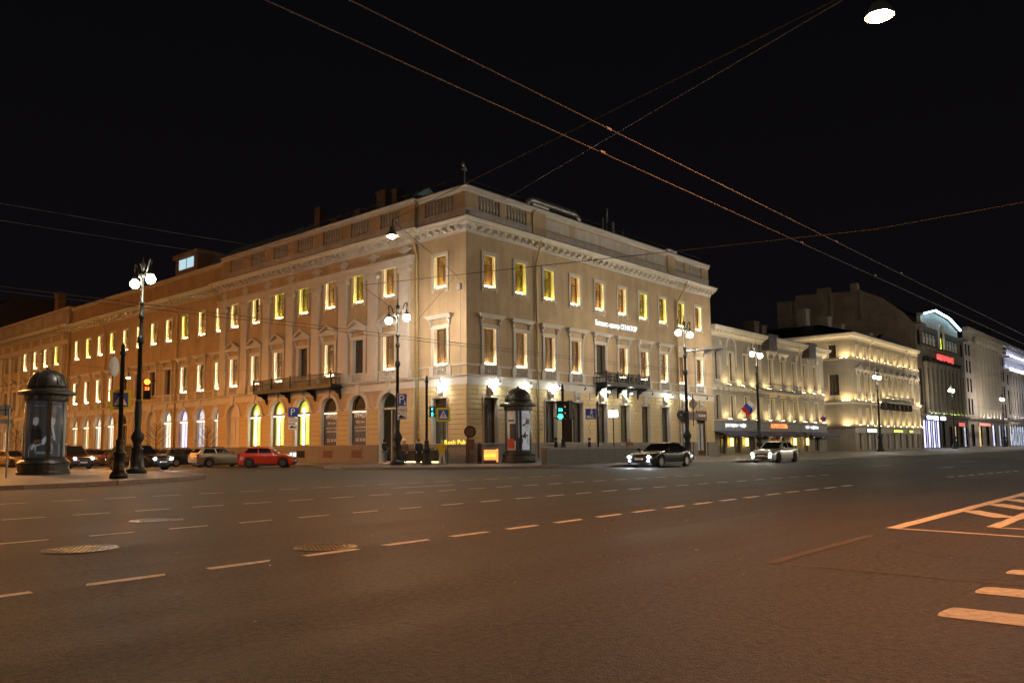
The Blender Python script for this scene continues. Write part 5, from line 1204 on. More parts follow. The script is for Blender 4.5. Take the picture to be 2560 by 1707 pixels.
# ================================================================== poster kiosks
def kiosk(x, y, label, draw, rot):
    t = thing('poster_kiosk', label, 'kiosk', (x, y, 0.145), rot)
    obj('base', MB().lathe([(1.22, 0), (1.22, 0.14), (1.17, 0.18), (1.17, 0.52), (1.22, 0.58), (1.10, 0.70), (1.02, 0.74), (1.02, 0.82)], 32), 'kiosk_metal', t, smooth=False)
    obj('core', MB().lathe([(0.90, 0.80), (0.90, 3.75)], 32), 'poster_dark', t, smooth=True)
    for i in range(3):
        a = i * 2 * PI / 3 + 0.15; obj('mullion', MB().box(-0.09, 0.09, -1.0, -0.90, 0.80, 3.78), 'kiosk_metal', t, rz=a)
    obj('glazing', MB().lathe([(0.975, 0.84), (0.975, 3.72)], 32), 'kiosk_glass', t, smooth=True)
    obj('frieze', MB().lathe([(0.99, 3.72), (1.02, 3.74), (1.02, 3.95), (1.06, 4.0)], 32), 'kiosk_metal', t)
    obj('rim', MB().lathe([(1.04, 3.98), (1.22, 4.0), (1.31, 4.04), (1.31, 4.17), (1.22, 4.22), (0.98, 4.26), (0.96, 4.34), (0.92, 4.36)], 32), 'kiosk_metal', t)
    d = obj('dome', MB().lathe([(0.93, 4.34), (0.92, 4.55), (0.84, 4.82), (0.68, 5.05), (0.45, 5.21), (0.24, 5.28), (0.12, 5.33), (0.06, 5.40), (0.0001, 5.52)], 32), 'kiosk_metal', t, smooth=True)
    for i in range(12):
        a = i * PI / 6; pts = [((r + 0.012) * math.cos(a), (r + 0.012) * math.sin(a), z) for r, z in [(0.93, 4.34), (0.92, 4.55), (0.84, 4.82), (0.68, 5.05), (0.45, 5.21), (0.24, 5.28)]]
        obj('dome_rib', MB().tube(pts, 0.018, 5), 'kiosk_metal', d)
    for i in range(16):
        a = i * PI / 8; obj('rivet', MB().ball((1.045 * math.cos(a), 1.045 * math.sin(a), 3.86), 0.03, nu=6, nv=4), 'steel', t)
    draw(t)
    return t
def curved(t, name, mt, a0, a1, z0, z1, r=0.915, pts=None):
    """flat print wrapped on the drum; pts optional outline in (angle,z) normalised 0..1"""
    if pts is None:
        n = max(2, int(abs(a1 - a0) / 0.08)); mb = MB()
        for i in range(n):
            b0 = a0 + (a1 - a0) * i / n; b1 = a0 + (a1 - a0) * (i + 1) / n
            mb.quad((r * math.cos(b0), r * math.sin(b0), z0), (r * math.cos(b1), r * math.sin(b1), z0), (r * math.cos(b1), r * math.sin(b1), z1), (r * math.cos(b0), r * math.sin(b0), z1))
    else:
        mb = MB(); c = (sum(p[0] for p in pts) / len(pts), sum(p[1] for p in pts) / len(pts)); V = [c] + list(pts); vs = []
        # subdivide radially so that the shape follows the drum
        for p in V:
            a = a0 + (a1 - a0) * p[0]; vs.append((r * math.cos(a), r * math.sin(a), z0 + (z1 - z0) * p[1]))
        m = len(pts); mid = []
        for p in pts:
            q = ((p[0] + c[0]) / 2, (p[1] + c[1]) / 2); a = a0 + (a1 - a0) * q[0]; mid.append((r * math.cos(a), r * math.sin(a), z0 + (z1 - z0) * q[1]))
        vs += mid
        fs = []
        for i in range(m):
            j = (i + 1) % m; fs += [(0, 1 + m + i, 1 + m + j), (1 + m + i, 1 + i, 1 + j, 1 + m + j)]
        mb.add(vs, fs)
    return obj(name, mb, mt, t, smooth=False)
def ell(cx, cy, rx, ry, n=18, a=0.0): return [(cx + rx * math.cos(2 * PI * i / n + a), cy + ry * math.sin(2 * PI * i / n + a)) for i in range(n)]
def wrap_text(t, s, size, mt, ac, z, r=0.93, squash=1.0):
    me = text(s, size, 0.0, 'CENTER', squash).copy(); me.materials.clear(); me.materials.append(MATS[mt])
    for v in me.vertices:
        a = ac + v.co.x / r; v.co = (r * math.cos(a), r * math.sin(a), z + v.co.z)
    return obj('lettering', me, None, t)
def poster_a(t):
    f = -PI / 2; a0, a1 = f - 0.90, f + 0.86
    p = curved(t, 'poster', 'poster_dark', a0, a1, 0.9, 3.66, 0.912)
    K = lambda nm, mt, pts, r: curved(p, nm, mt, a0, a1, 0.9, 3.66, r, pts)
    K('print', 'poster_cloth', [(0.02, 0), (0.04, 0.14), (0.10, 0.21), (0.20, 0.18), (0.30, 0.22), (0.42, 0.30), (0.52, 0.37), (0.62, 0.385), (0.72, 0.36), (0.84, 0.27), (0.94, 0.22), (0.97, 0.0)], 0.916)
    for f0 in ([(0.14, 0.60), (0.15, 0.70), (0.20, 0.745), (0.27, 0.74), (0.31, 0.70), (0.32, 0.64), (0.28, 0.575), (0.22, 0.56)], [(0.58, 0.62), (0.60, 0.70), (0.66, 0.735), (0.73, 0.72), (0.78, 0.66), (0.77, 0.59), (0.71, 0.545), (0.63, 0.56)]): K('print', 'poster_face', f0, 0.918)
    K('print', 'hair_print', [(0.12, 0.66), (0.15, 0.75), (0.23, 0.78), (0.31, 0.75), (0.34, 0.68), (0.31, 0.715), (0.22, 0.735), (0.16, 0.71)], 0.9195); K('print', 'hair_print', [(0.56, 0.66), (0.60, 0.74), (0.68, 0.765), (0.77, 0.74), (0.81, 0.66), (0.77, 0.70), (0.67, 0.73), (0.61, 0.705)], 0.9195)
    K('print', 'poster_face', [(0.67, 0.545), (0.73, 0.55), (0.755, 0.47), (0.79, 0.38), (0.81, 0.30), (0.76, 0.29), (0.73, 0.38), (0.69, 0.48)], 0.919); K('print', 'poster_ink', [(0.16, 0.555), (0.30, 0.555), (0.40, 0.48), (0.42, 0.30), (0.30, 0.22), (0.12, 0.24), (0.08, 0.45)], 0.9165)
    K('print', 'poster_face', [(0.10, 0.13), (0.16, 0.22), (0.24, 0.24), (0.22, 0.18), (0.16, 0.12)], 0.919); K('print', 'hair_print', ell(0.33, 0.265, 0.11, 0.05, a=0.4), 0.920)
    for c in ((0.19, 0.665), (0.265, 0.665), (0.635, 0.645), (0.715, 0.64)): K('print', 'poster_ink', ell(c[0], c[1], 0.020, 0.006, 8), 0.921)
    for c in ((0.23, 0.60), (0.675, 0.585)): K('print', 'maroon', ell(c[0], c[1], 0.022, 0.006, 8), 0.921)
    for q0 in (0.40, 0.52, 0.64, 0.76, 0.86): K('print', 'poster_dark', [(q0, 0.02), (q0 + 0.015, 0.02), (q0 + 0.03, 0.2), (q0 + 0.01, 0.26)], 0.9185)
    wrap_text(p, 'KRESTETSKAYA STROCHKA', 0.11, 'sign_white', f + 0.1, 3.43, 0.925, 0.95)
    for z in (1.12, 1.05): curved(p, 'print', 'poster_cloth', f - 0.45, f + 0.4, z, z + 0.02, 0.923)
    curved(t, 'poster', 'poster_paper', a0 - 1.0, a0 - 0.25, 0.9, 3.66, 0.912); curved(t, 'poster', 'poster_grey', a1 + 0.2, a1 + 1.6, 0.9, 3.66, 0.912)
mat('hair_print', (0.30, 0.21, 0.14), 0.5, var=0.3, scale=8); mat('poster_ink', (0.03, 0.032, 0.035), 0.4, var=0.3, scale=4)
def poster_b(t):
    f = -PI / 2; a0, a1 = f + 0.02, f + 1.05
    p = curved(t, 'poster', 'poster_glow', a0, a1, 0.9, 3.66, 0.912)
    K = lambda nm, mt, pts, r: curved(p, nm, mt, a0, a1, 0.9, 3.66, r, pts)
    K('print', 'poster_ink', [(0.0, 0), (0.0, 0.30), (0.2, 0.36), (0.42, 0.42), (0.55, 0.48), (0.9, 0.46), (1.0, 0.42), (1.0, 0)], 0.916)
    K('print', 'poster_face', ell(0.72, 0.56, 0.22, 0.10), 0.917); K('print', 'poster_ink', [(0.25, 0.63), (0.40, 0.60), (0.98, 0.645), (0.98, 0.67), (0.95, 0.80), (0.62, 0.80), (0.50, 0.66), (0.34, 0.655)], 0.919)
    for c in ((0.64, 0.60), (0.82, 0.60)): K('print', 'poster_ink', ell(c[0], c[1], 0.05, 0.008, 8), 0.921)
    wrap_text(p, 'ГРИШКО', 0.24, 'poster_red', f + 0.50, 3.12, 0.925, 0.85); wrap_text(p, 'ГАСТРО', 0.15, 'poster_red', f + 0.62, 3.36, 0.925, 0.85)
    wrap_text(p, '14', 0.22, 'sign_white', f + 0.22, 1.75, 0.925); wrap_text(p, '15', 0.22, 'sign_white', f + 0.22, 1.32, 0.925)
    for z in (1.78, 1.66, 1.5, 1.36): curved(p, 'print', 'sign_white', f + 0.72, f + 0.98, z, z + 0.07, 0.923)
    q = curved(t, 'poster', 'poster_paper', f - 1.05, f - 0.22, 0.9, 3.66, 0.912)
    curved(q, 'print', 'poster_ink', f - 0.75, f - 0.22, 1.55, 2.75, 0.916); curved(q, 'print', 'poster_red', f - 1.0, f - 0.35, 1.0, 1.7, 0.918); curved(q, 'print', 'maroon', f - 0.9, f - 0.35, 2.9, 3.05, 0.918)
vang = lambda x, y: math.atan2(-40.17 - y, -40.95 - x) + PI / 2      # turn the drum's front to the carriageway corner
kiosk(-25.55, 5.0, 'poster kiosk with ribbed dome showing a dark portrait poster, on the west pavement', poster_a, vang(-25.55, 5.0))
kiosk(3.0, -2.2, 'poster kiosk with ribbed dome and hatted man poster by the ochre corner', poster_b, vang(3.0, -2.2))

# ================================================================== signs and signals
def plate(mt, parent, poly, y0=-0.015, y1=0.0, name='sign_plate'): return obj(name, MB().prism(poly, y0, y1), mt, parent)
def rect(w, h, cx=0, cz=0): return [(cx - w / 2, cz - h / 2), (cx + w / 2, cz - h / 2), (cx + w / 2, cz + h / 2), (cx - w / 2, cz + h / 2)]
def disc(r, cx=0, cz=0, n=20): return [(cx + r * math.cos(2 * PI * i / n), cz + r * math.sin(2 * PI * i / n)) for i in range(n)]
def walker(parent, y, s=1.0, cx=0.0, cz=0.0, mt='sign_black'):
    mb = MB(); Q = lambda pts: mb.prism([(cx + p[0] * s, cz + p[1] * s) for p in pts], y, y + 0.003)
    Q(disc(0.055, 0.02, 0.26, 10)); Q([(-0.05, 0.0), (0.05, 0.0), (0.06, 0.19), (-0.03, 0.19)]); Q([(-0.05, 0.001), (0.0, 0.001), (-0.10, -0.22), (-0.15, -0.22)]); Q([(0.001, 0.001), (0.05, 0.001), (0.13, -0.22), (0.08, -0.22)])
    Q([(0.061, 0.19), (0.061, 0.14), (0.15, 0.03), (0.18, 0.06)]); Q([(-0.031, 0.19), (-0.12, 0.05), (-0.15, 0.08), (-0.06, 0.19)])
    return obj('pictogram', mb, mt, parent)
def crossing_sign(loc, rz, label, s=1.0):
    t = thing('crossing_sign', label, 'sign', loc, rz)
    plate('sign_yellow', t, rect(1.0 * s, 1.0 * s), -0.012, 0.0); b = plate('sign_blue', t, rect(0.72 * s, 0.72 * s), -0.018, -0.0125)
    plate('sign_white', b, [(-0.31 * s, -0.27 * s), (0.31 * s, -0.27 * s), (0, 0.32 * s)], -0.024, -0.0185, 'triangle')
    walker(b, -0.030, 0.62 * s, 0, -0.04 * s)
    obj('bracket', MB().box(-0.62 * s, 0.5 * s, 0.001, 0.03, -0.36, -0.32).box(-0.62 * s, 0.5 * s, 0.001, 0.03, 0.32, 0.36), 'steel', t)
    return t
def pole(x, y, h, label, name='signal_pole', ornate=True):
    t = thing(name, label, 'pole', (x, y, 0.145))
    if ornate:
        obj('base', MB().lathe([(0.36, 0), (0.36, 0.16), (0.26, 0.3), (0.22, 0.34), (0.20, 0.95), (0.26, 1.0), (0.26, 1.06), (0.18, 1.15), (0.15, 1.5), (0.17, 1.55), (0.09, 1.7)], 12), 'iron_green', t, smooth=True)
        obj('shaft', MB().lathe([(0.09, 1.69), (0.085, h - 0.55), (0.13, h - 0.5), (0.13, h - 0.42), (0.08, h - 0.36), (0.10, h - 0.2), (0.02, h)], 10), 'iron_green', t, smooth=True)
    else:
        obj('shaft', MB().lathe([(0.06, 0), (0.055, h - 0.3), (0.09, h - 0.25), (0.05, h - 0.15), (0.01, h)], 8), 'iron_green', t, smooth=True)
    return t
def signal(loc, rz, label, lenses, w=0.36, k=1.0):
    """lenses: list of (material or None, glyph) from the top"""
    t = thing('traffic_signal', label, 'traffic light', loc, rz); t.scale = (k, k, k); n = len(lenses); h = 0.36 * n
    obj('housing', MB().box(-w / 2, w / 2, -0.12, 0.12, 0, h), 'plastic_black', t, bevel=0.02)
    obj('bracket', MB().box(-0.42, 0.42, 0.121, 0.16, 0.08, 0.12).box(-0.42, 0.42, 0.121, 0.16, h - 0.12, h - 0.08), 'iron', t)
    for i, (m, gph) in enumerate(lenses):
        zc = h - 0.18 - 0.36 * i
        obj('visor', MB().tube([(0, -0.12, zc), (0, -0.30, zc)], 0.165, 12) if False else MB().add([(0.165 * math.cos(a * PI / 9 - 0.35), -0.12 - (0.2 if k else 0), zc + 0.165 * math.sin(a * PI / 9 - 0.35)) for k in (0, 1) for a in range(13)], [(a, a + 1, 14 + a, 13 + a) for a in range(12)]), 'plastic_black', t)
        ring = plate(m if (m and not gph) else 'sign_black', t, disc(0.145, 0, zc), -0.135, -0.121, 'lens')
        if gph == 'man': walker(ring, -0.14, 0.5, 0, zc - 0.01, m)
        elif gph: lettering(gph, 0.24, m, ring, (0, -0.139, zc), ext=0.002)
    return t
cam2 = lambda x, y: math.atan2(-40.17 - y, -40.95 - x) + PI / 2       # facing back along the avenue towards the viewer
# west corner: pole with crossing sign and discs, red signal on the lamp post
pole(-26.17, -5.28, 5.7, 'ornate dark signal pole on the west pavement with a crossing sign')
crossing_sign((-26.13, -5.10, 3.44), cam2(-25.55, -3.6) + 0.25, 'yellow bordered pedestrian crossing sign on the west pavement pole', 0.84)
t = thing('road_sign', 'round sign seen from behind, high on the west pavement pole', 'sign', (-26.5, -5.21, 4.82), cam2(-25.55, -3.6) + 1.12); plate('sign_back', t, disc(0.43)); obj('bracket', MB().box(-0.03, 0.03, 0.001, 0.05, -0.5, 0.5), 'iron', t)
signal((-21.75, 2.1, 3.96), cam2(-22.0, 1.45), 'red traffic signal with a red countdown on the globe lamp post', [('tl_red', None), ('tl_red', '33'), (None, None)])
t = thing('road_sign', 'round no-waiting sign back left of the portrait kiosk', 'sign', (-28.6, 0.45, 0.145), cam2(-28.6, 0.45))
obj('post', MB().lathe([(0.04, 0), (0.04, 3.1)], 8), 'steel', t); plate('sign_back', t, disc(0.27, -0.15, 3.0)); plate('sign_back', t, rect(0.5, 0.2, -0.1, 2.5)); obj('cross_bar', MB().box(-0.4, 0.1, -0.02, -0.0155, 2.98, 3.02).box(-0.17, -0.13, -0.021, -0.0155, 2.75, 3.25), 'iron', t)
# corner: pedestrian green, crossing sign
pole(-3.2, 0.72, 6.1, 'slim dark signal pole at the ochre corner with green walking man')
signal((-2.95, 0.42, 3.35), cam2(-1.2, -0.5), 'pedestrian signal with green countdown and walking man', [('tl_green', '8'), ('tl_green', 'man')], 0.40)
crossing_sign((-2.5, -0.2, 3.51), cam2(-0.45, -1.1), 'yellow bordered pedestrian crossing sign beside the green walking man', 0.95)
# corner: vehicle signal
pole(3.74, -5.66, 5.5, 'slim dark signal pole beside the hatted man kiosk')
signal((3.40, -5.70, 3.1), cam2(3.6, -5.8), 'green vehicle signal with a green countdown', [(None, None), ('tl_green', '38'), ('tl_green', None)], 0.42, 1.22)
signal((4.02, -6.0, 3.1), cam2(4.4, -5.5) - 1.15, 'dark signal head turned side on beside the green signal', [(None, None), (None, None), (None, None)], 0.40, 1.22)
t = thing('control_cabinet', 'grey control box strapped to the signal pole', 'cabinet', (3.85, -6.0, 1.55), cam2(4.4, -5.5)); obj('box', MB().box(-0.3, 0.3, -0.2, 0.2, 0, 1.6), 'plastic_black', t, bevel=0.02); obj('door', MB().box(-0.25, 0.25, -0.215, -0.201, 0.08, 1.52), 'iron', t)
# lamp post with parking plates
r_ = cam2(-4.7, 2.0); t = thing('parking_sign', 'blue disabled parking sign with two white plates on a lamp post', 'sign', (-4.75, 1.45, 3.30), r_); t.scale = (0.84, 0.84, 0.9)
obj('bracket', MB().box(-0.03, 0.03, 0.001, 0.6, 1.3, 1.36).box(-0.03, 0.03, 0.001, 0.6, 0.3, 0.36).box(-0.03, 0.03, 0.001, 0.04, -0.1, 1.299), 'iron', t); b1 = plate('sign_white', t, rect(0.76, 0.96, 0, 1.35)); plate('sign_blue', b1, rect(0.70, 0.90, 0, 1.35), -0.02, -0.0155); lettering('P', 0.95, 'sign_white', b1, (-0.06, -0.024, 1.36), ext=0.003)
obj('pictogram', MB().prism(disc(0.09, 0.22, 1.05, 12), -0.026, -0.0225).prism(rect(0.05, 0.2, 0.20, 1.2), -0.0265, -0.0225), 'sign_white', b1)
b2 = plate('sign_white', t, rect(0.76, 0.44, 0, 0.58)); lettering('↑ 10м ↑', 0.22, 'sign_black', b2, (0, -0.018, 0.58), ext=0.002); b3_ = plate('sign_white', t, rect(0.76, 0.44, 0, 0.08))
obj('pictogram', MB().prism([(-0.3, -0.02), (0.22, -0.02), (0.22, 0.08), (0.05, 0.10), (-0.02, 0.2), (-0.16, 0.2), (-0.22, 0.09), (-0.3, 0.07)], -0.019, -0.0155).prism([(-0.3, -0.10), (0.34, -0.10), (0.34, 0.0), (0.28, 0.0), (0.28, -0.06), (-0.3, -0.06)], -0.0195, -0.0155), 'sign_black', b3_)
# parking sign by the lime windows
t = thing('parking_sign', 'blue paid parking sign with two plates before the lime lit windows', 'sign', (-5.4, 13.3, -0.40), cam2(-5.4, 13.3))
obj('post', MB().lathe([(0.035, 0), (0.035, 4.9)], 8), 'steel', t); b1 = plate('sign_blue', t, rect(0.72, 0.72, 0, 4.5), -0.06, -0.045); lettering('P', 0.72, 'sign_white', b1, (-0.04, -0.064, 4.5), ext=0.003)
b2 = plate('sign_white', t, rect(0.72, 0.36, 0, 3.85), -0.06, -0.045); lettering('8:00-20:00', 0.14, 'sign_black', b2, (0, -0.063, 3.85), ext=0.002); b3_ = plate('sign_white', t, rect(0.72, 0.36, 0, 3.35), -0.06, -0.045)
obj('pictogram', MB().prism([(-0.26, 3.3), (0.24, 3.3), (0.24, 3.37), (0.06, 3.38), (0.0, 3.46), (-0.14, 3.46), (-0.2, 3.38), (-0.26, 3.36)], -0.064, -0.0605), 'sign_black', b3_)
# underpass sign, white lit sign, sign arm
t = pole(8.38, -5.32, 4.5, 'slim post carrying the blue underpass sign', 'sign_post', False)
t = thing('underpass_sign', 'blue underpass sign with a walking figure on stairs', 'sign', (7.75, -5.15, 3.25), cam2(8.5, -6.4)); t.scale = (0.66, 1, 0.66); plate('sign_blue', t, rect(1.15, 1.15, 0, 0.55)); walker(t, -0.02, 1.5, 0.08, 0.62, 'sign_white')
obj('stairs', MB().prism([(-0.45, 0.1), (0.5, 0.1), (0.5, 0.16), (0.3, 0.16), (0.3, 0.22), (0.05, 0.22), (0.05, 0.30), (-0.2, 0.30), (-0.2, 0.38), (-0.45, 0.38)], -0.02, -0.016), 'sign_white', t); obj('frame', MB().box(-0.62, 0.8, 0.001, 0.04, 0.0, 0.04).box(-0.62, 0.8, 0.001, 0.04, 1.1, 1.14), 'iron', t)
t = thing('lit_sign', 'small white glowing box sign on a thin post above the parapet', 'sign', (10.8, -5.06, 0.145), cam2(11.9, -5.9)); obj('post', MB().lathe([(0.04, 0), (0.04, 3.35)], 8), 'iron', t); obj('light_box', MB().box(-0.35, 0.35, -0.10, 0.10, 3.3, 3.82), 'sign_box_white', t, bevel=0.06); obj('cap', MB().box(-0.06, 0.06, -0.06, 0.06, 3.821, 3.95), 'iron', t)
t = thing('overhead_sign', 'cantilever arm on the lamp post holding a disc and a diamond sign', 'sign', (16.3, -8.3, 8.7)); obj('arm', MB().tube([(0.05, -0.1, -0.02), (2.0, -2.45, 0.15), (2.35, -2.9, 0.2)], [0.06, 0.045, 0.01], 8), 'steel', t)
obj('sign_back', MB().prism(disc(0.36), 0, 0.02), 'sign_back', t, (1.2, -1.42, 0.02), cam2(16, -10.6)); obj('sign_back', MB().prism([(0, -0.46), (0.46, 0), (0, 0.46), (-0.46, 0)], 0, 0.02), 'sign_back', t, (1.75, -2.12, 0.12), cam2(16, -11))
t = thing('road_sign', 'diamond priority sign seen from behind on the lamp post', 'sign', (16.63, -8.7, 4.48), cam2(15, -9.3)); plate('sign_back', t, [(0, -0.5), (0.36, 0), (0, 0.5), (-0.36, 0)]); obj('bracket', MB().box(-0.03, 0.03, -0.03, -0.0155, -0.8, 0.8), 'iron', t)
t = thing('road_sign', 'round dark sign left of the lamp post shaft', 'sign', (16.0, -7.95, 3.62), cam2(14, -9) + 0.5); plate('plastic_black', t, disc(0.37)); obj('rim', arch_ring(0.001, 0, 0.44, 0.5, -0.02, -0.0155, 20) if False else MB().prism(disc(0.06), -0.02, -0.0155), 'steel', t)
t = thing('road_sign', 'round grey sign back right of the lamp post shaft', 'sign', (16.62, -8.7, 3.53), cam2(15, -9)); plate('sign_back', t, disc(0.36)); obj('bracket', MB().box(-0.03, 0.03, -0.03, -0.0155, -0.8, 0.6), 'iron', t)
# underpass parapet of granite slabs
t = thing('underpass_parapet', 'long low granite parapet of the pedestrian underpass', 'parapet', (-1.5, -8.4, 0.142))
for i in range(9): obj('slab', MB().box(0.01, 1.49, 0, 0.45, 0, 0.92), 'granite_dark', t, (i * 1.5, 0, 0))
for i in range(9): obj('coping_stone', MB().box(0.005, 1.495, -0.06, 0.51, 0.921, 1.06), 'granite', t, (i * 1.5, 0, 0))
for i in range(3): obj('slab', MB().box(0, 0.45, 0.46, 1.9, 0, 0.92), 'granite_dark', t, (13.05, i * 1.45, 0))
# corner pub: sign board, neon, orange box, bollard, railing with light strips
t = thing('pub_sign', 'small yellow neon pub lettering above the pavement at the corner', 'sign', (-2.35, -0.45, 1.62), cam2(-1.4, -0.5)); lettering('Rock Pub', 0.42, 'sign_neon', t, (0.5, -0.05, 0), ext=0.02, squash=0.9); obj('frame', MB().box(-0.35, 1.4, 0.0, 0.03, -0.3, -0.26), 'iron', t); obj('post', MB().lathe([(0.03, -1.47), (0.03, -0.27)], 6), 'iron', t)
t = thing('pub_sign_post', 'dark hanging pub sign with a round medallion on a post', 'sign', (-0.75, -0.85, 0.145), cam2(0.9, -1.3)); obj('post', MB().lathe([(0.04, 0), (0.04, 2.6)], 8), 'iron', t)
obj('medallion', MB().prism(disc(0.42, 0.12, 2.2, 18), -0.05, 0), 'iron', t); obj('face', MB().prism(disc(0.30, 0.12, 2.2, 18), -0.06, -0.0505), 'maroon', t); obj('board', MB().box(-0.12, 0.42, -0.05, 0, 0.95, 1.68), 'maroon', t); obj('scroll', MB().tube([(-0.04, 0, 1.2), (-0.2, 0, 1.5), (-0.05, 0, 1.8), (-0.22, 0, 2.1), (-0.05, 0, 2.5)], 0.02, 5), 'iron', t)
t = thing('light_box', 'orange glowing pub light box standing on the pavement', 'sign', (0.37, -1.95, 0.145), cam2(1.2, -3.4)); obj('case', MB().box(-0.5, 0.35, -0.1, 0.1, 0.25, 0.95), 'box_orange', t); lettering('Rock Pub', 0.2, 'sign_neon', t, (-0.08, -0.12, 0.55), ext=0.01); obj('side_panel', MB().box(0.37, 0.48, -0.11, 0.11, 0.1, 1.0), 'box_orange', t); obj('feet', MB().box(-0.5, 0.48, -0.12, 0.12, 0, 0.09), 'iron', t)
t = thing('bollard', 'dark cylindrical bollard between the pub signs and the kiosk', 'bollard', (0.05, -1.15, 0.142)); obj('body', MB().lathe([(0.16, 0), (0.16, 1.25), (0.12, 1.38), (0.02, 1.44)], 12), 'iron', t, smooth=True); obj('collar', MB().lathe([(0.18, 0.0), (0.18, 0.12), (0.165, 0.14)], 12), 'iron_green', t)
t = thing('stair_railing', 'low dark pub stair enclosure with yellow light strips', 'railing', (-1.3, 0.6, 0.142), -PI / 2)
for i in range(5): obj('panel', MB().box(0.01, 0.99, -0.04, 0.04, 0.12, 0.95), 'iron', t, (-6.0 + i * 1.05 + 0.6, 0, 0))
for i in range(2): obj('light_strip', MB().box(0.0, 2.0, -0.10, -0.06, 0.10, 0.15), 'strip_yellow', t, (-5.3 + 2.6 * i, 0, 0))
obj('rail', MB().tube([(-5.5, 0, 1.05), (0, 0, 1.05)], 0.03), 'iron', t)
t = thing('figure_board', 'flat cut-out figure board in a yellow jacket standing by the pub', 'sign', (-2.2, 0.3, 0.145), cam2(-1.9, -0.1))
obj('cutout', MB().prism([(-0.22, 0), (-0.1, 0), (0.05, 0.7), (0.12, 0), (0.28, 0), (0.22, 0.8), (0.3, 1.2), (0.42, 0.9), (0.5, 0.95), (0.36, 1.35), (0.12, 1.42), (0.14, 1.5), (0.12, 1.66), (-0.02, 1.68), (-0.08, 1.55), (-0.04, 1.42), (-0.34, 1.34), (-0.5, 1.0), (-0.42, 0.95), (-0.2, 1.2), (-0.16, 0.8)], 0, 0.03), 'poster_paper', t)
obj('shirt', MB().prism([(-0.18, 0.8), (0.22, 0.8), (0.32, 1.3), (0.1, 1.43), (-0.04, 1.43), (-0.34, 1.3)], -0.006, -0.0005), 'shirt_yellow', t); obj('stand', MB().box(-0.3, 0.3, -0.15, 0.2, -0.003, 0.03), 'iron', t)
# bare young trees on the side street
def bare_tree(x, y, h, label, seed):
    rnd = random.Random(seed); t = thing('bare_tree', label, 'tree', (x, y, 0.14))
    obj('trunk', MB().tube([(0, 0, 0), (0.03, 0.02, h * 0.3), (-0.02, 0.03, h * 0.6), (0.02, 0, h)], [0.06, 0.05, 0.035, 0.012], 6), 'bark', t)
    mb = MB()
    for i in range(22):
        z = h * (0.32 + 0.6 * i / 22); a = i * 2.4; L_ = h * 0.30 * (1.1 - 0.6 * i / 22); e = (L_ * math.cos(a), L_ * math.sin(a), z + L_ * 0.9)
        mb.tube([(0, 0, z), (e[0] * 0.5, e[1] * 0.5, z + L_ * 0.35), e], [0.022, 0.014, 0.006], 4)
        for j in range(4):
            b = rnd.uniform(0, 6.28); s = rnd.uniform(0.3, 0.9); p = (e[0] * s, e[1] * s, z + L_ * 0.9 * s); l2 = L_ * 0.45
            mb.tube([p, (p[0] + l2 * math.cos(b), p[1] + l2 * math.sin(b), p[2] + l2 * 0.7)], [0.01, 0.004], 3)
    obj('crown', mb, 'bark', t)
bare_tree(-4.2, 28.5, 3.3, 'small bare tree before the lime lit windows', 1); bare_tree(-4.4, 38.0, 3.8, 'small bare tree before the white lit shop doors', 2); bare_tree(-4.4, 77.0, 4.4, 'bare tree beside the far pilastered terrace', 3); bare_tree(-4.4, 86.0, 4.4, 'bare tree further along the far terrace', 4)
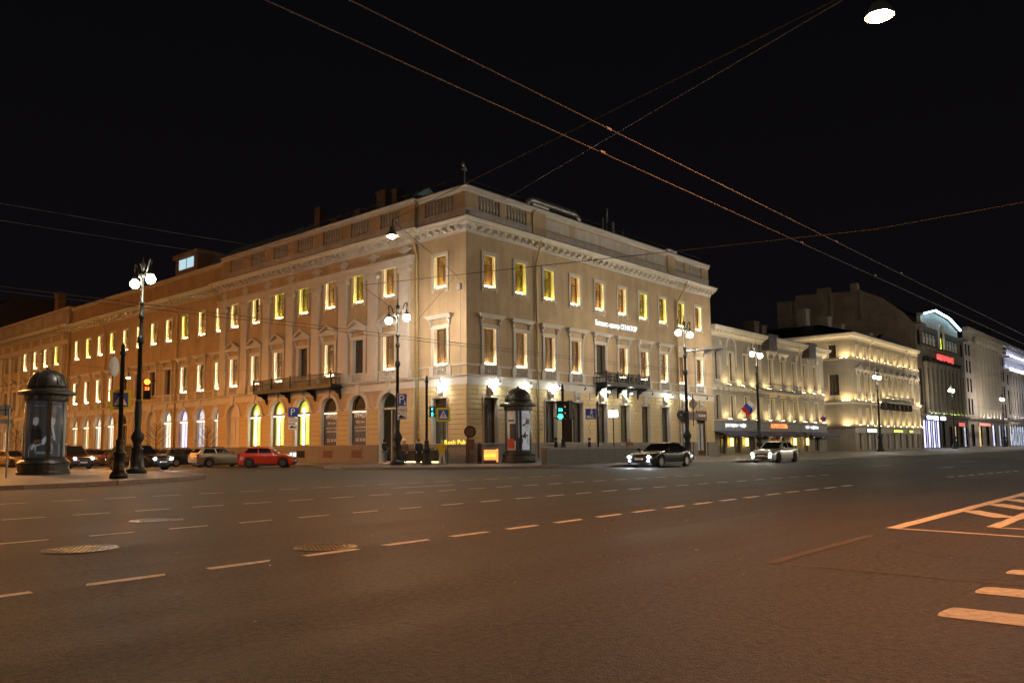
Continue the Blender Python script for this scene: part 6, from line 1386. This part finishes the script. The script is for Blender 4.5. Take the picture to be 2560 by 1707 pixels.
# ================================================================== cars
def car(label, x, y, head, paint, L=4.4, W=1.8, H=1.46, kind='sedan', lights=None, taxi=False, rear=True):
    """head = direction of travel in radians; x forward in local axes"""
    t = thing('parked_car' if not lights else 'car', label, 'car', (x, y, 0.0), head)
    R = 0.33 if kind != 'suv' else 0.37; hb = {'sedan': 0.93, 'hatch': 0.98, 'wagon': 0.98, 'suv': 1.10, 'van': 1.05}[kind]
    wb = L * 0.60; fx = L / 2 - L * 0.19; rx = fx - wb; zf = 0.20 if kind != 'suv' else 0.27; a = L / 2
    hood = hb - (0.12 if kind != 'van' else 0.05)
    prm = {'sedan': (L * 0.20, L * 0.02, -L * 0.22, -L * 0.40), 'hatch': (L * 0.22, L * 0.05, -L * 0.34, -L * 0.475), 'wagon': (L * 0.20, L * 0.03, -L * 0.38, -L * 0.485), 'suv': (L * 0.20, L * 0.05, -L * 0.36, -L * 0.48), 'van': (L * 0.30, L * 0.16, -L * 0.42, -L * 0.49)}[kind]
    ww, r0, r1, rg = prm
    deck = hb + 0.02 if kind == 'sedan' else hb + 0.04
    top = [(a - 0.10, zf), (a - 0.02, zf + 0.10), (a, zf + 0.30), (a - 0.06, hood - 0.16), (a - 0.20, hood - 0.06), (ww + 0.1, hb - 0.02), (ww, hb), (rg, deck), (-a + 0.10, deck - 0.03), (-a + 0.02, deck - 0.14), (-a, zf + 0.34), (-a + 0.03, zf + 0.12), (-a + 0.12, zf)]
    def plan(px): return 1 - 0.16 * abs(px / a) ** 6
    hw = W / 2
    ztab = [(-a, zf + 0.50), (-a + 0.03, deck - 0.16), (-a + 0.10, deck - 0.05), (-a + 0.22, deck - 0.01), (rg, deck), (ww, hb), (ww + 0.12, hb - 0.025), ((ww + a) / 2, (hb + hood) / 2 - 0.03), (a - 0.34, hood - 0.06), (a - 0.16, hood - 0.12), (a - 0.07, hood - 0.20), (a - 0.02, hood - 0.30), (a, zf + 0.34)]
    zb_tab = [(-a, zf + 0.16), (-a + 0.06, zf + 0.04), (-a + 0.2, zf), (a - 0.2, zf), (a - 0.05, zf + 0.05), (a, zf + 0.14)]
    def itp(tab, x):
        if x <= tab[0][0]: return tab[0][1]
        for (p, q), (r, w_) in zip(tab, tab[1:]):
            if x <= r: return q + (w_ - q) * (x - p) / max(r - p, 1e-6)
        return tab[-1][1]
    def zlow(x):
        z = itp(zb_tab, x)
        for cx in (rx, fx):
            d = abs(x - cx)
            if d < R + 0.055: z = max(z, R + math.sqrt((R + 0.055) ** 2 - d * d))
        return z
    xs = {-a, -a + 0.03, -a + 0.10, -a + 0.22, rg, ww, ww + 0.12, (ww + a) / 2, a - 0.34, a - 0.16, a - 0.07, a - 0.02, a, 0.0, rg / 2, ww / 2}
    for cx in (rx, fx):
        for i in range(11): xs.add(cx + (R + 0.055) * math.cos(PI * i / 10))
        xs |= {cx - R - 0.056, cx + R + 0.056}
    xs = sorted(xs); T = [(0.0, 0.955), (0.22, 0.99), (0.5, 1.0), (0.74, 0.995), (0.90, 0.975), (0.97, 0.945), (1.0, 0.90)]
    mb = MB(); nr = len(T); vs = []; fs = []
    for x in xs:
        lo, hi = zlow(x), itp(ztab, x)
        ring = [(x, -hw * plan(x) * k, lo + (hi - lo) * q) for q, k in T] + [(x, -hw * plan(x) * 0.45, hi + 0.020), (x, 0, hi + 0.030), (x, hw * plan(x) * 0.45, hi + 0.020)] + [(x, hw * plan(x) * k, lo + (hi - lo) * q) for q, k in T[::-1]]
        vs += ring
    m_ = 2 * nr + 3
    for i in range(len(xs) - 1):
        for j in range(m_ - 1): fs.append((i * m_ + j, (i + 1) * m_ + j, (i + 1) * m_ + j + 1, i * m_ + j + 1))
    fs.append(tuple(range(m_))); fs.append(tuple((len(xs) - 1) * m_ + j for j in range(m_ - 1, -1, -1)))
    me = mb.add(vs, fs).mesh('body', paint, True); me.set_sharp_from_angle(angle=0.6)
    body = obj('body', me, None, t)
    # greenhouse
    bw, tw = hw * 0.93, hw * 0.70; zb, zt = hb - 0.02, H
    mid = (r0 + r1) / 2
    Bp = [(ww, zb), (rg, zb + (0.04 if kind != 'sedan' else 0.02))]
    low = [(ww, -bw * 0.92, zb), (ww, bw * 0.92, zb), (rg, bw * 0.95, zb + 0.03), (rg, -bw * 0.95, zb + 0.03)]
    upp = [(r0, -tw, zt - 0.05), (r0, tw, zt - 0.05), (r1, tw, zt - 0.06), (r1, -tw, zt - 0.06)]
    rid = [(mid, -tw * 0.97, zt), (mid, tw * 0.97, zt)]
    cb = obj('cabin', MB().add(low + upp + rid, [(0, 1, 5, 4), (2, 3, 7, 6), (1, 2, 6, 9, 5), (3, 0, 4, 8, 7), (4, 5, 9, 8), (8, 9, 6, 7)]).mesh('cabin', paint, True), None, t)
    bv = cb.modifiers.new('bevel', 'BEVEL'); bv.width = 0.07; bv.segments = 3; bv.limit_method = 'ANGLE'; bv.angle_limit = 0.15; bv.harden_normals = True
    def face(name, q, s0, s1, t0, t1, off):
        P = [Vector(v) for v in q]; pt = lambda s, u: (P[0].lerp(P[1], s)).lerp(P[3].lerp(P[2], s), u)
        nrm = (P[1] - P[0]).cross(P[3] - P[0]).normalized() * off
        v = [pt(s0, t0) + nrm, pt(s1, t0) + nrm, pt(s1, t1) + nrm, pt(s0, t1) + nrm]
        return obj(name, MB().add(v, [(0, 1, 2, 3)]), 'car_glass', t)
    face('windscreen', [low[0], low[1], upp[1], upp[0]], 0.07, 0.93, 0.08, 0.92, 0.012); face('rear_window', [low[2], low[3], upp[3], upp[2]], 0.09, 0.91, 0.22 if kind != 'sedan' else 0.1, 0.90, 0.012)
    sp = 0.50
    for i, q in enumerate(([low[1], low[2], upp[2], upp[1]], [low[3], low[0], upp[0], upp[3]])):
        e = ((0.10, sp - 0.02), (sp + 0.02, 0.90)) if i == 0 else ((0.10, 1 - sp - 0.02), (1 - sp + 0.02, 0.90))
        for s0, s1 in e: face('side_window', q, s0, s1, 0.14, 0.88, 0.012)
    for cx in (fx, rx):
        for s in (-1, 1):
            key = ('wheel', R)
            if key not in WM:
                w = MB().lathe([(R * 0.62, -0.10), (R * 0.96, -0.11), (R, -0.07), (R, 0.07), (R * 0.96, 0.11), (R * 0.62, 0.10)], 22)
                WM[key] = MB().add([(p[0], p[2], p[1]) for p in w.v], w.f).mesh('wheel', 'rubber', True)
                w = MB().lathe([(0.0001, 0.085), (R * 0.16, 0.09), (R * 0.2, 0.07), (R * 0.58, 0.055), (R * 0.64, 0.10)], 22)
                for k in range(5):
                    an = k * 2 * PI / 5; c, sn = math.cos(an), math.sin(an); hwd = 0.035
                    w.add([(c * R * 0.12 - sn * d, sn * R * 0.12 + c * d, z) for d, z in ((-hwd, 0.08), (hwd, 0.08), (hwd, 0.10), (-hwd, 0.10))] + [(c * R * 0.62 - sn * d, sn * R * 0.62 + c * d, z) for d, z in ((-hwd, 0.08), (hwd, 0.08), (hwd, 0.10), (-hwd, 0.10))], [(0, 1, 5, 4), (1, 2, 6, 5), (2, 3, 7, 6), (3, 0, 4, 7)])
                WM[key + ('rim',)] = MB().add([(p[0], p[2], p[1]) for p in w.v], w.f).mesh('rim', 'alloy')
            wh = obj('wheel', WM[key], None, t, (cx, s * (hw - 0.10), R)); obj('rim', WM[key + ('rim',)], None, wh, rz=0.0 if s > 0 else PI)
    zl = hood - 0.20; xf = a - 0.045
    for s in (-1, 1):
        hl = obj('headlight', MB().box(xf - 0.10, xf + 0.035, s * hw * 0.52, s * hw * 0.86, zl - 0.07, zl + 0.07), 'steel', t, bevel=0.02)
        if lights: obj('bulb', MB().ball((xf + 0.05, s * hw * 0.70, zl), 0.055, 0.085, 0.055, 8, 5), lights, hl)
        if lights and kind == 'sedan': obj('fog_light', MB().ball((a - 0.005, s * hw * 0.66, zf + 0.20), 0.035, 0.05, 0.04, 8, 5), lights, hl)
        obj('tail_light', MB().box(-a + 0.0, -a + 0.12, s * hw * 0.55, s * hw * 0.88, hb - 0.28, hb - 0.06) if kind in ('sedan',) else MB().box(-a - 0.01, -a + 0.14, s * hw * 0.70, s * hw * 0.89, hb - 0.32, hb + 0.02), 'tail_red', t, bevel=0.02)
        obj('mirror', MB().box(ww - 0.18, ww - 0.06, s * (hw - 0.04), s * (hw + 0.15), hb + 0.02, hb + 0.15), paint, t, bevel=0.02)
        obj('door_handle', MB().box(-0.10, 0.05, s * (hw * 0.99), s * (hw * 0.99 + 0.02), hb - 0.16, hb - 0.13), 'alloy', t)
        obj('sill', MB().box(rx + R + 0.1, fx - R - 0.1, s * (hw * 0.90), s * (hw * 0.985), zf - 0.02, zf + 0.09), 'plastic_black', t)
    obj('grille', MB().box(xf - 0.04, a + 0.005, -hw * 0.45, hw * 0.45, zl - 0.12, zl + 0.04).box(a - 0.06, a + 0.012, -hw * 0.5, hw * 0.5, zf + 0.08, zf + 0.22), 'plastic_black', t)
    obj('number_plate', MB().box(a + 0.006, a + 0.02, -0.26, 0.26, zf + 0.24, zf + 0.35), 'plate', t); obj('number_plate', MB().box(-a - 0.02, -a - 0.001, -0.26, 0.26, hb - 0.36, hb - 0.25), 'plate', t)
    obj('underbody', MB().box(-a + 0.25, a - 0.25, -hw * 0.8, hw * 0.8, zf - 0.05, zf + 0.3), 'plastic_black', t)
    if kind in ('suv', 'wagon', 'van'):
        for s in (-1, 1): obj('roof_rail', MB().tube([(r0 - 0.1, s * tw * 0.92, zt + 0.0), (mid, s * tw * 0.92, zt + 0.055), (r1 + 0.1, s * tw * 0.92, zt + 0.0)], 0.02, 5), 'plastic_black', t)
    if taxi: obj('roof_sign', MB().box(-0.1, 0.12, -0.32, 0.32, zt + 0.01, zt + 0.13), 'amber', t, bevel=0.02)
    return t
A_ = lambda dx, dy: math.atan2(dy, dx)
car('black saloon with bright headlights driving past the granite parapet', 1.2, -14.9, PI, 'car_black', 4.85, 1.88, 1.44, 'sedan', 'headlight')
car('silver taxi saloon with headlights in front of the restaurant', 13.3, -16.7, PI, 'car_silver', 4.5, 1.78, 1.46, 'sedan', 'headlight_warm', taxi=True)
car('black off-roader with headlights waiting behind the signal pole', -16.7, 14.0, A_(0.25, -0.97), 'car_black', 4.6, 1.86, 1.70, 'suv', 'headlight')
car('plum coloured people carrier with a glaring headlight behind the portrait kiosk', -16.9, 25.5, A_(0.1, -1.0), 'car_plum', 4.7, 1.86, 1.78, 'van', 'headlight')
car('beige saloon with a lit headlight far up the side street', -16.9, 38.0, A_(0.3, -0.95), 'car_beige', 4.5, 1.78, 1.5, 'sedan', 'headlight_warm')
car('red hatchback parked at an angle below the lime windows', -8.5, 11.7, A_(0.70, -0.71), 'car_red', 3.9, 1.68, 1.47, 'hatch')
car('tan estate car parked nose in beside the red hatchback', -8.6, 18.2, A_(0.90, -0.05), 'car_tan', 4.4, 1.74, 1.50, 'wagon')
car('dark grey estate parked nose in beyond the tan one', -8.9, 23.2, A_(0.95, 0.1), 'car_grey', 4.5, 1.78, 1.45, 'wagon')
car('dark hatchback parked nose in before the white lit doors', -9.0, 29.0, A_(0.95, 0.1), 'car_plum', 4.2, 1.75, 1.48, 'hatch')
car('black estate parked nose in beyond the bare tree', -9.0, 40.5, A_(0.95, 0.12), 'car_black', 4.5, 1.78, 1.5, 'wagon')
car('silver hatchback parked nose in far up the side street', -9.0, 46.5, A_(0.95, 0.1), 'car_silver', 4.0, 1.7, 1.5, 'hatch')
car('dark people carrier parked at the far end of the row', -9.0, 53.0, A_(0.95, 0.1), 'car_grey', 4.6, 1.8, 1.75, 'van')
car('small grey car parked further up the side street', -9.0, 35.5, A_(0.95, 0.1), 'car_grey', 4.0, 1.7, 1.5, 'hatch')

# ================================================================== people
def skin(name, V, E, Rr, mt, parent, sub=2):
    me = bpy.data.meshes.new(name); me.from_pydata(V, E, []); me.materials.append(MATS[mt])
    o = bpy.data.objects.new(name, me); COL.objects.link(o); o.parent = parent
    m = o.modifiers.new('skin', 'SKIN'); m.use_smooth_shade = True
    if not me.skin_vertices: me.skin_vertices.new(name='')
    for i, r in enumerate(Rr):
        rr = r if isinstance(r, tuple) else (r, r)
        me.skin_vertices[0].data[i].radius = rr; me.skin_vertices[0].data[i].use_root = (i == 0)
    s = o.modifiers.new('sub', 'SUBSURF'); s.levels = sub; s.render_levels = sub
    return o
def person(label, x, y, face, h=1.75, top='cloth_black', legs='cloth_jeans', shoes='sign_white', hat=None, pose='phone', stride=0.0, hood=False, hair='cloth_black', coat=False):
    k = h / 1.75; t = thing('person', label, 'person', (x, y, 0.145), face); sc = lambda v: (v[0] * k, v[1] * k, v[2] * k)
    st = stride
    hip, knl, knr = (0, 0, 0.93), (-0.10, -0.03 - st * 0.5, 0.50), (0.10, -0.02 + st * 0.5, 0.50)
    anl, anr = (-0.11, 0.0 - st, 0.09), (0.11, 0.0 + st, 0.09)
    if pose == 'phone': el, wl, er, wr = (-0.27, 0.02, 1.12), (-0.10, -0.26, 1.14), (0.27, 0.02, 1.12), (0.09, -0.27, 1.15)
    elif pose == 'walk': el, wl, er, wr = (-0.28, 0.10, 1.14), (-0.29, -0.04, 0.92), (0.28, -0.02, 1.14), (0.28, -0.20, 0.95)
    else: el, wl, er, wr = (-0.27, 0.03, 1.14), (-0.24, -0.06, 0.92), (0.27, 0.03, 1.14), (0.24, -0.06, 0.92)
    # body: one continuous figure
    V = [hip, (0, 0, 1.15), (0, 0.01, 1.38), (0, 0, 1.50), (0, -0.02, 1.62), (0, -0.02, 1.72), (-0.19, 0.01, 1.41), el, wl, (0.19, 0.01, 1.41), er, wr, (-0.10, 0, 0.88), knl, anl, (anl[0], anl[1] - 0.14, 0.04), (0.10, 0, 0.88), knr, anr, (anr[0], anr[1] - 0.14, 0.04)]
    E = [(0, 1), (1, 2), (2, 3), (3, 4), (4, 5), (2, 6), (6, 7), (7, 8), (2, 9), (9, 10), (10, 11), (0, 12), (12, 13), (13, 14), (14, 15), (0, 16), (16, 17), (17, 18), (18, 19)]
    R_ = [(0.14, 0.10), (0.13, 0.09), (0.15, 0.10), (0.055, 0.055), (0.080, 0.098), (0.055, 0.07), 0.065, 0.048, 0.032, 0.065, 0.048, 0.032, 0.085, 0.058, 0.042, 0.032, 0.085, 0.058, 0.042, 0.032]
    skin('body', [sc(v) for v in V], E, R_, 'skin', t)
    # hands: palm with five fingers curled
    for w, e, s in ((wl, el, -1), (wr, er, 1)):
        d = (Vector(w) - Vector(e)).normalized(); p = Vector(w) + d * 0.05; q = p + d * 0.05; side = Vector((1, 0, 0)) if abs(d.x) < 0.8 else Vector((0, 1, 0))
        Vh = [tuple(w), tuple(p)]; Eh = [(0, 1)]; Rh = [0.026, 0.034]
        for f in range(4):
            b = q + side * (0.022 * (f - 1.5)); c = b + d * (0.035 + 0.006 * (f in (1, 2))) + Vector((0, -0.008, -0.006)); g = c + d * 0.018 + Vector((0, -0.02, -0.014)); i = len(Vh); Vh += [tuple(b), tuple(c), tuple(g)]; Eh += [(1, i), (i, i + 1), (i + 1, i + 2)]; Rh += [0.0105, 0.0095, 0.008]
        b = p - side * s * 0.035; c = b + d * 0.035 - side * s * 0.012; i = len(Vh); Vh += [tuple(b), tuple(c)]; Eh += [(1, i), (i, i + 1)]; Rh += [0.012, 0.009]
        skin('hand', [sc(v) for v in Vh], Eh, Rh, 'skin', t, 1)
    # clothes
    zh = 0.62 if coat else 0.86
    Vj = [(0, 0, zh), (0, 0, 1.15), (0, 0.01, 1.38), (0, 0.01, 1.48), (-0.20, 0.01, 1.41), el, tuple(Vector(el).lerp(Vector(wl), 0.9)), (0.20, 0.01, 1.41), er, tuple(Vector(er).lerp(Vector(wr), 0.9))]
    skin('jacket', [sc(v) for v in Vj], [(0, 1), (1, 2), (2, 3), (2, 4), (4, 5), (5, 6), (2, 7), (7, 8), (8, 9)], [(0.20, 0.15), (0.185, 0.135), (0.20, 0.14), (0.085, 0.085), 0.09, 0.072, 0.055, 0.09, 0.072, 0.055], top, t)
    Vt = [(0, 0, 0.93), (-0.10, 0, 0.87), knl, (anl[0], anl[1], 0.11), (0.10, 0, 0.87), knr, (anr[0], anr[1], 0.11)]
    skin('trousers', [sc(v) for v in Vt], [(0, 1), (1, 2), (2, 3), (0, 4), (4, 5), (5, 6)], [(0.165, 0.12), 0.105, 0.078, 0.06, 0.105, 0.078, 0.06], legs, t)
    for an in (anl, anr): obj('shoe', MB().ball((an[0] * k, (an[1] - 0.06) * k, 0.045), 0.05, 0.14, 0.05, 8, 6), shoes, t, smooth=True)
    hz = 1.655 * k
    hb_ = MB()
    if hat or hood: hb_.ball((0, 0.0, hz + (0.06 if hat else 0.01)), 0.125 if hood else 0.15, 0.13 if hood else 0.15, 0.15 if hood else 0.12, 12, 8)
    else: hb_.ball((0, 0.02, hz + 0.03), 0.098, 0.115, 0.115, 12, 8)
    obj('hat' if hat else ('hood' if hood else 'hair'), hb_, hat or (top if hood else hair), t, smooth=True)
    fc = MB()
    fc.ball((-0.032, -0.118, hz), 0.013, 0.006, 0.008, 6, 4).ball((0.032, -0.118, hz), 0.013, 0.006, 0.008, 6, 4)
    obj('eyes', MB().add([(v[0], v[1] * k, v[2]) for v in fc.v], fc.f), 'sign_black', t)
    obj('nose', MB().ball((0, -0.125 * k, hz - 0.03), 0.014, 0.02, 0.024, 6, 4), 'skin', t); obj('mouth', MB().ball((0, -0.112 * k, hz - 0.075), 0.024, 0.008, 0.006, 6, 4), 'maroon', t)
    if not (hat or hood):
        for s in (-1, 1): obj('ear', MB().ball((s * 0.092, 0.0, hz - 0.01), 0.014, 0.024, 0.034, 6, 4), 'skin', t)
    return t
cf = lambda x, y, a=0.0: math.atan2(-40.17 - y, -40.95 - x) + PI / 2 + a
person('person in a black hooded jacket and pale jeans looking at a phone', -2.75, 5.65, cf(-3.6, 4.9, 1.0), 1.78, hood=True)
ph = thing('phone', 'small glowing phone held by the hooded person', 'phone', (-2.75, 5.65, 0.145), cf(-3.6, 4.9, 1.0)); obj('case', MB().box(-0.04, 0.04, -0.375, -0.365, 1.16, 1.30), 'plastic_black', ph); obj('screen', MB().quad((-0.036, -0.3645, 1.165), (0.036, -0.3645, 1.165), (0.036, -0.3645, 1.295), (-0.036, -0.3645, 1.295)), 'phone', ph)
person('person in a fluffy white hat and brown coat at the corner', -2.4, 3.9, cf(-2.5, 2.9, -0.4), 1.68, 'cloth_brown', 'cloth_navy', 'cloth_brown', hat='cloth_cream', pose='stand', coat=True)
person('person in dark clothes standing by the downpipe', -1.75, 3.1, cf(-1.6, 1.9, 0.5), 1.72, 'cloth_navy', 'cloth_black', 'cloth_black', pose='stand')
person('person in a pink jacket and white hat behind the granite parapet', 11.4, -6.1, cf(11.0, -6.6, 0.2), 1.66, 'cloth_pink', 'cloth_navy', 'cloth_black', hat='cloth_cream', pose='phone')
person('walker in a dark coat beside the green signal pole', 6.3, -3.0, cf(5.6, -3.6, 1.6), 1.74, 'cloth_black', 'cloth_navy', 'cloth_black', pose='walk', stride=0.22, coat=True)
person('walker in navy beyond the parapet near the lit white sign', 10.2, -3.2, cf(9.6, -4.2, -1.5), 1.72, 'cloth_navy', 'cloth_black', 'cloth_black', pose='walk', stride=0.2)
